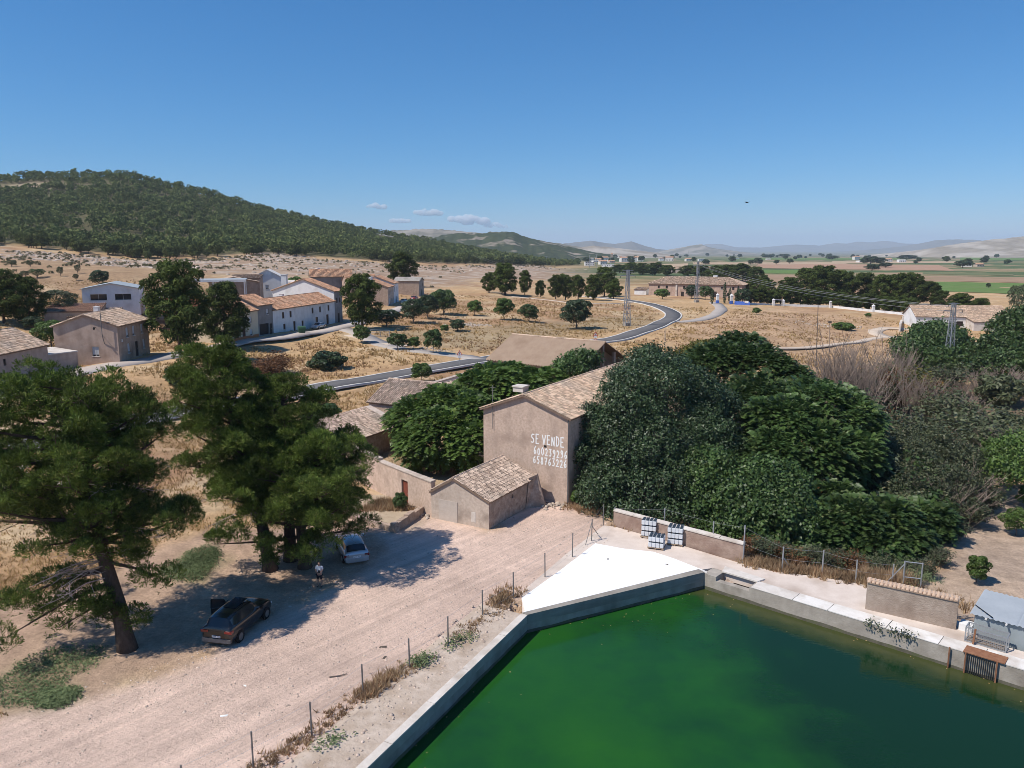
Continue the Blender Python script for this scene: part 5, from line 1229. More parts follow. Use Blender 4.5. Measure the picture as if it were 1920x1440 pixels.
def fronds(C, D, length, g, pairs=5, wid=0.36):
    """pinnate leaves: leaflets on a drooping rachis, one island per leaf"""
    n = len(C); D = unit(D); side = unit(np.cross(D, np.array([0, 0, 1.0]) + g.normal(0, .25, (n, 3)))); L = (length * g.uniform(.7, 1.25, n))[:, None]
    Vs = []; Fs = []
    k = pairs + 1
    pts = []
    for i in range(k):
        u = i / (k - 1); p = C + D * L * u; p = p.copy(); p[:, 2] += (0.25 * u - 0.75 * u * u) * L[:, 0]; pts.append(p)
    per = k + 4 * (k - 1)
    arr = np.zeros((n, per, 3))
    for i in range(k): arr[:, i] = pts[i]
    q = k; f = []
    for i in range(k - 1):
        u = (i + .5) / (k - 1); w = wid * L * (1.0 - 0.55 * abs(u - .4)); fwd = D * L * 0.10
        for sg in (-1, 1):
            tip = pts[i] * .5 + pts[i + 1] * .5 + side * sg * w + fwd; tip[:, 2] -= 0.22 * w[:, 0]
            arr[:, q] = tip + D * L * .05; arr[:, q + 1] = tip - D * L * .05
            f.append((i, q + 1, q, i + 1) if sg < 0 else (i, i + 1, q, q + 1)); q += 2
    F = (np.array(f)[None] + (np.arange(n) * per)[:, None, None]).reshape(-1, 4)
    return arr.reshape(-1, 3), F

def tufts(C, D, length, g, blades=7, width=0.05, spread=0.9):
    """needle tufts: blades sharing one root, one island each"""
    n = len(C); D = unit(D)
    per = 1 + 2 * blades
    arr = np.zeros((n, per, 3)); arr[:, 0] = C
    for b in range(blades):
        d = unit(D + g.normal(0, spread, (n, 3))); s = unit(np.cross(d, g.normal(0, 1, (n, 3)))); L = (length * g.uniform(.7, 1.3, n))[:, None]
        arr[:, 1 + 2 * b] = C + d * L - s * width * .5; arr[:, 2 + 2 * b] = C + d * L * .92 + s * width * .5
    f = np.array([(0, 1 + 2 * b, 2 + 2 * b) for b in range(blades)])
    F = (f[None] + (np.arange(n) * per)[:, None, None]).reshape(-1, 3)
    return arr.reshape(-1, 3), F

def on_lobes(lobes, n, g, lo=0.72, hi=1.05, under=0.35):
    """points scattered through the outer shell of a set of ellipsoids (c, r), weighted by surface"""
    c = np.array([l[0] for l in lobes], float); r = np.array([l[1] for l in lobes], float)
    w = r[:, 0] * r[:, 1] + r[:, 0] * r[:, 2] * 2; w /= w.sum()
    m = int(n * 1.9); k = g.choice(len(lobes), m, p=w)
    d = unit(g.normal(0, 1, (m, 3))); low = (d[:, 2] < -0.15) & (g.random(m) > under); d[low, 2] *= -1
    rad = g.uniform(lo, hi, m)[:, None]
    p = c[k] + d * r[k] * rad
    keep = np.ones(m, bool)
    for i in range(len(lobes)):
        q = (((p - c[i]) / (r[i] * 0.8)) ** 2).sum(1) < 1
        keep &= ~(q & (k != i))
    p, d = p[keep][:n], d[keep][:n]
    return p, d

def random_lobes(g, n, R, Hc, z0, lr=(0.28, 0.45), flat=0.8):
    """lobes filling a crown of radius R between z0 and z0 + Hc"""
    out = []
    for i in range(n):
        a = i * 2.4 + g.uniform(-.5, .5); t = (i + .5) / n
        zz = z0 + Hc * (0.18 + 0.72 * t); env = math.sin(math.pi * min(0.93, 0.18 + 0.74 * t)) ** 0.7
        rr = R * env * g.uniform(.45, .78); l = R * g.uniform(*lr)
        out.append(((math.cos(a) * rr, math.sin(a) * rr, min(zz, z0 + Hc - l * flat)), (l, l, l * flat)))
    out.append(((0, 0, z0 + Hc * .5), (R * .55, R * .55, Hc * .38)))
    return out

def trunk_mesh(g, h, r, crown=None, nl=6, lean=(0, 0), name='trunk'):
    m = MB(); pts = []
    for i in range(6):
        t = i / 5; pts.append((lean[0] * t + math.sin(t * 3 + g.uniform(0, 6)) * r * .4 * t, lean[1] * t + math.cos(t * 4) * r * .4 * t, -0.4 + (h + .4) * t))
    m.tube(pts, [r * (1.25 if i == 0 else 1) * (1 - .7 * i / 5) for i in range(6)], 7)
    if crown:
        for i in range(min(nl, len(crown))):
            c = crown[i][0]; t = g.uniform(.35, .8); b = Vector(pts[int(t * 5)]); e = Vector(c); mid = b.lerp(e, .5) + Vector((0, 0, -.04 * (e - b).length))
            m.tube([b, mid, b.lerp(e, .95)], [r * .42, r * .28, r * .1], 5)
    me = bpy.data.meshes.new(name); me.from_pydata([tuple(map(float, v)) for v in m.v], [], m.f); me.update()
    return me

def scale_at(p): return (p.y * math.cos(PITCH) - (p.z - H) * math.sin(PITCH)) / FPX

# --- reusable crowns, 10 m nominal height
VAR = {}
def variant(kind, i):
    key = (kind, i)
    if key in VAR: return VAR[key]
    g = np.random.default_rng(100 + 31 * i + sum(map(ord, kind)))
    if kind == 'pine':
        lobes = []; n = 34
        for k in range(n):
            t = (k + .5) / n; a = k * 2.4 + g.uniform(-.5, .5); z = 1.5 + 8.0 * t
            R = 3.9 * (math.sin(math.pi * (0.12 + .80 * t)) ** .8) * g.uniform(.5, 1.0); l = g.uniform(.75, 1.35)
            lobes.append(((math.cos(a) * R, math.sin(a) * R, z), (l, l, l * .72)))
        lobes.append(((0, 0, 6), (1.7, 1.7, 3.3)))
        p, d = on_lobes(lobes, 13000, g, .5, 1.15, .5); d[:, 2] += .35
        V, F = leaf_quads(p, d, .50, .30, g, .75); m = M['pine_far']
        tm = trunk_mesh(g, 7.5, .26, lobes, 8); tm.materials.append(M['bark'])
    elif kind == 'round':
        lobes = random_lobes(g, 16, 4.6, 8.4, 1.6); p, d = on_lobes(lobes, 6500, g); V, F = leaf_quads(p, d, .48, .62, g, .6); m = M['leaf_dark']
        tm = trunk_mesh(g, 6, .24, lobes, 6); tm.materials.append(M['bark_grey'])
    elif kind == 'light':
        lobes = random_lobes(g, 14, 4.8, 8.2, 1.8, (.26, .4)); p, d = on_lobes(lobes, 4800, g); V, F = leaf_quads(p, d, .62, .6, g, .6, .3); m = M['leaf_light']
        tm = trunk_mesh(g, 6, .22, lobes, 6); tm.materials.append(M['bark_grey'])
    elif kind == 'olive':
        lobes = random_lobes(g, 13, 4.8, 7.0, 2.4, (.26, .42)); p, d = on_lobes(lobes, 2600, g); V, F = leaf_quads(p, d, .7, .32, g, .8); m = M['leaf_olive']
        tm = trunk_mesh(g, 5, .4, lobes, 5); tm.materials.append(M['bark_grey'])
    elif kind == 'bush':
        lobes = random_lobes(g, 14, 6.5, 9.5, -0.6, (.3, .42)); p, d = on_lobes(lobes, 3200, g, .7, 1.08, .8); V, F = leaf_quads(p, d, 1.05, .55, g, .6); m = M['leaf_mid']
        tm = trunk_mesh(g, 5, .22, lobes, 9); tm.materials.append(M['bark_grey'])
    elif kind == 'cypress':
        lobes = [((g.uniform(-.2, .2), g.uniform(-.2, .2), z), (1.25 * math.sin(math.pi * (.12 + .085 * z)) + .15,) * 2 + (1.1,)) for z in np.linspace(.8, 9.2, 10)]
        p, d = on_lobes(lobes, 1200, g); V, F = leaf_quads(p, d, .6, .35, g, .6); m = M['leaf_dark']
        tm = trunk_mesh(g, 4, .2); tm.materials.append(M['bark_grey'])
    elif kind in ('bare', 'scrub'):
        mb = MB(); leaf_c = []
        for k in range(46):
            a = g.uniform(0, 6.28); sp = g.uniform(.15, 1) ** .7 * 4.2; hh = g.uniform(5.5, 10) * (1.05 - .35 * sp / 4.2); x0, y0 = g.normal(0, .9, 2)
            pts = [Vector((x0, y0, -.3)), Vector((x0 + math.cos(a) * sp * .35, y0 + math.sin(a) * sp * .35, hh * .5)), Vector((x0 + math.cos(a) * sp, y0 + math.sin(a) * sp, hh))]
            mb.tube(pts, [.075, .05, .018], 3, False)
            for q in range(9):
                t = g.uniform(.3, .97); b = pts[0].lerp(pts[1], t * 2) if t < .5 else pts[1].lerp(pts[2], t * 2 - 1)
                aa = a + g.uniform(-1.6, 1.6); l = g.uniform(.8, 2.2); e = b + Vector((math.cos(aa) * l * .6, math.sin(aa) * l * .6, l * .9)); mb.tube([b, e], [.028, .012], 3, False)
                if q < 4:
                    e2 = b.lerp(e, .5) + Vector((g.uniform(-.6, .6), g.uniform(-.6, .6), g.uniform(.3, .9))); mb.tube([b.lerp(e, .5), e2], [.018, .01], 3, False)
                leaf_c.append(e)
        V, F = np.array(mb.v, float), np.array([f for f in mb.f if len(f) == 4]); m = M['twig']; tm = None
        if kind == 'scrub':
            tm = fastmesh('twigs', V, F, M['twig'])
            c = np.repeat(np.array([tuple(e) for e in leaf_c]), 5, 0); c = c + g.normal(0, .55, c.shape); d = g.normal(0, 1, c.shape); d[:, 2] = abs(d[:, 2]) + .4
            V, F = leaf_quads(c, d, .72, .5, g, .6); m = M['leaf_mid']
    me = fastmesh('crown', V, F, m)
    VAR[key] = (me, tm)
    return VAR[key]

def plant(kind, name, label, px, py, w, h, cat='tree', group=None, i=0, mtl=None, p=None, rz=None):
    """w, h: width and height in pixels of the photograph where it stands"""
    p = P(px, py) if p is None else p
    k = scale_at(p); me, tm = variant(kind, i)
    t = thing(name, label, cat, (p.x, p.y, p.z - .1), rnd.uniform(0, 6.28) if rz is None else rz, group)
    wn = {'pine': 8.6, 'round': 9.8, 'light': 10, 'olive': 10, 'bush': 13.5, 'cypress': 2.8, 'bare': 8.4, 'scrub': 9.2}[kind]
    t.scale = (w * k / wn, w * k / wn, h * k / 10.0 / max(.85, math.cos(math.atan2(H - p.z, p.y))))
    o = put('crown' if kind != 'bare' else 'branches', me, t)
    if mtl is not None:
        o.material_slots[0].link = 'OBJECT'; o.material_slots[0].material = mtl
    if tm is not None: put('trunk' if kind != 'scrub' else 'twigs', tm, t)
    return t

# pines of the village and the fields
for i, (lab, px, py, w, h) in enumerate((
    ('tall dense pine leaning over the street beside the brown corner house', 338, 664, 128, 172), ('smaller broad pine right of the tall one at the village street', 424, 652, 100, 124),
    ('dark pine in front of the narrow grey house at the street bend', 680, 618, 82, 104), ('dark pine behind the white house at the end of the street', 757, 536, 64, 64),
    ('dark pine at the left edge behind the olive-grey tree', 8, 606, 92, 100), ('second dark pine at the left edge, smaller and nearer the white hall', 56, 608, 66, 90),
    ('biggest pine of the pair in the dry field, with a leaning pole before it', 947, 553, 58, 60), ('bushy small pine left of the biggest one in the dry field', 917, 549, 34, 38), ('slender pine right of the biggest one in the dry field', 984, 553, 27, 46),
    ('smallest pine, at the left end of the row along the straight track', 1013, 557, 22, 32), ('second pine of the row along the straight track', 1042, 561, 34, 46), ('wide pine in the middle of the row along the straight track', 1060, 562, 40, 48),
    ('pine with a bare trunk in the row along the straight track', 1084, 562, 34, 46), ('tallest rounded pine behind the row along the straight track', 1133, 556, 48, 56), ('pine near the right end of the row along the straight track', 1112, 563, 40, 48), ('pine at the right end of the row beside the lattice pylon', 1150, 561, 34, 38))):
    plant('pine', 'pine_tree', lab, px, py, w, h, group='pines of the village and fields', i=i % 4)
grove = [(1478, 560, 44, 40), (1512, 560, 60, 58), (1545, 566, 78, 68), (1584, 566, 56, 58), (1622, 566, 58, 54), (1655, 570, 52, 56), (1685, 570, 54, 58), (1712, 572, 56, 60), (1745, 572, 50, 44), (1765, 578, 40, 34), (1440, 558, 40, 34), (1410, 556, 36, 32)]
for i, (px, py, w, h) in enumerate(grove):
    plant('pine', 'pine_tree', 'tall pine of the grove behind the whitewashed boundary wall', px, py, w, h, group='tall pines of the grove', i=i % 4)
for i in range(17):
    px = 1408 + i * 18.5; plant('pine', 'pine_tree', 'low bushy pine in the row right behind the whitewashed boundary wall', px, np.interp(px, [1400, 1557, 1708], [569.5, 575, 589]) , rnd.uniform(30, 42), rnd.uniform(26, 36), group='low pines along the boundary wall', i=i % 4)
for i, (px, py, w, h) in enumerate(((1162, 512, 34, 16), (1182, 514, 40, 22), (1205, 515, 34, 22), (1228, 516, 44, 24), (1252, 517, 30, 20), (1345, 525, 44, 28), (1368, 526, 46, 30), (1392, 528, 48, 34), (1415, 530, 38, 30), (1290, 517, 40, 20), (1315, 519, 40, 22), (1430, 540, 30, 24), (1800, 596, 50, 46), (1835, 598, 46, 40))):
    plant('pine', 'pine_tree', 'dark pine standing behind the long farmhouse', px, py, w, h, group='pines behind the farmhouse', i=i % 4) if i < 12 else plant('pine', 'pine_tree', ('broad pine behind the tiled farm shed roof', 'olive-green pine at the right end behind the farm shed')[i - 12], px, py, w, h, i=i % 4)
for i, (px, py, h) in enumerate(((1335, 570, 28), (1358, 569, 40), (1368, 569, 30), (1383, 570, 34))):
    plant('cypress', 'cypress', 'slender dark cypress at the farm gate', px, py, 7, h, group='cypresses at the farm gate', i=i % 2)
for lab, kind, px, py, w, h, mt in (
    ('round leafy bush against the farmhouse wall left of the pylon', 'round', 1242, 561, 30, 20, 'leaf_light'), ('dense shrub at the farmhouse wall behind the tall pylon', 'round', 1296, 560, 30, 26, None), ('leafy tree beside the farmhouse door', 'round', 1322, 562, 30, 26, 'leaf_mid'), ('dark tree between the gate cypresses and the blue wall', 'round', 1392, 571, 34, 30, None),
    ('small bright round tree, leftmost of three in the dry field', 'light', 890, 592, 31, 30, None), ('slightly larger rounded tree, middle of three in the dry field', 'light', 945, 599, 42, 41, None), ('dense rounded tree, rightmost of three in the dry field', 'round', 992, 604, 40, 34, 'leaf_mid'),
    ('big dark round tree by the road bank above the barn', 'round', 1081, 617, 66, 56, None), ('small dark bush beside the pile of stones in the field', 'round', 858, 621, 38, 23, None), ('pale green low shrub left of the pile of stones', 'light', 834, 624, 22, 16, None),
    ('spreading fig bush in the middle of the dry grass plot', 'bush', 614, 690, 76, 36, 'leaf_dark'), ('rounded light green fig by the metal gate', 'light', 677, 643, 42, 34, None), ('leafy shrub right of the metal gate', 'light', 745, 656, 42, 32, 'leaf_mid'), ('upright shrub with a thin top right of the gate shrubs', 'light', 812, 662, 42, 46, 'leaf_mid'), ('low shrub at the bend of the side street', 'light', 776, 655, 34, 24, None),
    ('dark bush left of the street bend hedge', 'round', 725, 612, 60, 32, None), ('broad dark tree below the stone-gabled house', 'round', 775, 606, 56, 46, None), ('light green leafy tree at the end of the parked cars', 'round', 832, 590, 56, 48, 'leaf_mid'), ('dark leafy tree among the street bend bushes', 'round', 802, 598, 44, 46, None), ('rounded green tree behind the parked cars by the bend', 'round', 822, 578, 44, 32, 'leaf_mid'),
    ('bright green dense tree behind the pinkish house', 'round', 97, 652, 70, 52, 'leaf_light'), ('olive-grey spreading tree in front of the white hall', 'olive', 110, 596, 92, 56, None), ('dark shrub under the pines at the left edge', 'round', 62, 618, 50, 26, None), ('dark dense small tree on the dry slope above the white hall', 'round', 186, 536, 40, 30, None), ('small grey bush beside the tree above the white hall', 'olive', 197, 541, 18, 14, None),
    ('olive tree, leftmost on the dry slope', 'olive', 22, 500, 20, 14, None), ('olive tree with a bare stem on the dry slope', 'olive', 57, 501, 13, 15, None), ('olive tree left of the two stacked ones', 'olive', 114, 518, 14, 20, None), ('olive tree in the upper row of the slope', 'olive', 146, 513, 13, 18, None), ('lowest small olive of the slope', 'olive', 143, 526, 12, 14, None), ('bushy olive pair at the left of the slope', 'olive', 70, 521, 34, 18, 'leaf_mid'), ('greenish bush left of the olives', 'olive', 48, 520, 20, 14, None),
    ('bluish fig bush at the back of the two near pines', 'bush', 345, 722, 74, 46, 'leaf_dark'), ('dark rounded bush behind the near pine, above the storehouse', 'bush', 603, 792, 86, 40, 'leaf_mid'), ('young fig with big light leaves beside the storehouse roof', 'light', 790, 716, 48, 36, None),
    ('light tree peeping out between the back-row village houses', 'light', 555, 552, 40, 34, None), ('young ailanthus growing in front of the courtyard door', 'light', 750, 962, 34, 40, 'leaf_mid'), ('leafy sapling at the foot of the tall brown house corner', 'light', 1084, 950, 34, 34, None),
    ('small round shrub in the brown field near the farm gate', 'light', 1418, 590, 17, 14, None), ('single small tree in the bright green field', 'round', 1853, 540, 9, 10, None), ('shrub in front of the boundary wall pillar', 'light', 1628, 596, 14, 10, None), ('green shrub cluster among pale stones in the brown field', 'bush', 1580, 618, 42, 16, 'leaf_light'),
    ('grey-green poplar with bare stems at the right edge', 'olive', 1905, 592, 44, 62, 'leaf_olive'), ('vine stump with bright leaves in the sandy orchard by the gate', 'light', 1830, 1092, 52, 52, None), ('vine stump at the right edge of the sandy orchard', 'light', 1905, 1004, 60, 52, None), ('vine stump higher up in the sandy orchard', 'light', 1925, 950, 44, 40, None)):
    plant(kind, 'bush' if kind == 'bush' or 'shrub' in lab or 'bush' in lab else 'tree', lab, px, py, w, h, 'bush' if kind == 'bush' or 'shrub' in lab or 'bush' in lab else 'tree', None, rnd.randrange(3), M[mt] if mt else None)
# trees dotted over the plain and in the town
for i in range(95):
    if i < 22: px, py = rnd.uniform(1030, 1210), rnd.uniform(482, 495)
    else: px, py = rnd.uniform(1180, 1920), 480 + 18 * rnd.random() ** 1.6
    w = np.interp(py, [480, 498], [5, 13]) * rnd.uniform(.7, 1.3)
    plant('round' if i % 3 else 'pine', 'tree', 'dark tree dotted over the far plain', px, py, w * 1.25, w * .9, 'tree', 'dark trees dotted over the far plain', i % 3)
for px, py, w, h in ((1632, 496, 34, 15), (1650, 496, 26, 13), (1620, 495, 20, 11), (1700, 488, 40, 10), (1805, 502, 36, 13), (1560, 487, 30, 8), (1470, 483, 28, 7), (1440, 484, 30, 7), (1660, 502, 30, 10), (1635, 508, 34, 13)):
    plant('round', 'tree', 'large dark tree beside a pale farm on the plain', px, py, w, h, 'tree', 'large dark trees beside the farms', rnd.randrange(3))

# --- the pine forest on the hill
def forest():
    g = np.random.default_rng(5)
    n = 26000; px = g.uniform(-420, 1085, n); yb = np.interp(px, TPX, TYB); yr = np.interp(px, TPX, TYR)
    y = yb + (yr + 25 - yb) * g.random(n); keep = g.random(n) < y / 1300
    xx = (px - 960) / FPX * y
    keep &= (fbm(xx / 45, y / 45, 3, 61) > .27)
    keep &= ~((abs(px - 75) < 55) & (abs(y - 935) < 22)) & ~((px > 930) & (g.random(n) < (px - 930) / 260))
    px, y, yb = px[keep], y[keep], yb[keep]
    y = y + np.where((y - yb) < 60, (fbm(px / 40, 0 * px, 3, 8) - .45) * 70, 0)
    x = (px - 960) / FPX * (y * math.cos(PITCH) + 3); z = terrain(x, y)
    order = np.argsort(y - yb + g.uniform(0, 14, len(y))); rest = g.permutation(order[230:])[:9800]; order = np.concatenate([order[:230], rest]); x, y, z = x[order], y[order], z[order]
    return x, y, z, g
fx, fy, fz, fg = forest()
def tiny_pine(g, k=46):
    lobes = [((g.uniform(-1.2, 1.2), g.uniform(-1.2, 1.2), g.uniform(3.2, 5.8)), (1.9, 1.9, 1.4)) for _ in range(4)] + [((0, 0, 4.3), (2.9, 2.9, 2.5))]
    p, d = on_lobes(lobes, k, g, .75, 1.12, .6); return leaf_quads(p, d, 1.45, .7, g, .6)
fvar = [tiny_pine(fg, 62) for _ in range(6)]
NE = 230
edge_meshes = []
for i in range(4):
    g = np.random.default_rng(60 + i); lobes = random_lobes(g, 14, 3.6, 6.2, 1.2, (.3, .42)); p, d = on_lobes(lobes, 420, g, .75, 1.1, .6); V, F = leaf_quads(p, d, 1.15, .55, g, .6)
    mb = MB().tube([(0, 0, -.6), (.1, .1, 4.5)], [.2, .12], 4); n0 = len(V); V = np.vstack([V, np.array(mb.v)]); nf = len(F); F = np.vstack([F, np.array([f for f in mb.f if len(f) == 4]) + n0])
    me = fastmesh('pine_tree', V, F, [M['pine_forest'], M['bark']]); mi = np.zeros(len(F), np.int32); mi[nf:] = 1; me.polygons.foreach_set('material_index', mi); edge_meshes.append(me)
for i in range(NE):
    o = put('pine_tree', edge_meshes[i % 4], None, (fx[i], fy[i], fz[i] - .2)); s = fg.uniform(.75, 1.25); o.scale = (s * fg.uniform(.9, 1.15), s, s * fg.uniform(.85, 1.2)); o.rotation_euler = (0, 0, fg.uniform(0, 6.28))
    tag(o, 'pine at the lower edge of the forest on the hill', 'pine tree', 'pines along the edge of the hill forest', 'thing')
Vs, Fs, nv = [], [], 0
for i in range(NE, len(fx)):
    V, F = fvar[i % 6]; a = fg.uniform(0, 6.28); s = fg.uniform(.55, 1.35); c_, s_ = math.cos(a) * s, math.sin(a) * s
    W_ = np.stack([V[:, 0] * c_ - V[:, 1] * s_ + fx[i], V[:, 0] * s_ + V[:, 1] * c_ + fy[i], V[:, 2] * s * fg.uniform(.85, 1.2) + fz[i] - .3], 1)
    Vs.append(W_); Fs.append(F + nv); nv += len(V)
tag(put('pine_forest', fastmesh('pine_forest', np.vstack(Vs), np.vstack(Fs), M['pine_forest'])), 'dense pine forest covering the hill', kind='stuff')

# --- hero pines
def hero_pine(label, base, trunk, branches, seed, tuft=95, clump=(.55, .95), tl=.26, dead=0, name='pine_tree', spread=1.0):
    """trunk: points relative to base; branches: (height fraction, azimuth deg, length, rise)"""
    g = np.random.default_rng(seed); t = thing(name, label, 'pine tree', tuple(base), 0, 'near pines around the parking yard')
    tp = [Vector(q) for q in trunk]; acc = [0.0]
    for a, b in zip(tp, tp[1:]): acc.append(acc[-1] + (b - a).length)
    def along(f):
        s = f * acc[-1]
        for i in range(len(tp) - 1):
            if s <= acc[i + 1] + 1e-6: return tp[i].lerp(tp[i + 1], (s - acc[i]) / (acc[i + 1] - acc[i]))
        return tp[-1]
    mb = MB(); n = 10; r0 = 0.44 * spread
    mb.tube([along(i / n) for i in range(n + 1)], [r0 * (1.35 if i == 0 else 1.0) * (1 - .8 * i / n) + .03 for i in range(n + 1)], 9)
    C, D = [], []; bm_ = MB(); dm = MB()
    for (f, az, L, rise) in branches:
        a = math.radians(az); b = along(f); dirv = Vector((math.cos(a), math.sin(a), 0))
        mid = b + dirv * L * .5 + Vector((g.uniform(-.3, .3), g.uniform(-.3, .3), rise * .35)); e = b + dirv * L + Vector((g.uniform(-.3, .3), g.uniform(-.3, .3), rise))
        bm_.tube([b, mid, e], [.05 + .022 * L, .035 + .010 * L, .02], 5)
        nc = max(3, int(L * 2.1))
        for k in range(nc):
            u = g.uniform(.38, 1.02) if k else 1.0
            q = (b.lerp(mid, u * 2) if u < .5 else mid.lerp(e, u * 2 - 1)); side = Vector((-dirv.y, dirv.x, 0)) * g.normal(0, .24 * L * (1.1 - .5 * u))
            c = np.array(q + side + Vector((0, 0, g.uniform(-.35, .75)))); r = g.uniform(*clump)
            bm_.tube([q, Vector(c)], [.025, .012], 3, False)
            nt_ = int(tuft * (r / .75) ** 2); d = unit(g.normal(0, 1, (nt_, 3))); d[:, 2] = np.where(d[:, 2] < -.3, -d[:, 2], d[:, 2])
            rad = g.uniform(.45, 1.0, nt_)[:, None] ** .6
            C.append(c + d * rad * np.array([r, r, r * .82])); dd = d * .9; dd[:, 2] += .6; D.append(dd)
    for k in range(dead):
        b = along(g.uniform(.22, .75)); a = g.uniform(0, 6.28); L = g.uniform(1.5, 4.0)
        e = b + Vector((math.cos(a) * L, math.sin(a) * L, g.uniform(-.9, .5))); dm.tube([b, b.lerp(e, .5) + Vector((0, 0, .2)), e], [.04, .028, .012], 4, False)
        for q in range(7):
            u = g.uniform(.3, 1); s = b.lerp(e, u); aa = a + g.uniform(-1.2, 1.2); l = g.uniform(.4, 1.2); e2 = s + Vector((math.cos(aa) * l, math.sin(aa) * l, g.uniform(-.5, .4))); dm.tube([s, e2], [.018, .008], 3, False)
            for w_ in range(3):
                s2 = s.lerp(e2, g.uniform(.3, 1)); dm.tube([s2, s2 + Vector((g.uniform(-.4, .4), g.uniform(-.4, .4), g.uniform(-.3, .3)))], [.010, .006], 3, False)
    C = np.vstack(C); D = np.vstack(D); V, F = tufts(C, D, tl, g, 7, .048, .62)
    put('crown', fastmesh('crown', V, F, M['pine']), t)
    tr = mb.build('trunk', M['bark'], t, True); bm_.build('branches', M['bark'], tr)
    if dead: dm.build('dead_branches', M['deadwood'], t)
    return t

def profile_branches(n, f0, f1, left, right, near, farr, g, rise=(.2, 1.3), power=.75):
    """branches round a trunk; reach to each side in metres at mid crown"""
    out = []
    for i in range(n):
        u = (i + .5) / n; f = f0 + (f1 - f0) * u; az = math.degrees(i * 2.39996) % 360 + g.uniform(-14, 14)
        a = math.radians(az); reach = abs(math.cos(a)) ** 1.5 * (right if math.cos(a) > 0 else left) + abs(math.sin(a)) ** 1.5 * (farr if math.sin(a) > 0 else near)
        env = (math.sin(math.pi * (.16 + .78 * u)) ** power); L = max(.7, reach * env * g.uniform(.72, 1.05))
        out.append((f, az, L, g.uniform(*rise) * (1.0 - .3 * u) * L / 4))
    return out

gp = np.random.default_rng(77)
pb = P(240, 1218)
br1 = profile_branches(60, .38, 1.0, 6.6, 3.5, 3.6, 3.8, gp, (.3, 2.2), .6)
br1 += [(.44, 20, 4.8, .9), (.47, 5, 4.6, .8), (.33, 190, 5.5, -1.6), (.28, 200, 5.2, -2.4), (.22, 215, 2.8, -1.0), (.14, 200, 1.2, .2), (.13, 340, 1.0, .1), (.2, 250, 1.3, -.3), (.36, 350, 3.6, -.9), (.5, 180, 7.2, .2)]
hero_pine('large leaning pine with bare lower branches at the left edge of the yard', pb, [(0, 0, -.4), (-.5, .4, 2.4), (-1.5, 1.0, 5.5), (-2.2, 1.6, 8.5), (-2.6, 2.2, 11.5), (-2.7, 2.6, 14.2)], br1, 201, 62, (.45, .85), .27, 34)
pb = P(572, 1064)
brA = profile_branches(50, .30, 1.0, 4.8, 4.8, 4.2, 4.0, gp, (.4, 2.6), .6) + [(.28, 200, 5.4, .2), (.27, 20, 4.6, .1), (.24, 250, 3.8, .2), (.3, 300, 4.2, .2)]
hero_pine('broad pine shading the silver car and the standing person', pb, [(0, 0, -.4), (-.2, .2, 2.5), (-.3, .5, 5.5), (-.4, .6, 8.8)], brA, 202, 70, (.48, .88), .27, 10)
pb = P(508, 1068)
brB = profile_branches(56, .34, 1.0, 3.8, 2.0, 2.6, 2.6, gp, (.5, 2.6), .62)
hero_pine('tall pine with a rounded top behind the broad shady pine', pb, [(0, 0, -.4), (-.6, .2, 4), (-1.8, .5, 8), (-2.6, .7, 12), (-2.9, .8, 14.8)], brB, 203, 68, (.45, .82), .27, 10)
pb = P(545, 1050)
brC = profile_branches(46, .42, 1.0, 2.5, 3.2, 2.6, 2.6, gp, (.6, 2.8), 1.0)
hero_pine('narrower pointed pine between the tall pine and the storehouse', pb, [(0, 0, -.4), (-.0, .1, 4), (-.1, .2, 8), (-.1, .3, 12.6)], brC, 204, 68, (.42, .78), .26, 4)

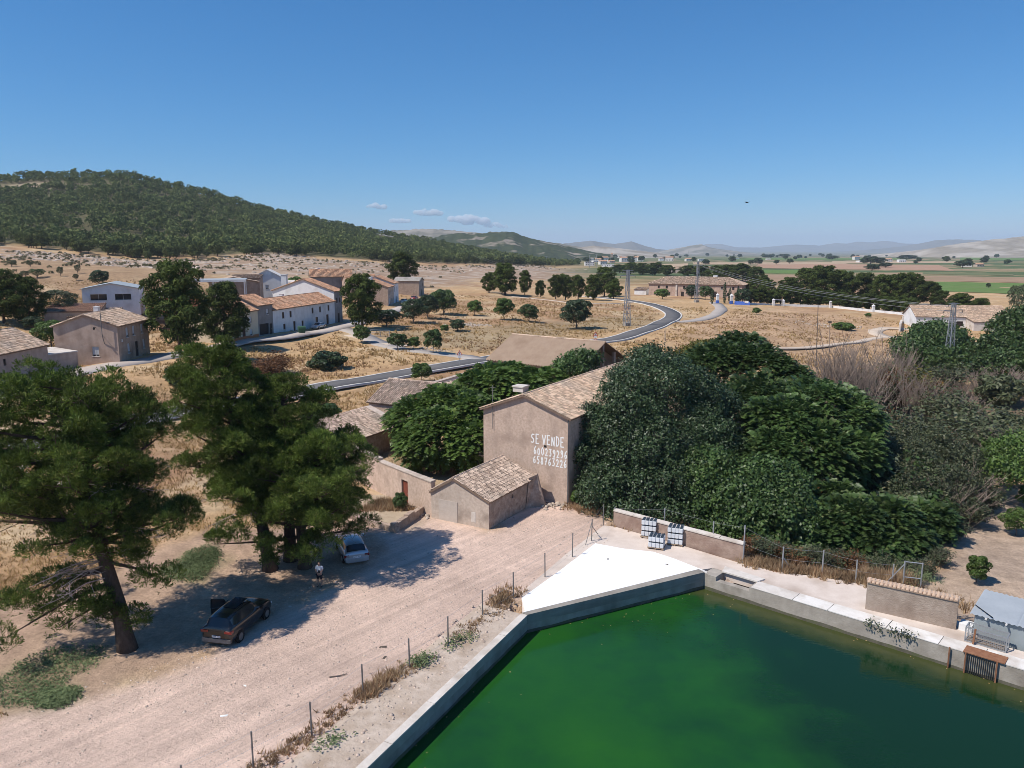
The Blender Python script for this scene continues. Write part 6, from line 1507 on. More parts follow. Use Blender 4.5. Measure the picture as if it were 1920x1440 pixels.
# --- big broad-leaved trees
def hero_leafy(label, lobes, base, kind, n, size, material, seed, cat='tree', name='leafy_tree', nl=14, tr=.32, rust=0, aspect=.6, group=None, tilt=.85):
    """lobes in world coordinates: (x, y, z, rx, rz)"""
    g = np.random.default_rng(seed); base = Vector(base); t = thing(name, label, cat, tuple(base), 0, group)
    L = []
    for (x, y, z, rx, rz) in lobes:
        c = Vector((x, y, z)) - base; L.append((tuple(c), (rx, rx, rz)))
        for k in range(9):         # smaller bulges riding on each lobe break its outline
            d = unit(g.normal(0, 1, 3)); d[2] = abs(d[2]) * .9 - .15; q = np.array(c) + d * np.array([rx, rx, rz]) * g.uniform(.8, 1.12); s = g.uniform(.2, .46)
            L.append((tuple(q), (rx * s, rx * s, rz * s * .9)))
    p, d = on_lobes(L, n, g, .58, 1.18, .5)
    if kind == 'leaf':
        k = 5; C = np.repeat(p, k, 0) + g.normal(0, size * .75, (len(p) * k, 3)); N = np.repeat(d, k, 0); N[:, 2] += .5
        V, F = leaf_quads(C, N, size, aspect, g, tilt, .25)
    else:
        D = d.copy(); D[:, 2] = D[:, 2] * .6 + .25; V, F = fronds(p, D, size, g, 5 if size > .5 else 4)
    put('crown', fastmesh('crown', V, F, material), t)
    if rust:
        p2, d2 = on_lobes(L, rust, g, .9, 1.06, .2); c0 = p2[g.integers(len(p2), size=5)]
        near = np.min(((p2[:, None] - c0[None]) ** 2).sum(2), 1) < 1.1; p2, d2 = p2[near], d2[near]
        if len(p2):
            V, F = leaf_quads(np.repeat(p2, 3, 0) + g.normal(0, .15, (len(p2) * 3, 3)), np.repeat(d2, 3, 0), .3, .5, g, .6); put('faded_leaves', fastmesh('faded_leaves', V, F, M['leaf_rust']), t)
    m = MB(); top = Vector((L[0][0][0], L[0][0][1], L[0][0][2]))
    m.tube([(0, 0, -.5), top * .33 + Vector((.2, 0, 0)), top * .7, top], [tr * 1.3, tr, tr * .6, tr * .25], 8)
    for k in range(min(nl, len(lobes))):
        c = Vector(lobes[k][:3]) - base; s = top * g.uniform(.15, .6); m.tube([s, s.lerp(c, .5) + Vector((0, 0, .3)), c + Vector((0, 0, lobes[k][4] * .4))], [tr * .45, tr * .3, tr * .08], 5)
    m.build('trunk', M['bark_grey'], t, True)
    return t

def LB(spec):
    """lobes given by where their centres are seen and how far away they stand: (px, py, Y, rx, rz)"""
    out = []
    for (px, py, Y, rx, rz) in spec:
        q = at(px, py, Y); out.append((q.x, q.y, q.z, rx, rz))
    return out

b_ = P(1225, 985)
hero_leafy('huge dark glossy-leaved tree pressed against the right side of the tall brown house', LB([
    (1235, 740, 72, 3.6, 3.4), (1180, 760, 69, 2.9, 3.0), (1290, 755, 72, 3.2, 3.0), (1155, 835, 67, 2.6, 2.8), (1225, 835, 67, 3.4, 3.0), (1310, 835, 69, 3.4, 3.0), (1145, 905, 65, 2.2, 2.0), (1205, 915, 64.5, 2.7, 2.2), (1270, 905, 65, 3.0, 2.4), (1225, 700, 76, 3.2, 2.6), (1335, 775, 73, 2.6, 2.6), (1120, 930, 63.6, 1.5, 1.5), (1112, 800, 68, 1.7, 2.0), (1106, 860, 66.5, 1.4, 1.8), (1180, 960, 62.6, 2.0, 1.3), (1250, 965, 62.6, 2.2, 1.5), (1310, 958, 63.2, 2.0, 1.5)]),
    (b_.x, b_.y + 3, -.3), 'leaf', 21000, .22, M['leaf_dark'], 301, nl=10, tr=.42)
b_ = at(1390, 860, 84)
hero_leafy('broad tree with pinnate leaves and a yellowing top behind the dark glossy tree', LB([
    (1400, 700, 88, 4.2, 2.8), (1345, 690, 88, 3.4, 2.6), (1450, 715, 86, 3.2, 2.4), (1420, 765, 80, 3.8, 3.2), (1360, 790, 78, 3.4, 3.2), (1460, 790, 80, 3.4, 3.2), (1385, 660, 93, 3.0, 2.0)]), (b_.x, b_.y, tz(b_.x, b_.y)), 'frond', 9500, .75, M['leaf_mid'], 302, rust=200)
b_ = at(1330, 700, 96)
hero_leafy('yellow-green tree top showing over the back of the big trees', LB([(1320, 668, 96, 2.4, 1.5), (1350, 662, 98, 2.4, 1.4), (1296, 672, 97, 1.8, 1.3)]), (b_.x, b_.y, tz(b_.x, b_.y)), 'leaf', 2000, .32, M['leaf_yellow'], 303, nl=3)
b_ = P(1530, 985)
hero_leafy('spreading domed tree in the middle of the thicket behind the reservoir path', LB([
    (1530, 790, 74, 3.8, 3.0), (1585, 800, 73, 3.0, 2.6), (1475, 810, 71, 3.2, 3.0), (1530, 860, 68, 3.4, 3.0), (1595, 865, 69, 2.8, 2.6), (1450, 870, 67, 2.8, 2.6), (1510, 755, 78, 3.2, 2.2), (1570, 765, 77, 2.6, 2.0)]), (b_.x, b_.y + 4, b_.z), 'frond', 10500, .68, M['leaf_mid'], 304, rust=260)
b_ = P(1410, 1040)
hero_leafy('large-leaved pale green tree hanging over the fence behind the white cans', LB([
    (1400, 930, 61, 2.6, 2.3), (1345, 935, 62.5, 2.3, 2.0), (1450, 960, 59, 2.4, 2.2), (1390, 985, 58.8, 1.9, 1.5), (1490, 985, 58, 2.0, 1.9), (1330, 890, 64, 2.4, 2.2), (1440, 910, 62, 2.6, 2.2), (1350, 990, 60.2, 1.6, 1.2), (1405, 1018, 58.2, 1.7, 1.2), (1450, 1025, 57.4, 1.6, 1.2), (1500, 1030, 57, 1.6, 1.2)]), (b_.x, b_.y + 3, b_.z), 'leaf', 8600, .27, M['leaf_mid'], 305, rust=300, aspect=.7)
b_ = P(1610, 1080)
hero_leafy('feathery ailanthus shrubs leaning over the path beside the steel gate frame', LB([
    (1590, 985, 59, 2.6, 2.0), (1655, 985, 60, 2.6, 2.0), (1550, 1000, 58, 1.9, 1.7), (1630, 1030, 57, 2.2, 1.5), (1690, 1020, 58.5, 2.0, 1.6), (1720, 985, 62, 2.2, 1.8), (1570, 950, 62, 2.2, 1.8), (1545, 1045, 56.5, 1.6, 1.1), (1595, 1055, 56, 1.7, 1.1)]), (b_.x, b_.y + 2, b_.z), 'frond', 7000, .66, M['leaf_mid'], 306, 'shrub', 'ailanthus_shrub', tr=.14, rust=120)
b_ = at(1740, 960, 70)
hero_leafy('dense dark thicket tree right of the domed tree, above the orchard', LB([
    (1740, 850, 76, 3.4, 2.6), (1690, 870, 73, 3.0, 2.6), (1790, 880, 74, 2.8, 2.4), (1750, 920, 68, 3.0, 2.3), (1690, 930, 67, 2.6, 2.2), (1815, 920, 70, 2.2, 1.8), (1650, 900, 70, 2.6, 2.4), (1780, 955, 66, 2.2, 1.7)]), (b_.x, b_.y, tz(b_.x, b_.y)), 'leaf', 9500, .22, M['leaf_scrub'], 307)
b_ = P(1755, 692)
hero_leafy('wide walnut tree in front of the tiled farm shed, behind the lattice pylon', LB([
    (1750, 642, 168, 5.4, 3.0), (1715, 652, 166, 3.6, 2.6), (1785, 652, 165, 4.0, 2.8), (1740, 676, 160, 4.8, 2.6), (1790, 676, 158, 3.8, 2.4), (1755, 622, 172, 4.0, 2.0), (1705, 664, 160, 2.8, 2.0)]), tuple(b_), 'leaf', 4300, .62, M['leaf_mid'], 308, tr=.5)
b_ = P(1900, 720)
hero_leafy('large green tree mass at the right edge beside the tiled farm shed', LB([
    (1908, 618, 150, 4.0, 3.4), (1885, 655, 145, 4.2, 3.2), (1930, 650, 145, 5.0, 4.0), (1890, 692, 138, 4.8, 3.2), (1950, 610, 148, 5, 4), (1858, 688, 140, 3.0, 2.4), (1960, 690, 135, 5, 4)]), tuple(b_), 'leaf', 5200, .55, M['leaf_mid'], 309, tr=.5)
b_ = PZ(835, 850, 0)
hero_leafy('big fig filling the courtyard between the storehouse and the tall brown house', LB([
    (830, 770, 80, 2.8, 2.2), (780, 790, 79, 2.6, 2.2), (880, 790, 77, 2.6, 2.4), (830, 820, 75, 3.0, 2.4), (785, 838, 75, 1.9, 1.7), (885, 835, 73.5, 2.1, 2.1), (850, 756, 83, 2.0, 1.5), (905, 775, 78, 1.4, 1.6), (768, 815, 78, 1.3, 1.4)]), (b_.x, b_.y + 2, 0), 'frond', 7600, .68, M['leaf_light'], 310, rust=60)
b_ = at(950, 740, 100)
hero_leafy('light green fig between the barn and the tall brown house', LB([
    (925, 712, 102, 2.5, 1.7), (960, 708, 103, 2.5, 1.6), (1000, 718, 101, 2.3, 1.3), (900, 726, 99, 2.3, 1.7), (945, 728, 98, 2.8, 1.9), (1030, 710, 102, 1.8, 1.1), (985, 730, 97, 2.0, 1.5)]), (b_.x, b_.y, tz(b_.x, b_.y)), 'frond', 3000, 1.1, M['leaf_light'], 311, rust=60)
b_ = at(1085, 700, 104); hero_leafy('small dark shrub against the open gable of the barn', LB([(1090, 678, 106, 1.9, 1.3), (1065, 690, 104, 1.9, 1.3), (1110, 676, 107, 1.3, 1.0)]), (b_.x, b_.y, tz(b_.x, b_.y)), 'leaf', 1000, .4, M['leaf_mid'], 312, 'shrub', 'shrub', nl=3, tr=.12)
b_ = P(1905, 905); hero_leafy('bright green rounded bush above the sandy orchard at the right edge', LB([(1900, 860, 74, 2.4, 1.7), (1930, 850, 75, 2.6, 2.0), (1880, 885, 71, 1.6, 1.2)]), tuple(b_), 'leaf', 1900, .30, M['leaf_light'], 313, 'bush', 'bush', nl=3, tr=.12)

# --- the thicket on the right: bare and half-bare shrubs one behind another
gt = np.random.default_rng(31)
for i, (px, py, w, h) in enumerate(((1560, 790, 130, 190), (1598, 775, 110, 170), (1535, 775, 90, 120), (1660, 765, 100, 150), (1690, 735, 70, 100), (1625, 800, 120, 150), (1580, 745, 80, 120), (1720, 790, 100, 120))):
    plant('bare', 'bare_shrub', 'leafless grey-brown shrub with upright stems in the thicket', px, py, w, h, 'shrub', 'leafless shrubs of the thicket', i % 3)
for i in range(52):
    px = gt.uniform(1500, 1925); lo = np.interp(px, [1500, 1620, 1760, 1925], [800, 770, 735, 735]); py = lo + (np.interp(px, [1500, 1700, 1800, 1860, 1925], [960, 990, 985, 935, 880]) - lo) * gt.random()
    w = np.interp(py, [730, 990], [85, 120]) * gt.uniform(.8, 1.25); k = i % 4
    if k == 0: plant('bare', 'bare_shrub', 'leafless grey-brown shrub with upright stems in the thicket', px, py, w, w * .75, 'shrub', 'leafless shrubs of the thicket', i % 3)
    elif k == 3: plant('bush', 'shrub', 'dense leafy shrub in the thicket below the pylon', px, py, w, w * .6, 'shrub', 'leafy shrubs of the thicket', i % 3, M['leaf_mid'] if i % 8 == 3 else M['leaf_scrub'])
    else: plant('scrub', 'half_bare_shrub', 'half-bare shrub with sparse leaves in the thicket', px, py, w, w * .72, 'shrub', 'half-bare shrubs of the thicket', i % 3, M['leaf_scrub'] if i % 5 < 4 else (M['leaf_yellow'] if i % 10 == 4 else None))
for i, (px, py, w, h) in enumerate(((1655, 770, 46, 86), (1690, 775, 36, 70), (1745, 770, 50, 60), (1560, 905, 44, 70), (1665, 830, 40, 60), (1765, 860, 40, 60))):
    plant('scrub', 'rusty_shrub', 'withered rusty-brown shrub among the green thicket', px, py, w, h, 'shrub', 'withered rusty shrubs of the thicket', i % 3, M['leaf_rust'])
for i, (px, py, w, h) in enumerate(((1700, 1092, 50, 44), (1735, 1085, 40, 40), (1760, 1060, 44, 34), (1650, 1070, 44, 36), (1820, 985, 50, 44), (1850, 960, 50, 40), (1790, 1010, 44, 36))):
    plant('scrub', 'dry_shrub', 'dry grey-green shrub along the edge of the sandy orchard', px, py, w, h, 'shrub', 'dry shrubs at the orchard edge', i % 3, M['leaf_olive'])
for i, (px, py, w, h) in enumerate(((500, 715, 70, 46), (520, 700, 60, 40), (480, 720, 60, 44), (300, 770, 40, 20))):
    plant('scrub', 'dry_shrub', 'reddish dry shrub beside the asphalt road behind the tall pine', px, py, w, h, 'shrub', 'reddish dry shrubs by the road', i % 3, M['leaf_rust'])

for i in range(15):
    px = 1408 + i * 15.5; plant('scrub', 'dry_bush', 'dry brownish bush between the fence posts and the dark trees', px, np.interp(px, [1400, 1620], [1040, 1076]) + rnd.uniform(-4, 4), rnd.uniform(38, 54), rnd.uniform(26, 44), 'shrub', 'dry bushes behind the path fence', i % 3, M[('leaf_rust', 'leaf_scrub', 'leaf_olive')[i % 3]])
# --- dry grass and weeds
ROADPTS = []
def free_of(x, y):
    ok = np.ones(x.shape, bool)
    for k in ('gravel', 'litter', 'orchard_soil', 'thicket'): ok &= poly_dist(x, y, ZONES[k][0]) < -0.2
    ok &= poly_dist(x, y, POOL) < -4.0
    ok &= (poly_dist(x, y, slab) < -.3) & (poly_dist(x, y, deck) < -.2)
    return ok
def footprints():
    out = []
    for o in COL.objects:
        if o.parent is None and o.get('category') in ('house', 'outbuilding', 'barn', 'hall', 'farmhouse'):
            pts = []
            for ch in o.children:
                if ch.name.split('.')[0] in ('wall', 'gable_wall') and ch.type == 'MESH':
                    c_, s_ = math.cos(o.rotation_euler.z), math.sin(o.rotation_euler.z)
                    for v in ch.data.vertices: pts.append((v.co.x, v.co.y))
            if pts:
                p = np.array(pts); out.append((o.location.x, o.location.y, o.rotation_euler.z, p[:, 0].min() - .3, p[:, 0].max() + .3, p[:, 1].min() - .3, p[:, 1].max() + .3))
    return out
FP = footprints()
roads_xy = []
for o in COL.objects:
    if o.parent is None and o.name.split('.')[0] in ('road', 'street', 'street_branch', 'lane', 'dirt_track', 'street_verge'):
        v = np.zeros(len(o.data.vertices) * 3); o.data.vertices.foreach_get('co', v); roads_xy.append(v.reshape(-1, 3)[:, :2])
roads_xy = np.vstack(roads_xy)
def off_roads(x, y, d=1.3):
    ok = np.ones(len(x), bool)
    key = {(int(a // d), int(b // d)) for a, b in roads_xy for a, b in ((a, b), (a + d * .7, b), (a - d * .7, b), (a, b + d * .7), (a, b - d * .7))}
    return np.array([(int(a // d), int(b // d)) not in key for a, b in zip(x, y)])
def off_buildings(x, y):
    ok = np.ones(len(x), bool)
    for (ox, oy, rz, x0, x1, y0, y1) in FP:
        c_, s_ = math.cos(-rz), math.sin(-rz); dx, dy = x - ox, y - oy; lx, ly = dx * c_ - dy * s_, dx * s_ + dy * c_
        ok &= ~((lx > x0) & (lx < x1) & (ly > y0) & (ly < y1))
    return ok
def blades(x, y, z, h, w, g, k=5, spread=.35):
    n = len(x); C = np.stack([x, y, z], 1); per = 3 * k; arr = np.zeros((n, per, 3))
    for b in range(k):
        a = g.uniform(0, 6.28, n); r = g.uniform(0, spread, n); root = C + np.stack([np.cos(a) * r, np.sin(a) * r, np.zeros(n) - .05], 1)
        t = g.uniform(0, 6.28, n); s = np.stack([np.cos(t), np.sin(t), np.zeros(n)], 1) * (w * g.uniform(.6, 1.3, n))[:, None]
        ln = np.stack([g.normal(0, .35, n) * h, g.normal(0, .35, n) * h, h * g.uniform(.6, 1.2, n)], 1)
        arr[:, 3 * b] = root - s; arr[:, 3 * b + 1] = root + s; arr[:, 3 * b + 2] = root + ln
    return arr.reshape(-1, 3), np.arange(n * per).reshape(-1, 3)
gg = np.random.default_rng(41)
n_ = 190000; r_ = 34 * (300 / 34) ** gg.random(n_); th_ = np.radians(gg.uniform(-48, 40, n_)); x_, y_ = np.sin(th_) * r_, np.cos(th_) * r_
cl_ = fbm(x_ / 5, y_ / 5, 3, 71); k_m = (cl_ + gg.normal(0, .09, n_) > .40); x_, y_ = x_[k_m], y_[k_m]
k_m = free_of(x_, y_) & off_buildings(x_, y_) & (poly_dist(x_, y_, ZONES['court'][0]) < -.5); x_, y_ = x_[k_m], y_[k_m]
k_m = off_roads(x_, y_, 2.2); x_, y_ = x_[k_m], y_[k_m]; z_ = terrain(x_, y_); dist_ = np.hypot(x_, y_)
hh_ = gg.uniform(.18, .5, len(x_)) * np.clip(dist_ / 110, .8, 1.25)
rust_ = (fbm(x_ / 12, y_ / 12, 3, 83) > .52) & (gg.random(len(x_)) < .7)
for nm, sel, mt in (('dry_grass', ~rust_, 'drygrass'), ('rusty_grass', rust_, 'drygrass_rust')):
    V, F = blades(x_[sel], y_[sel], z_[sel], hh_[sel], .045 * np.clip(dist_[sel] / 60, .8, 2.6), gg, 4)
    tag(put(nm, fastmesh(nm, V, F, M[mt])), 'dry straw grass covering the fields', kind='stuff')
# tall weeds along the fence, in the courtyard, on the raised bed and along walls
wx, wy, wz, wh = [], [], [], []
def weeds_at(px0, px1, n, spread, h, zz=None):
    a, b = PZ(*px0, 0), PZ(*px1, 0)
    for i in range(n):
        t = gg.random(); q = a.lerp(b, t); wx.append(q.x + gg.normal(0, spread)); wy.append(q.y + gg.normal(0, spread)); wz.append(0.05 if zz is None else zz); wh.append(gg.uniform(.4, 1.2) * h)
for a in (((675, 1310), (745, 1265), 260, .25, .5), ((745, 1265), (800, 1238), 60, .25, .3), ((840, 1205), (955, 1130), 110, .35, .28), ((930, 1135), (960, 1108), 110, .35, .45), ((560, 1395), (670, 1315), 80, .35, .25), ((480, 1440), (560, 1395), 70, .3, .3),
          ((1400, 1056), (1620, 1090), 520, .4, .55), ((1075, 950), (1120, 960), 160, .5, .45), ((1160, 985), (1390, 1040), 200, .3, .4), ((1620, 1085), (1700, 1095), 300, .5, .8), ((1725, 1120), (1800, 1140), 130, .6, .6), ((800, 880), (900, 870), 240, 1.0, .8), ((740, 860), (800, 880), 160, .9, .7)): weeds_at(*a)
for i in range(420):
    t, u = gg.random(), gg.random(); q = PZ(665, 960, .38).lerp(PZ(785, 958, .38), t).lerp(PZ(720, 938, .38), u * .8); wx.append(q.x); wy.append(q.y); wz.append(.36); wh.append(gg.uniform(.3, .75))
V, F = blades(np.array(wx), np.array(wy), np.array(wz), np.array(wh), np.full(len(wx), .03), gg, 9, .16)
tag(put('dry_weeds', fastmesh('dry_weeds', V, F, M['dryweed'])), 'tangled dry weeds along the fence and walls', kind='stuff')
wx, wy, wz, wh = [], [], [], []
for a in (((780, 1250), (800, 1238), 80, .25, .4), ((840, 1215), (880, 1195), 50, .3, .3), ((600, 1395), (640, 1385), 30, .3, .25), ((740, 855), (800, 875), 120, .9, .6), ((1660, 1190), (1740, 1205), 0, .1, .1), ((1720, 1080), (1735, 1098), 90, .4, .6)): weeds_at(*a)
px_ = [(px, py) for px, py in ((P(*q).x, P(*q).y) for q in ())]
cx_, cy_ = [], []
for w in WEEDS:
    xs = [q.x for q in w]; ys = [q.y for q in w]; m_n = 620; a = gg.uniform(min(xs), max(xs), m_n); b = gg.uniform(min(ys), max(ys), m_n); k_m = poly_dist(a, b, w) > -.3; cx_ += list(a[k_m]); cy_ += list(b[k_m])
C = np.stack([np.array(cx_ + wx), np.array(cy_ + wy), np.concatenate([terrain(np.array(cx_), np.array(cy_)) + .08, np.array(wz) + np.array(wh) * .6])], 1)
C = np.repeat(C, 6, 0) + gg.normal(0, .2, (len(C) * 6, 3)) * np.array([1, 1, .15]); N = np.zeros_like(C); N[:, 2] = 1
V, F = leaf_quads(C, N, .13, .6, gg, .5)
tag(put('green_weeds', fastmesh('green_weeds', V, F, M['weed'])), 'low green weeds in patches under the pines and along the fence', kind='stuff')
# the creeper hanging over the coping on the sunny wall
q_ = [WL2 + d23 * (L23 * t) + n23 * .06 for t in (.232, .243, .262, .272, .28)]
C = np.array([(q.x, q.y, .05) for q in q_ for _ in range(60)]) + gg.normal(0, .16, (300, 3)); N = np.zeros_like(C); N[:, 2] = 1
V, F = leaf_quads(C, N, .13, .6, gg, .8); tag(put('wall_creeper', fastmesh('wall_creeper', V, F, M['leaf_olive'])), 'small green plants growing over the sunlit reservoir coping', kind='stuff')

# --- stones
def stones(name, label, x, y, z, s, material, g):
    n = len(x); base = np.array([(-1, -1, -.6), (1, -1, -.6), (1, 1, -.6), (-1, 1, -.6), (-.7, -.6, .6), (.6, -.7, .7), (.7, .6, .6), (-.6, .7, .5)]) * .5
    a = g.uniform(0, 6.28, n); V = base[None] * (1 + g.normal(0, .22, (n, 8, 3))) * s[:, None, None] * np.stack([g.uniform(.7, 1.5, n), g.uniform(.7, 1.2, n), g.uniform(.4, .9, n)], 1)[:, None]
    X = V[..., 0] * np.cos(a)[:, None] - V[..., 1] * np.sin(a)[:, None] + x[:, None]; Y = V[..., 0] * np.sin(a)[:, None] + V[..., 1] * np.cos(a)[:, None] + y[:, None]; Z = V[..., 2] + z[:, None]
    f = np.array([(4, 5, 6, 7), (0, 1, 5, 4), (1, 2, 6, 5), (2, 3, 7, 6), (3, 0, 4, 7)]); F = (f[None] + (np.arange(n) * 8)[:, None, None]).reshape(-1, 4)
    return tag(put(name, fastmesh(name, np.stack([X, Y, Z], -1).reshape(-1, 3), F, material)), label, kind='stuff')
sx, sy = [], []
while len(sx) < 1100:
    px = gg.uniform(-60, 1150, 800); yb = np.interp(px, TPX, TYB); yv = yb - gg.exponential(70, 800); xv = (px - 960) / FPX * (yv * math.cos(PITCH) + 3)
    k_m = (poly_dist(xv, yv, ZONES['stone_scar'][0]) > -3) & (fbm(xv / 9, yv / 3.0, 4, 77) > .43); sx += list(xv[k_m]); sy += list(yv[k_m])
sx, sy = np.array(sx), np.array(sy); stones('limestone_outcrop', 'pale limestone outcrops on the slope below the forest', sx, sy, terrain(sx, sy) + .15, gg.uniform(.5, 2.6, len(sx)) * gg.uniform(.5, 1, len(sx)), M['rock'], gg)
sx, sy = [], []
while len(sx) < 2200:
    a = gg.uniform(-40, 22, 2000); b = gg.uniform(27, 68, 2000); k_m = (poly_dist(a, b, ZONES['gravel'][0]) > -1) & (poly_dist(a, b, POOL) < -.6) & (fbm(a / 4, b / 4, 3, 91) > .40); sx += list(a[k_m]); sy += list(b[k_m])
sx, sy = np.array(sx), np.array(sy); stones('loose_stones', 'loose pebbles scattered over the gravel yard', sx, sy, terrain(sx, sy) + .012, .03 + .09 * gg.random(len(sx)) ** 4 + .02, M['gravel'], gg)
nv_ = 900; t_, u_ = gg.random(nv_), gg.uniform(.4, 3.2, nv_); q_ = [(WL0 - n01 * .36) + (WL1 - WL0) * t - n01 * u for t, u in zip(t_, u_)]
stones('rubble', 'small stones on the strip beside the reservoir wall', np.array([q.x for q in q_]), np.array([q.y for q in q_]), np.full(nv_, .09), .03 + .14 * gg.random(nv_) ** 3, M['gravel'], gg)
for lab, c, n, sp, sz in (('heap of grey prunings and stones in the dry field', (884, 610), 70, 2.4, .9), ('pale rubble around the green shrubs in the brown field', (1560, 612), 90, 6, .7), ('rubble at the foot of the annex wall', (800, 965), 60, .8, .35), ('rubble at the foot of the tall brown house gable', (1035, 948), 70, .9, .3), ('pale stones in the shade behind the leaning pine', (60, 900), 120, 3.2, .6), ('stones by the side street bend', (800, 655), 60, 3, .5)):
    q = P(*c); x_s = q.x + gg.normal(0, sp, n); y_s = q.y + gg.normal(0, sp * .5, n); stones('stone_heap', lab, x_s, y_s, terrain(x_s, y_s) + .1, sz * gg.uniform(.3, 1, n), M['rock'], gg)

# ---------------------------------------------------------------- fences, walls and things round the reservoir
def fence(label, posts, hts, rad=0.045, wires=(), braces=(), mt='steel_dull', mesh_between=()):
    p0 = posts[0]; t = thing('wire_fence', label, 'fence', tuple(p0))
    L = [p - p0 for p in posts]
    for q, h in zip(L, hts):
        m = MB(); lean = Vector((rnd.uniform(-.03, .03), rnd.uniform(-.03, .03), 0)); m.tube([q + Vector((0, 0, -.3)), q + Vector((0, 0, h)) + lean], rad, 6); m.build('post', M[mt], t)
    for w in wires:
        m = MB()
        for i in range(len(L) - 1):
            a = L[i] + Vector((0, 0, hts[i] * w)); b = L[i + 1] + Vector((0, 0, hts[i + 1] * w)); m.tube([a, a.lerp(b, .5) - Vector((0, 0, .04)), b], .006, 3, False)
        m.build('wire', M['steel'], t)
    for i, off, f in braces:
        m = MB(); m.tube([L[i] + Vector((0, 0, hts[i] * f)), L[i] + Vector(off)], rad * .7, 5); m.build('brace', M[mt], t)
    return t
fp = [PZ(x, y, 0) for x, y in ((344, 1508), (475, 1441), (585, 1380), (681, 1305), (768, 1254), (840, 1208), (905, 1155), (963, 1121), (1022, 1082), (1073, 1044), (1109, 1014), (1131, 984))]
fence('line of thin steel posts with slack wire between the yard and the reservoir', fp, [1.75, 1.75, 1.72, 1.72, 1.72, 1.70, 1.68, 1.75, 1.72, 1.80, 1.75, 1.75], .04, (.96, .55, .15), [(10, (-.55, -.9, 0), .85), (10, (.6, 1.2, .1), .7)])
fp2 = [PZ(x, y, 0) for x, y in ((1152, 984), (1245, 1003), (1336, 1034), (1393, 1053), (1466, 1070), (1541, 1079), (1604, 1092), (1672, 1098))]
fence('line of pale steel posts along the thicket behind the reservoir path', fp2, [1.45, 2.2, 2.35, 2.7, 1.75, 1.8, 1.6, 1.5], .05, (.95, .5), [(0, (.5, -.1, 0), .9), (4, (.7, .1, 0), .6)], 'steel')
# low brick and plaster wall behind the cans
bw0, bw1 = PZ(1150, 986, 0), PZ(1392, 1053, 0)
yard_wall('low shaded brownish wall with worn plaster behind the pallets of white cans', [bw0, bw1], 1.25, 0.3, mat('worn_brick_plaster', (0.27, 0.19, 0.15), (0.40, 0.30, 0.245), 1.8, .95, .6, 7, c3=(0.22, 0.14, 0.11), s3=.6), name='brick_wall')
# wall capped with tiles, each tile of the capping a part
tA, tB = PZ(1622, 1142, 0), PZ(1792, 1181, 0)
tw_ = thing('tile_capped_wall', 'free-standing plastered wall capped with two rows of curved clay tiles', 'wall', tuple(tA)); dv = (tB - tA); tl_ = dv.length; dv.normalize(); nv2 = Vector((-dv.y, dv.x, 0))
TWh = 1.72; th2 = .95
Mw = Matrix(((dv.x, nv2.x, 0, 0), (dv.y, nv2.y, 0, 0), (0, 0, 1, 0), (0, 0, 0, 1)))
m_ = MB(); m_.box(0, 0, -.5, tl_, .62, TWh, Mw); m_.build('wall', mat('brown_roughcast', (0.30, 0.235, 0.185), (0.42, 0.345, 0.285), 3.2, .95, .8, 12, c3=(0.25, 0.19, 0.15), s3=.7), tw_)
nt_ = 21; tpitch = tl_ / nt_
def barrel(L, r0, r1):
    vs, fs = [], []
    for j, (y, r) in enumerate(((0, r0), (L, r1))):
        for k in range(7):
            a = math.pi * k / 6; vs.append((-math.cos(a) * r, y, math.sin(a) * r))
    fs = [(k, k + 1, 8 + k, 7 + k) for k in range(6)] + [(0, 6, 5, 4, 3, 2, 1), tuple(range(7, 14))]
    me = bpy.data.meshes.new('tile'); me.from_pydata(vs, [], fs); me.update(); me.materials.append(M['tile']); return me
tm_ = barrel(.50, .115, .09)
for side in (0, 1):
    for k in range(nt_):
        o = put('tile', tm_, tw_); c = dv * ((k + .5) * tpitch) + nv2 * (-.07 if side == 0 else .69); o.location = (c.x, c.y, TWh + .015 + rnd.uniform(0, .012))
        o.rotation_euler = (.30 + rnd.uniform(-.05, .05), rnd.uniform(-.05, .05), math.atan2(dv.y, dv.x) + (0 if side == 0 else math.pi) + rnd.uniform(-.06, .06))
m_ = MB(); m_.box(-.05, .12, TWh + .002, tl_ + .05, .50, TWh + .19, Mw); m_.build('tile_bedding', M['tile_grey'], tw_)
# steel gate frame
gA = PZ(1692, 1107, -.2); gB = PZ(1717, 1110, -.2)
gt_ = thing('steel_gate', 'empty galvanised steel gate frame with a slanting stay behind the tile-capped wall', 'gate', tuple(gA)); gv = (gB - gA); gv = gv.normalized() * 1.05
m_ = MB(); m_.tube([(0, 0, -.3), (0, 0, 2.05)], .05, 6); m_.build('post', M['steel'], gt_)
m_ = MB(); m_.tube([(gv.x, gv.y, -.3), (gv.x, gv.y, 2.05)], .05, 6); m_.build('post', M['steel'], gt_)
for zz in (2.0, .95):
    m_ = MB(); m_.tube([(0, 0, zz), (gv.x, gv.y, zz)], .035, 6); m_.build('crossbar', M['steel'], gt_)
m_ = MB(); m_.tube([(0, 0, 1.85), (-1.25, .35, 0)], .03, 6); m_.build('stay', M['steel'], gt_)
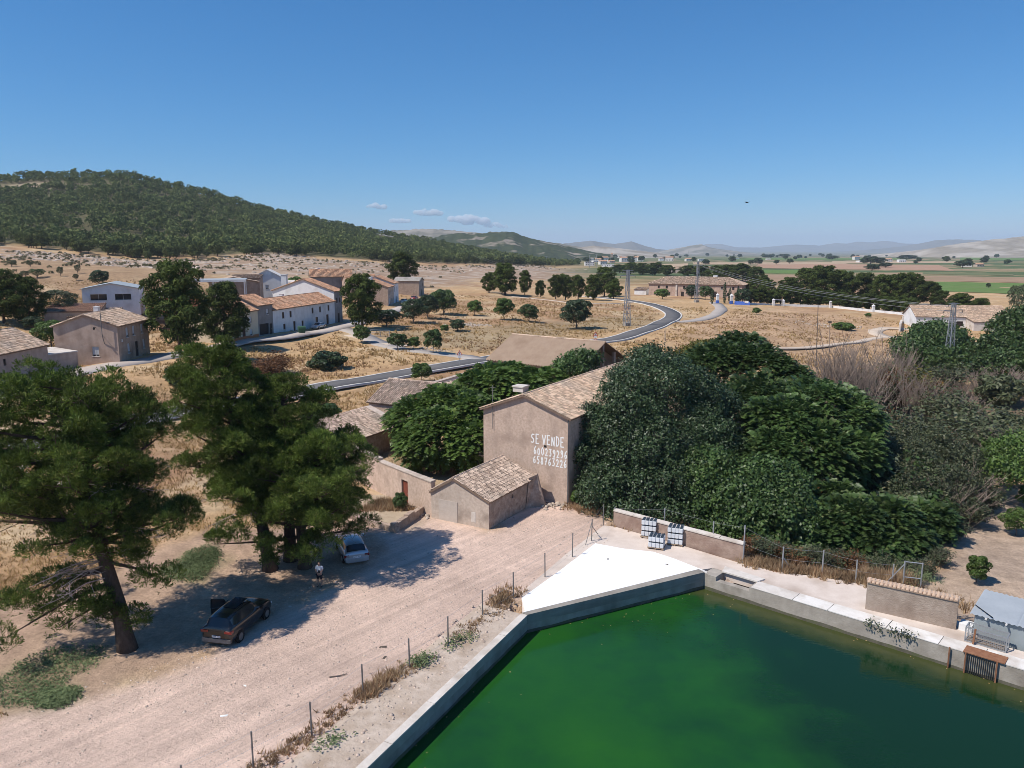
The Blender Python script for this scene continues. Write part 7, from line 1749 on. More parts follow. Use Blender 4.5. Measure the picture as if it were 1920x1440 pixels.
# corrugated metal shed
q_ = WL2 + d23 * 15.75 - n23 * 2.8; sA = Vector((q_.x, q_.y, -.78)); sdv = Vector((d23.x, d23.y, 0)); snv = Vector((-sdv.y, sdv.x, 0))
if snv.y < 0: snv = -snv
shed = thing('metal_shed', 'blue-grey corrugated metal shed with a pale ribbed roof at the right edge', 'shed', tuple(sA), math.atan2(sdv.y, sdv.x))
def corrugated(x0, x1, n, amp, place):
    V, F = [], []
    for i in range(n + 1):
        x = x0 + (x1 - x0) * i / n; o = amp if i % 2 else 0
        V += [place(x, 0, o), place(x, 1, o)]
    for i in range(n): a = 2 * i; F.append((a, a + 2, a + 3, a + 1))
    return V, F
V, F = corrugated(0, 6.5, 108, .035, lambda x, t, o: (x, -o, -.6 + 2.55 * t)); put('front_wall', fastmesh('front_wall', V, np.array(F), M['shed']), shed)
V, F = corrugated(0, 3.2, 54, .035, lambda x, t, o: (-o, 3.2 - x, -.6 + 2.6 * t)); put('side_wall', fastmesh('side_wall', V, np.array(F), M['shed']), shed)
m_ = MB(); m_.poly([(6.5, 0, -.6), (6.5, 3.2, -.6), (6.5, 3.2, 2.1), (6.5, 0, 1.95)]); m_.poly([(6.5, 3.2, -.6), (0, 3.2, -.6), (0, 3.2, 2.1), (6.5, 3.2, 2.1)]); m_.build('back_wall', M['shed'], shed)
for k in range(3):
    x0 = -.25 + k * 2.35; V, F = corrugated(x0, x0 + 2.36, 18, .06, lambda x, t, o, k=k: (x, -.22 + 3.7 * t, 1.99 + .22 * t + o + .015 * k)); put('roof_sheet', fastmesh('roof_sheet', V, np.array(F), M['shed_roof']), shed)
for k in range(4):
    m_ = MB(); m_.bar((.6 + k * 1.0, -.40, 1.97), (.6 + k * 1.0, .1, 1.97), .10, .06); m_.build('bracket', M['frame'], shed)
m_ = MB(); m_.tube([(-.2, .9, 2.15), (.9, -.2, 2.12)], .03, 5); m_.build('cable', M['black'], shed)
m_ = MB(); m_.box(-.75, -.1, -.6, -.08, .6, 1.2); m_.build('rendered_pier', M['white'], shed)
# wire crate and rusty sluice cover
q_ = WL2 + d23 * 15.6 - n23 * 1.45; cA = Vector((q_.x, q_.y, 0.01)); cr = thing('wire_crate', 'wire mesh crate standing on the coping in front of the metal shed', 'crate', tuple(cA), math.atan2(d23.y, d23.x))
cw, cd, ch = 2.0, .75, .85
m_ = MB()
for x in (0, cw):
    for y in (0, cd): m_.bar((x, y, 0), (x, y, ch), .06)
for z in (.03, ch):
    for y in (0, cd): m_.bar((0, y, z), (cw, y, z), .055)
    for x in (0, cw): m_.bar((x, 0, z), (x, cd, z), .055)
m_.build('frame', M['steel'], cr)
for y in (0.0, cd):
    m_ = MB()
    for k in range(1, 20): m_.bar((cw * k / 20, y, .03), (cw * k / 20, y, ch), .012)
    for k in range(1, 9): m_.bar((0, y, ch * k / 9), (cw, y, ch * k / 9), .012)
    m_.build('mesh_panel', M['steel'], cr)
m_ = MB(); m_.box(.1, .08, .04, cw - .1, cd - .08, .10); m_.build('base_board', M['wood'], cr)
m_ = MB(); m_.bar((.45, -.18, 0), (.5, -.18, .95), .09); m_.build('rusty_upright', M['rust'], cr)
sl_ = WL2 + d23 * 15.75; sg = thing('sluice', 'rusty sluice cover plate with an iron grating below it on the reservoir wall', 'sluice', (sl_.x, sl_.y, 0.06), math.atan2(d23.y, d23.x))
m_ = MB(); m_.box(.1, -.12, 0, 2.1, .78, .05); m_.build('cover_plate', M['rust'], sg)
for k in range(14):
    m_ = MB(); m_.bar((.35 + k * .1, -.10, -.02), (.35 + k * .1, -.10, -1.4), .03); m_.build('bar', M['black'], sg)
for x in (-.55, .25, 1.75):
    m_ = MB(); m_.bar((x, -.15, .05), (x, -.15, -1.5), .07); m_.build('guide_rail', M['rust'], sg)
# pallets of white cans
can_me = None
def can_mesh():
    m = MB(); w, d, h = .27, .23, .36
    m.box(-w / 2, -d / 2, 0, w / 2, d / 2, h); me = bpy.data.meshes.new('can'); me.from_pydata([tuple(v) for v in m.v], [], m.f); me.update()
    import bmesh
    bm = bmesh.new(); bm.from_mesh(me); bmesh.ops.bevel(bm, geom=bm.edges[:], offset=.03, segments=2, affect='EDGES'); bm.to_mesh(me); bm.free()
    me.materials.append(M['plastic_white']); return me
def cap_mesh():
    m = MB(); m.box(-.10, -.085, .362, .10, .085, .40); m.tube([(.06, .05, .40), (.06, .05, .43)], .03, 6); me = bpy.data.meshes.new('cap'); me.from_pydata([tuple(v) for v in m.v], [], m.f); me.update(); me.materials.append(M['plastic_blue']); return me
can_me, cap_me = can_mesh(), cap_mesh()
def pallet(loc, rz, label):
    t = thing('pallet', label, 'pallet', loc, rz)
    for k in range(5):
        m = MB(); m.box(-.62, -.55 + k * .24, .10, .62, -.42 + k * .24, .125); m.build('plank', M['wood'], t)
    for k in (-.5, 0, .5):
        m = MB(); m.box(k - .05, -.55, 0, k + .05, .55, .099); m.build('block', M['wood'], t)
def cans(loc, rz, nx, ny, nz, where, skip=()):
    c_, s_ = math.cos(rz), math.sin(rz)
    for k in range(nz):
        for j in range(ny):
            for i in range(nx):
                if (i, j, k) in skip: continue
                hidden = k < nz - 1 and 0 < j < ny - 1 and 0 < i < nx - 1
                if hidden: continue
                x = (i - (nx - 1) / 2) * .285 + rnd.uniform(-.008, .008); y = (j - (ny - 1) / 2) * .245 + rnd.uniform(-.008, .008)
                t = thing('jerrycan', 'white plastic can with a dark cap stacked on the ' + where, 'can', (loc[0] + x * c_ - y * s_, loc[1] + x * s_ + y * c_, loc[2] + .127 + k * .445), rz + rnd.uniform(-.04, .04), 'white cans on the ' + where)
                put('body', can_me, t); put('cap', cap_me, t)
rzc = math.atan2(-.36, 1.0)
pA = PZ(1231, 1026, 0); pallet(tuple(pA), rzc, 'wooden pallet under the nearer, taller stack of white cans')
cans(pA, rzc, 4, 4, 2, 'nearer pallet')
pB = PZ(1222, 1008, 0) + Vector((-.15, .25, 0)); pallet(tuple(pB), rzc, 'wooden pallet under the stack of white cans against the brownish wall'); cans(pB, rzc, 4, 3, 3, 'pallet against the wall')
pC = PZ(1267, 1022, 0) + Vector((.05, .3, 0)); pallet(tuple(pC), rzc, 'wooden pallet under the right-hand stack of white cans'); cans(pC, rzc, 4, 4, 3, 'right-hand pallet')

# street things
bA2 = P(566, 626); wb = thing('waste_container', 'dark green waste container on the street before the white house', 'container', tuple(bA2), .5)
m_ = MB(); m_.raw([(-.6, -.45, .2), (.6, -.45, .2), (.6, .45, .2), (-.6, .45, .2), (-.75, -.6, 1.25), (.75, -.6, 1.25), (.75, .6, 1.25), (-.75, .6, 1.25)], [(3, 2, 1, 0), (4, 5, 6, 7), (0, 1, 5, 4), (1, 2, 6, 5), (2, 3, 7, 6), (3, 0, 4, 7)]); m_.build('body', mat('green_bin', (.03, .08, .04), (.04, .1, .05), 4, .5), wb)
m_ = MB(); m_.tube([(-.78, 0, 1.22), (.78, 0, 1.22)], .5, 10); m_.build('lid', mat('green_lid', (.05, .11, .06), (.06, .13, .07), 4, .5), wb)
for x in (-.5, .5):
    for y in (-.35, .35):
        m_ = MB(); m_.tube([(x - .04, y, .1), (x + .04, y, .1)], .1, 8); m_.build('wheel', M['black'], wb)
ga = P(695, 631); gb = P(731, 632); mg = thing('metal_gate', 'low galvanised field gate of two panels beside the street', 'gate', tuple(ga)); gv = gb - ga
for f in (0, .5, 1):
    m_ = MB(); q = gv * f; m_.tube([q + Vector((0, 0, -.3)), q + Vector((0, 0, 1.55))], .07, 6); m_.build('post', M['steel'], mg)
for zz in (.2, .85, 1.5):
    m_ = MB(); m_.tube([(0, 0, zz), gv + Vector((0, 0, zz))], .045, 5); m_.build('rail', M['steel'], mg)
def warning_sign(px, py, label, h=2.3, extra=False):
    p = P(px, py); t = thing('road_sign', label, 'road sign', tuple(p), .1)
    m = MB(); m.tube([(0, 0, -.3), (0, 0, h + .9)], .04, 6); m.build('pole', M['steel'], t)
    def tri(r, y): return [(-r, y, h), (r, y, h), (0, y, h + r * 1.732)]
    m = MB(); a, b = tri(.52, -.05), tri(.52, -.07); m.raw(a + b, [(0, 2, 1), (3, 4, 5), (0, 1, 4, 3), (1, 2, 5, 4), (2, 0, 3, 5)]); pl = m.build('plate', M['sign_red'], t)
    c = Vector((0, -.074, h + .30)); m = MB(); m.poly([tuple(c.lerp(Vector((x, -.074, z)), .68)) for x, y, z in tri(.52, -.074)]); m.build('panel', M['sign_white'], pl)
    m = MB(); m.box(-.045, -.079, h + .16, .045, -.076, h + .50); m.build('symbol', M['black'], pl)
    m = MB(); m.box(-.3, -.07, h - .48, .3, -.05, h - .06); m.build('plate', M['sign_white'], t)
    if extra:
        m = MB(); m.tube([(0, -.055, h - .95), (0, -.072, h - .95)], .34, 16); q = m.build('plate', M['sign_red'], t); m = MB(); m.tube([(0, -.073, h - .95), (0, -.076, h - .95)], .24, 16); m.build('panel', M['sign_white'], q)
warning_sign(862, 690, 'triangular warning sign beside the road in front of the dry grass plot')
warning_sign(1116, 652, 'triangular warning sign with a round sign below it, above the barn roof', 2.6, True)
# leaning pole, plain poles
for (x0, y0, x1, y1, lab, r, nm) in ((941, 551, 930, 520, 'leaning wooden pole before the pair of pines', .14, 'utility_pole'), (1530, 690, 1534, 572, 'thin dark pole standing before the brown field', .09, 'utility_pole'), (1247, 640, 1247, 618, 'short pale post below the road bend', .1, 'marker_post'), (262, 806, 262, 791, 'short white marker post at the road edge by the leaning pine', .06, 'marker_post'), (810, 555, 810, 512, 'street lamp pole before the ruin at the end of the street', .08, 'lamp_pole'), (1556, 660, 1556, 605, 'dark wooden post with a small box among the stones', .1, 'utility_pole')):
    a = P(x0, y0); b = at(x1, y1, a.y); t = thing(nm, lab, 'pole', tuple(a)); m_ = MB(); m_.tube([(0, 0, -.4), b - a], [r, r * .7], 7); m_.build('pole', M['bark_grey'] if 'dark' in lab or 'wood' in lab else M['steel'], t)
    m_ = MB(); e = b - a; m_.tube([e, e + Vector((0, 0, .06))], [r * .75, r * .3], 6); m_.build('cap', M['steel'], t)
    if 'box' in lab: m_ = MB(); m_.box(e.x - .35, e.y - .2, e.z - .1, e.x + .35, e.y + .2, e.z + .35); m_.build('box', M['frame_dark'], t)

# lattice pylons and their wires
def pylon(px, py, top, label, w0=1.5, w1=.55, n=9, arms=((.985, 1.6), (.90, 2.2))):
    p = P(px, py); hgt = (at(px, top, p.y).z - p.z); t = thing('lattice_pylon', label, 'pylon', tuple(p), .35)
    leg = lambda sx, sy, f: Vector((sx * (w0 + (w1 - w0) * f) / 2, sy * (w0 + (w1 - w0) * f) / 2, hgt * f - (.4 if f == 0 else 0)))
    for sx in (-1, 1):
        for sy in (-1, 1):
            m = MB(); m.bar(leg(sx, sy, 0), leg(sx, sy, 1), .14); m.build('leg', M['steel'], t)
    m = MB()
    for k in range(n):
        f0, f1 = k / n, (k + 1) / n
        for (a, b) in (((-1, -1), (1, -1)), ((1, -1), (1, 1)), ((1, 1), (-1, 1)), ((-1, 1), (-1, -1))):
            if k % 2: a, b = b, a
            m.bar(leg(*a, f0), leg(*b, f1), .08); m.bar(leg(*a, f1), leg(*b, f1), .06)
    tag(m.build('lattice', M['steel'], t), kind='stuff')
    tips = []
    for f, r in arms:
        m = MB(); m.bar((-r, 0, hgt * f), (r, 0, hgt * f), .14); m.build('crossarm', M['steel'], t)
        for x in (-r, r):
            m = MB(); m.tube([(x, 0, hgt * f - .05), (x, 0, hgt * f - .55)], [.05, .09], 6); m.build('insulator', M['glass'], t)
            c_, s_ = math.cos(.35), math.sin(.35); tips.append(Vector((p.x + x * c_, p.y + x * s_, p.z + hgt * f - .55)))
    m = MB(); m.box(-.75, -.75, -.5, .75, .75, .9 if px != 1780 else .3); m.build('footing', M['concrete'], t)
    return tips
t1 = pylon(1175, 611, 506, 'tall lattice pylon beside the road bend in the dry field')
t2 = pylon(1306, 567, 490, 'lattice pylon standing in front of the long farmhouse')
t3 = pylon(1776, 702, 568, 'lattice pylon rising in front of the walnut tree on the right', 1.5, .5, 10, ((.99, 1.4), (.90, 2.6)))
def wires(label, A, B, sag, idx, r=.022):
    o = MB()
    for i in idx:
        a, b = A[i], B[i]; o.tube([a.lerp(b, k / 16) - Vector((0, 0, sag * 4 * (k / 16) * (1 - k / 16))) for k in range(17)], r, 3, False)
    return tag(o.build('power_line', M['steel']), label, 'power line', kind='thing')
wires('power line sagging from the right-hand pylon to the pylon by the farmhouse', t3, t2, 2.5, (0, 1, 3), .04)
far_t = [Vector((p.x - 60, p.y + 380, p.z + 2)) for p in t1]
wires('power line running from the road bend pylon towards the distant town', t1, far_t, 4, (0, 1), .03)
for i, (px, py, top) in enumerate(((1024, 496, 480), (1105, 502, 479), (1118, 500, 476), (1145, 499, 482), (1290, 488, 470))):
    p = P(px, py); hgt = at(px, top, p.y).z - p.z; t = thing('small_pylon', 'small distant pylon on the slope before the town', 'pylon', tuple(p), 0, 'small distant pylons before the town')
    m_ = MB(); m_.tube([(0, 0, -1), (0, 0, hgt)], [.4, .2], 4); m_.build('mast', M['steel'], t); m_ = MB(); m_.bar((-2, 0, hgt - .6), (2, 0, hgt - .6), .25); m_.build('crossarm', M['steel'], t)

# a bird over the plain
bq = at(1401, 380, 60); bd_ = thing('bird', 'small dark bird gliding in the open sky above the plain', 'bird', tuple(bq), .4)
m_ = MB(); m_.tube([(0, -.14, 0), (0, -.06, .02), (0, .08, .015), (0, .16, 0), (0, .24, 0)], [.012, .035, .04, .02, .03], 6); body_ = m_.build('body', M['black'], bd_, True)
for s in (-1, 1):
    m_ = MB(); m_.raw([(s * .02, -.05, .03), (s * .16, -.09, .07), (s * .33, .02, .05), (s * .15, .03, .06), (s * .02, .07, .03), (s * .02, .0, .022)], [(0, 1, 3, 4), (1, 2, 3), (0, 5, 4)]); m_.build('wing', M['black'], bd_)
# litter on the yard
for i, (px, py, s) in enumerate(((718, 1213, .22), (721, 1233, .16), (460, 1286, .14), (420, 1342, .18), (1140, 1048, .12), (1250, 1058, .12))):
    q = PZ(px, py, .02 if px < 1000 else .11); t = MB(); t.raw([(-s, -s * .5, 0), (s, -s * .4, .0), (s * .9, s * .5, .02), (-s * .8, s * .4, 0), (0, 0, s * .3)], [(0, 1, 4), (1, 2, 4), (2, 3, 4), (3, 0, 4), (3, 2, 1, 0)])
    o = t.build('scrap', M['frame_dark'] if i < 2 or i > 3 else M['paint_white']); o.location = q; o.rotation_euler = (0, 0, i * 1.1)
    tag(o, ('dark crumpled scrap lying on the wheel tracks of the yard', 'smaller dark scrap just below the other on the yard', 'tiny pale scrap on the yard near the dark car', 'white scrap of litter on the yard at the lower left', 'dark speck of litter on the left of the white slab', 'dark speck of litter on the right of the white slab')[i], 'litter', kind='thing')
m_ = MB(); q = PZ(633, 1268, .03); m_.tube([(-.4, -.12, .03), (.1, .0, .04), (.45, .2, .03)], [.035, .03, .02], 5); o = m_.build('branch', M['bark_grey']); o.location = q; tag(o, 'fallen dark branch lying on the gravel yard', 'branch', kind='thing')

# ---------------------------------------------------------------- cars
def car(label, loc, rz, L, Wd, Ht, prof, body_m, kind='wagon', open_door=False, plate='', lite=False, name='parked_car', group=None, roof_m=None):
    """Local frame: nose at +x, y across. prof: list of (x fraction from the tail, belt height, roof height, half width, roof half width)."""
    t = thing(name, label, 'car', loc, rz, group)
    st = prof; NS = len(st)
    def sec(i):
        f, hb, hr, w, wr = st[i]; x = (f - .5) * L
        cab = hr - hb > .05
        pts = [(x, w * .80, .24), (x, w * .97, .34), (x, w, .55), (x, w * .985, .78 if hb > .8 else hb * .9), (x, w * .94, hb)]
        if cab: pts += [(x, w * .90 + (wr - w * .90) * .12, hb + .03), (x, wr + .04, hr - .09), (x, wr - .05, hr - .02), (x, wr * .55, hr + .01), (x, 0, hr + .02)]
        else: pts += [(x, w * .90, hb + .025), (x, w * .74, hb + .045), (x, w * .55, hb + .06), (x, w * .3, hb + .07), (x, 0, hb + .075)]
        return pts
    K = 10; rows = [sec(i) for i in range(NS)]
    V = []
    for r in rows: V += r + [(x, -y, z) for x, y, z in r[-2::-1]]
    n = 2 * K - 1; body, side, rear, wind = [], [], [], []
    cabs = [r[2] - r[1] > .05 for r in st]
    for i in range(NS - 1):
        for k in range(n - 1):
            a = i * n + k; q = (a, a + n, a + n + 1, a + 1); kk = k if k < K - 1 else n - 2 - k
            both = cabs[i] and cabs[i + 1]
            if both and kk == 5 and st[i][0] > .06 and st[i + 1][0] < .70: side.append(q)
            elif kk >= 6 and cabs[i] != cabs[i + 1]: (rear if cabs[i + 1] else wind).append(q)
            elif kk >= 6 and both and abs(st[i][2] - st[i + 1][2]) > .13: (rear if st[i][2] < st[i + 1][2] else wind).append(q)
            else: body.append(q)
    body.append(tuple(range(n))[::-1]); e = (NS - 1) * n; body.append(tuple(e + k for k in range(n)))
    body += [tuple((i * n, (i * n) + n - 1, (i + 1) * n + n - 1, (i + 1) * n)) for i in range(NS - 1)]
    def part(nm, fs, mt, parent, sc=0.0):
        if not fs: return None
        used = sorted({v for f in fs for v in f}); mp = {v: i for i, v in enumerate(used)}
        me = bpy.data.meshes.new(nm); me.from_pydata([V[v] for v in used], [], [tuple(mp[v] for v in f) for f in fs]); me.update(); me.materials.append(mt)
        me.polygons.foreach_set('use_smooth', np.ones(len(me.polygons), bool))
        o = put(nm, me, parent)
        if nm != 'body': ss_ = o.modifiers.new('round', 'SUBSURF'); ss_.levels = 1; ss_.render_levels = 1; ss_.boundary_smooth = 'PRESERVE_CORNERS'
        return o
    b = part('body', body, body_m, t)
    for o_ in t.children:
        if o_.name.split('.')[0] == 'body': ss_ = o_.modifiers.new('round', 'SUBSURF'); ss_.levels = 1; ss_.render_levels = 1; ss_.boundary_smooth = 'PRESERVE_CORNERS'
    es = b.modifiers.new('edges', 'EDGE_SPLIT'); es.split_angle = math.radians(38)
    for s in (1, -1):
        g_ = [q for q in side if (q[0] % n < K) == (s == 1)]; part('side_window', g_, M['glass'], t)
    part('rear_window', rear, M['glass'], t); part('windscreen', wind, M['glass'], t)
    w = st[len(st) // 2][3]; wr_ = .335 if L > 4.6 else .31
    for fx_ in (.185, .80):
        for s in (1, -1):
            x = (fx_ - .5) * L; m = MB(); pts = []
            m.tube([(x, s * (w - .17), wr_), (x, s * (w + .015), wr_)], wr_, 16); wh = m.build('wheel', M['black'], t, False)
            m = MB(); m.tube([(x, s * (w + .0), wr_), (x, s * (w + .028), wr_)], wr_ * .64, 12); m.build('rim', M['steel_dull'] if not lite else M['steel'], wh)
            m = MB(); m.tube([(x, s * (w - .10), wr_ + .0), (x, s * (w + .006), wr_ + .0)], wr_ * 1.14, 16); 
            m.build('wheel_arch', M['black'], t)
    xr = -.5 * L
    def strip_(nm, y0, y1, z0, z1, x0, x1, mt, parent=t):
        m = MB(); m.box(min(x0, x1), y0, z0, max(x0, x1), y1, z1); return m.build(nm, mt, parent)
    red = paintmat('tail_lamp_red', (.20, .006, .008), .15); head = paintmat('lamp_glass', (.6, .62, .65), .1)
    hb0 = st[0][1]
    for s in (1, -1):
        y0, y1 = sorted((s * (w * .98), s * (w * .52 if kind == 'suv' else w * .60))); strip_('tail_light', y0, y1, .86 if kind == 'suv' else hb0 - .10, 1.0 if kind == 'suv' else hb0 + .08, xr - (.005 if kind == 'suv' else .0), xr + .24, red)
        y0, y1 = sorted((s * w * .86, s * w * .55)); strip_('headlight', y0, y1, .60, .73, .5 * L - .34, .5 * L - .10, head)
        m = MB(); mx_ = (.655 - .5) * L; m.box(mx_ - .08, min(s * w, s * (w + .2)), 1.0, mx_ + .06, max(s * w, s * (w + .2)), 1.16); m.build('wing_mirror', body_m, t)
    strip_('rear_bumper', -w * .90, w * .90, .32, .54, xr - .07, xr + .1, body_m if kind != 'suv' else M['steel_dull'])
    strip_('front_bumper', -w * .72, w * .72, .26, .48, .5 * L - .1, .5 * L + .03, body_m)
    pl = strip_('number_plate', -.26, .26, .60 if kind == 'suv' else .58, .71, xr - .035, xr - .01, M['sign_white'])
    if plate:
        m = MB(); z0, h_, cw_ = (.625 if kind == 'suv' else .605), .065, .042
        dash = [0, 1, 2, 3, 5, 6, 7]
        for q in dash:
            y = .21 - q * .058; m.box(xr - .0385, y - cw_ / 2, z0, xr - .0355, y - cw_ / 2 + .011, z0 + h_); m.box(xr - .0385, y - cw_ / 2, z0 + h_ - .012, xr - .0355, y + cw_ / 2 - .01, z0 + h_)
        tag(m.build('plate_characters', M['black'], pl), kind='stuff')
    # a thin rail round the glass, roof rails and seams
    iroof = max(range(NS), key=lambda i: st[i][2]); zr = st[iroof][2]
    if kind != 'hatch':
        for s in (1, -1):
            m = MB(); m.tube([((f - .5) * L, s * (wr2 - .02), hr + .035) for f, hb, hr, w2, wr2 in st if hr - hb > .05 and abs(hr - zr) < .1], .018, 5); m.build('roof_rail', M['steel'] if kind == 'wagon' else M['black'], t)
    m = MB(); m.box((.30 - .5) * L, -st[iroof][4] * .62, zr + .021, (.58 - .5) * L, st[iroof][4] * .62, zr + .032); m.build('sunroof', M['glass'], t) if kind == 'suv' else None
    if open_door:
        a = math.radians(68); hx = (.62 - .5) * L; y0 = w * .99; dl = 1.05
        dx, dy = -math.cos(a) * dl, math.sin(a) * dl
        def dp(u, z, o=0): return (hx + dx * u + dy / dl * o, y0 + dy * u - dx / dl * o, z)
        m = MB(); pts = [(0, .34), (1, .34), (1, .95), (0, .95)]
        m.raw([dp(u, z, -.04) for u, z in pts] + [dp(u, z, .04) for u, z in pts], [(0, 1, 2, 3), (7, 6, 5, 4), (0, 4, 5, 1), (1, 5, 6, 2), (2, 6, 7, 3), (3, 7, 4, 0)]); d_ = m.build('door', body_m, t)
        d_['label'] = 'open driver side door'
        m = MB()
        for p, q in (((0, .95), (.28, 1.42)), ((.28, 1.42), (.96, 1.50)), ((.96, 1.50), (1, .95))): m.bar(dp(*p), dp(*q), .05)
        m.build('window_frame', M['black'], d_)
        m = MB(); m.poly([dp(0.04, .96), dp(.96, .96), dp(.93, 1.47), (dp(.30, 1.40))]); m.build('window_pane', M['glass'], d_)
    return t
P_SUV = [(0.0, .70, .70, .82, .6), (.008, .98, .98, .90, .64), (.02, 1.10, 1.12, .93, .62), (.03, 1.125, 1.24, .94, .63), (.085, 1.125, 1.585, .955, .61), (.16, 1.11, 1.66, .96, .61), (.28, 1.09, 1.69, .965, .62), (.40, 1.07, 1.70, .968, .625), (.50, 1.05, 1.675, .968, .61), (.585, 1.04, 1.57, .965, .60), (.715, 1.02, 1.06, .955, .68), (.735, 1.01, 1.01, .95, .68), (.85, .97, .97, .945, .68), (.93, .89, .89, .91, .62), (.975, .78, .78, .83, .55), (1.0, .60, .60, .72, .5)]
P_WAG = [(0.0, .74, .74, .80, .55), (.012, .90, .90, .86, .60), (.035, .95, .97, .88, .62), (.05, .97, 1.05, .885, .62), (.115, .97, 1.38, .89, .60), (.18, .965, 1.44, .895, .62), (.34, .955, 1.48, .90, .63), (.48, .945, 1.475, .90, .62), (.56, .935, 1.40, .90, .60), (.715, .92, .96, .885, .64), (.735, .915, .915, .88, .6), (.87, .84, .84, .87, .6), (.955, .73, .73, .82, .55), (1.0, .55, .55, .70, .5)]
grey_paint = paintmat('dark_bronze_paint', (.022, .021, .022), .2, .2); silver = paintmat('silver_paint', (.50, .52, .54), .3, .55)
ca = PZ(373, 1216, 0); cb = PZ(441, 1220, 0); rear_mid = (ca + cb) / 2
rzs = math.radians(78)
def park(rear, rz, L): return (rear.x + math.cos(rz) * L / 2, rear.y + math.sin(rz) * L / 2, 0.0)
car('dark bronze off-road car with its driver door open under the leaning pine', park(PZ(407, 1214, 0), rzs, 4.7), rzs, 4.7, 1.93, 1.69, P_SUV, grey_paint, 'suv', True, 'x')
rzw = math.radians(112)
car('silver estate car parked in the shade of the broad pine', park(PZ(670, 1060, 0), rzw, 4.56), rzw, 4.56, 1.80, 1.48, P_WAG, silver, 'wagon', False, 'x', True)
vq = P(597, 618); vr = math.atan2(rd.y, rd.x)
for lab, px, py, mt, k in (('silver car parked on the street in front of the white house', 597, 617, silver, P_WAG), ('pale greenish car parked at the street bend', 759, 569, paintmat('pale_paint', (.42, .5, .46), .3), P_WAG), ('dark red car parked at the end of the village street', 777, 563, paintmat('red_paint', (.25, .02, .02), .3), P_WAG)):
    q = P(px, py); c = car(lab, (q.x, q.y, q.z + .12), vr + math.pi * (px == 597), 4.3, 1.75, 1.47, k, mt, 'hatch', False, '', True)

# ---------------------------------------------------------------- the person
pq = PZ(600, 1100, 0)
man = thing('person', 'person in white shirt and dark shorts holding a controller in the pine shade', 'person', tuple(pq), math.radians(-12))
skin = mat('skin', (.42, .24, .17), (.46, .27, .19), 8, .6); cloth_w = mat('white_cotton', (.70, .71, .74), (.76, .77, .79), 12, .9); cloth_d = mat('dark_cotton', (.018, .018, .022), (.03, .03, .035), 12, .9); hair_m = mat('dark_hair', (.015, .011, .009), (.03, .022, .018), 20, .7)
# facing -y (towards the camera)
def skin_body(name, joints, edges, mt, parent, root=0, sub=2):
    me = bpy.data.meshes.new(name); me.from_pydata([j[0] for j in joints], edges, []); me.update(); me.materials.append(mt)
    o = put(name, me, parent); md = o.modifiers.new('skin', 'SKIN'); md.use_smooth_shade = True
    me.skin_vertices.new() if not me.skin_vertices else None
    sv = me.skin_vertices[0].data
    for i, j in enumerate(joints):
        r = j[1]; sv[i].radius = r if isinstance(r, tuple) else (r, r); sv[i].use_root = (i == root)
    ss = o.modifiers.new('sub', 'SUBSURF'); ss.levels = sub; ss.render_levels = sub
    return o
J = [((0, 0, .95), (.155, .11)), ((0, .005, 1.13), (.14, .10)), ((0, .01, 1.33), (.165, .11)), ((0, .01, 1.45), (.10, .08)), ((0, 0, 1.53), (.055, .055)), ((0, -.03, 1.61), (.078, .09)), ((0, -.025, 1.70), (.075, .09)),
     ((.19, .01, 1.41), .058), ((.245, -.02, 1.16), .044), ((.12, -.25, 1.13), .034), ((.075, -.31, 1.15), .028),
     ((-.19, .01, 1.41), .058), ((-.245, -.02, 1.16), .044), ((-.12, -.25, 1.13), .034), ((-.075, -.31, 1.15), .028),
     ((.10, 0, .86), (.088, .095)), ((.115, -.015, .50), .058), ((.125, .02, .30), .055), ((.13, .03, .09), .036), ((.135, -.10, .035), (.045, .03)),
     ((-.10, 0, .86), (.088, .095)), ((-.115, -.015, .50), .058), ((-.125, .02, .30), .055), ((-.13, .03, .09), .036), ((-.135, -.10, .035), (.045, .03))]
E_ = [(0, 1), (1, 2), (2, 3), (3, 4), (4, 5), (5, 6), (2, 7), (7, 8), (8, 9), (9, 10), (2, 11), (11, 12), (12, 13), (13, 14), (0, 15), (15, 16), (16, 17), (17, 18), (18, 19), (0, 20), (20, 21), (21, 22), (22, 23), (23, 24)]
skin_body('body', J, E_, skin, man)
shirt = skin_body('shirt', [((0, 0, .93), (.185, .14)), ((0, .005, 1.13), (.17, .13)), ((0, .01, 1.33), (.195, .135)), ((0, .01, 1.46), (.085, .085)), ((.19, .01, 1.40), .078), ((.235, -.01, 1.21), .07), ((-.19, .01, 1.40), .078), ((-.235, -.01, 1.21), .07)], [(0, 1), (1, 2), (2, 3), (2, 4), (4, 5), (2, 6), (6, 7)], cloth_w, man)
shorts = skin_body('shorts', [((0, 0, .94), (.18, .135)), ((.10, 0, .82), (.108, .115)), ((.118, -.01, .54), .095), ((-.10, 0, .82), (.108, .115)), ((-.118, -.01, .54), .095)], [(0, 1), (1, 2), (0, 3), (3, 4)], cloth_d, man)
m_ = MB()
for k in range(4):
    for i in range(10):
        pass
hair = skin_body('hair', [((0, .0, 1.735), (.082, .092)), ((0, .03, 1.68), (.08, .07))], [(0, 1)], hair_m, man)
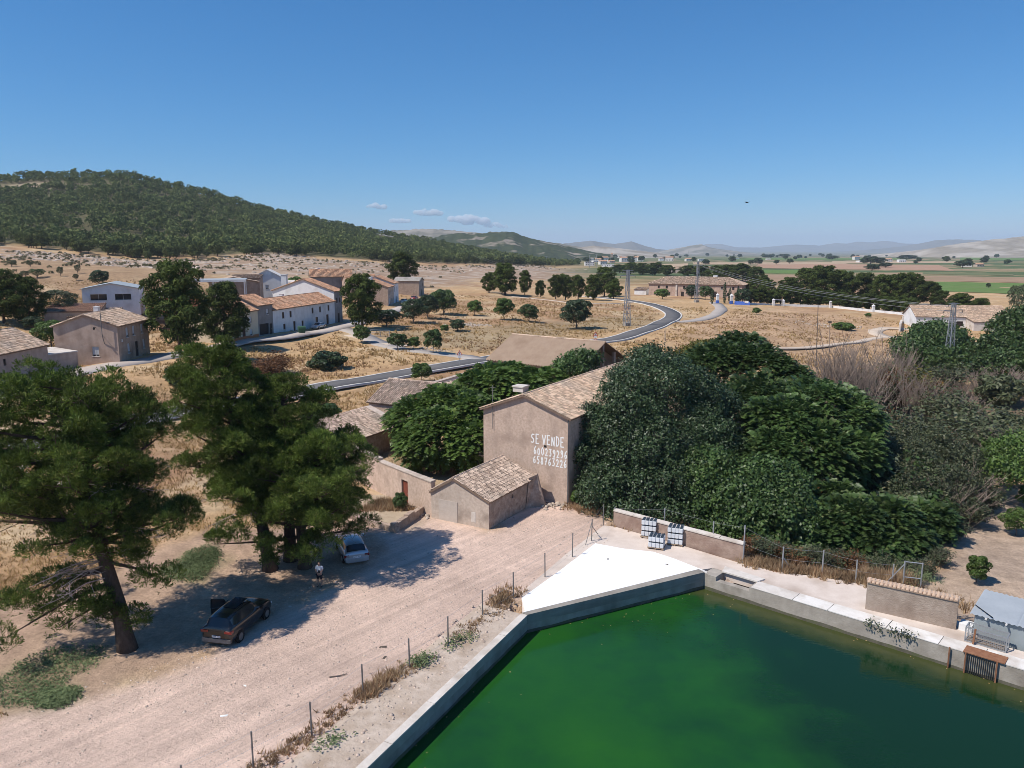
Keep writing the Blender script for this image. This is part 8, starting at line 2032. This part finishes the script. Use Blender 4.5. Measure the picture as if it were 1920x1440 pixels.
for s in (1, -1):
    skin_body('shoe', [((s * .135, .06, .05), (.045, .045)), ((s * .135, -.05, .045), (.048, .04)), ((s * .14, -.15, .035), (.042, .03))], [(0, 1), (1, 2)], M['black'], man)
    for f in range(4): skin_body('finger', [((s * (.07 - .008 * f), -.315, 1.17 - f * .018), .009), ((s * (.045), -.345 - .004 * f, 1.165 - f * .018), .008), ((s * .025, -.335, 1.16 - f * .018), .007)], [(0, 1), (1, 2)], skin, man, 0, 1)
    skin_body('thumb', [((s * .07, -.31, 1.18), .010), ((s * .05, -.32, 1.20), .009), ((s * .03, -.325, 1.205), .008)], [(0, 1), (1, 2)], skin, man, 0, 1)
    m_ = MB(); m_.tube([(s * .028, -.118, 1.665), (s * .028, -.123, 1.665)], .010, 8); m_.build('eye', M['black'], man)
    m_ = MB(); m_.tube([(s * .075, -.02, 1.64), (s * .085, -.02, 1.66), (s * .078, -.02, 1.685)], [.012, .016, .012], 5); m_.build('ear', skin, man)
m_ = MB(); m_.tube([(0, -.118, 1.66), (0, -.138, 1.63), (0, -.12, 1.618)], [.008, .013, .010], 5); m_.build('nose', skin, man)
m_ = MB(); m_.box(-.025, -.118, 1.588, .025, -.110, 1.595); m_.build('mouth', M['door_red'], man)
ct = thing('controller', 'dark remote controller held in both hands by the person in white', 'controller', (pq.x + .065, pq.y - .335, 1.16), math.radians(-12))
m_ = MB(); m_.box(-.09, -.05, -.025, .09, .04, .02); m_.build('case', M['black'], ct); m_ = MB(); m_.box(-.07, .03, .022, .07, .045, .11); m_.build('screen', M['glass'], ct)
for s in (1, -1): m_ = MB(); m_.tube([(s * .06, -.02, .02), (s * .06, -.02, .045)], .008, 6); m_.build('stick', M['steel'], ct)

# scrub dotted over the stony slope
g_ = np.random.default_rng(91); sx, sy = [], []
while len(sx) < 520:
    px = g_.uniform(-60, 1150, 800); yb = np.interp(px, TPX, TYB); yv = yb - g_.exponential(90, 800); xv = (px - 960) / FPX * (yv * math.cos(PITCH) + 3)
    k_m = ((poly_dist(xv, yv, ZONES['stone_scar'][0]) > -6) | (poly_dist(xv, yv, ZONES['scrub'][0]) > 0)) & (fbm(xv / 25, yv / 14, 3, 79) > .45); sx += list(xv[k_m]); sy += list(yv[k_m])
sx, sy = np.array(sx), np.array(sy); sz = terrain(sx, sy); C = np.repeat(np.stack([sx, sy, sz + .25], 1), 26, 0); N = unit(g_.normal(0, 1, C.shape)); N[:, 2] = abs(N[:, 2]); C = C + N * np.repeat(g_.uniform(.4, 1.3, len(sx)), 26)[:, None] * np.array([1, 1, .7])
V, F = leaf_quads(C, N, .8, .6, g_, .6); tag(put('scrub', fastmesh('scrub', V, F, leafmat('dry_scrub', (.12, .115, .06), (.22, .19, .11), None, .15, .8, .1, .2))), 'low dark scrub dotted over the stony slope', kind='stuff')

# ---------------------------------------------------------------- haze of the valley and the small far clouds
hz = MB(); hz.box(-26000, -26000, -60, 26000, 26000, 420)
ho = hz.build('haze', None); ho.display_type = 'WIRE'
hm = bpy.data.materials.new('haze'); hm.use_nodes = True; n_ = hm.node_tree; n_.nodes.clear()
pv = n_.nodes.new('ShaderNodeVolumePrincipled'); pv.inputs['Color'].default_value = (.66, .79, .97, 1); pv.inputs['Density'].default_value = 6.5e-5; pv.inputs['Anisotropy'].default_value = 0.0
om = n_.nodes.new('ShaderNodeOutputMaterial'); n_.links.new(pv.outputs[0], om.inputs['Volume'])
ho.data.materials.append(hm); tag(ho, 'thin haze filling the valley', kind='stuff')

import bmesh
cm = bpy.data.materials.new('cloud'); cm.use_nodes = True; n_ = cm.node_tree; n_.nodes.clear()
pv = n_.nodes.new('ShaderNodeVolumePrincipled'); pv.inputs['Color'].default_value = (1, 1, 1, 1); pv.inputs['Density'].default_value = .010; pv.inputs['Anisotropy'].default_value = -0.25
om = n_.nodes.new('ShaderNodeOutputMaterial'); n_.links.new(pv.outputs[0], om.inputs['Volume'])
gc = random.Random(4)
def cloud(label, spec, Y=30000):
    bm = bmesh.new(); p0 = at(spec[0][0], spec[0][1], Y)
    for px, py, w, h in spec:
        for k in range(22):
            u_ = gc.uniform(-.5, .5); c = at(px + u_ * w, py + (gc.uniform(-.5, .35) * (1 - 2 * abs(u_)) + .15) * h, Y) - p0; r = w * Y / FPX * gc.uniform(.05, .16)
            ret = bmesh.ops.create_icosphere(bm, subdivisions=2, radius=1)
            for v in ret['verts']:
                v.co = Vector((v.co.x * r * 1.3, v.co.y * r * .8, v.co.z * min(r, h * Y / FPX * .6))) + c + Vector((0, gc.uniform(-150, 150) if 0 else 0, 0))
    me = bpy.data.meshes.new('cloud'); bm.to_mesh(me); bm.free(); me.materials.append(cm)
    o = put('cloud', me); o.location = p0; rm = o.modifiers.new('merge', 'REMESH'); rm.mode = 'VOXEL'; rm.voxel_size = 32
    return tag(o, label, 'cloud', kind='stuff')
cloud('small white cloud above the hill, leftmost', [(705, 386, 36, 8), (718, 389, 16, 7)])
cloud('small white cloud, second from the left above the hill', [(797, 396, 40, 12), (812, 399, 34, 8)])
cloud('largest of the small white clouds above the hill', [(868, 408, 46, 16), (892, 413, 46, 12), (925, 421, 30, 9), (945, 424, 18, 12)])
cloud('faint low cloud between the hill clouds', [(750, 413, 34, 7)])

# bits floating on the water
g_ = np.random.default_rng(17); q_ = [WL1 + (WL2 - WL1) * g_.uniform(.05, .98) + nrm(WL1, WL2) * abs(g_.normal(0, 1.6)) for _ in range(26)] + [WL0 + (WL1 - WL0) * g_.uniform(.5, .98) + n01 * abs(g_.normal(0, .9)) for _ in range(16)] + [WL2 + d23 * g_.uniform(.5, 24) + n23 * abs(g_.normal(0, .8)) for _ in range(18)]
C = np.array([(q.x, q.y, WZ + .012) for q in q_]); N = np.zeros_like(C); N[:, 2] = 1
V, F = leaf_quads(C, N, .10, .6, g_, .05); tag(put('floating_leaves', fastmesh('floating_leaves', V, F, M['drygrass'])), 'dry leaves and bits floating on the green water', kind='stuff')

# labels of the look-alikes that stand apart: which one from the left
ORD = 'leftmost,second,third,fourth,fifth,sixth,seventh,eighth,ninth,tenth,eleventh,twelfth,thirteenth,fourteenth,fifteenth,sixteenth,seventeenth,eighteenth,nineteenth,twentieth,twenty-first,twenty-second,twenty-third,twenty-fourth,twenty-fifth,twenty-sixth,twenty-seventh'.split(',')
def by_place(group, text):
    m = sorted((o for o in COL.objects if o.parent is None and o.get('group') == group), key=lambda o: o.location.x / max(o.location.y, 1))
    for i, o in enumerate(m): o['label'] = text % (ORD[i] + ('' if i == 0 else ' from the left'))
for gname, text in (('half-bare shrubs of the thicket', 'half-bare shrub with sparse leaves, %s among its kind in the thicket'), ('leafless shrubs of the thicket', 'leafless grey-brown shrub, %s of the bare ones in the thicket'),
                    ('leafy shrubs of the thicket', 'dense leafy shrub, %s of the leafy ones below the pylon'), ('withered rusty shrubs of the thicket', 'withered rusty-brown shrub, %s of its kind in the green thicket'), ('dry shrubs at the orchard edge', 'dry grey-green shrub at the orchard edge, %s of its kind'),
                    ('reddish dry shrubs by the road', 'reddish dry shrub by the asphalt road behind the tall pine, %s'), ('tall pines of the grove', 'tall pine of the grove behind the boundary wall, %s'), ('low pines along the boundary wall', 'low bushy pine right behind the boundary wall, %s of its row'),
                    ('pines behind the farmhouse', 'dark pine behind the long farmhouse, %s of its row'), ('farm buildings scattered over the plain', 'small pale farm building on the plain, %s of those scattered there'), ('large dark trees beside the farms', 'large dark tree beside a pale farm on the plain, %s of these'),
                    ('cypresses at the farm gate', 'slender dark cypress at the farm gate, %s'), ('small distant pylons before the town', 'small distant pylon before the town, %s'), ('dry bushes behind the path fence', 'dry brownish bush between fence posts and dark trees, %s of its row')):
    by_place(gname, text)
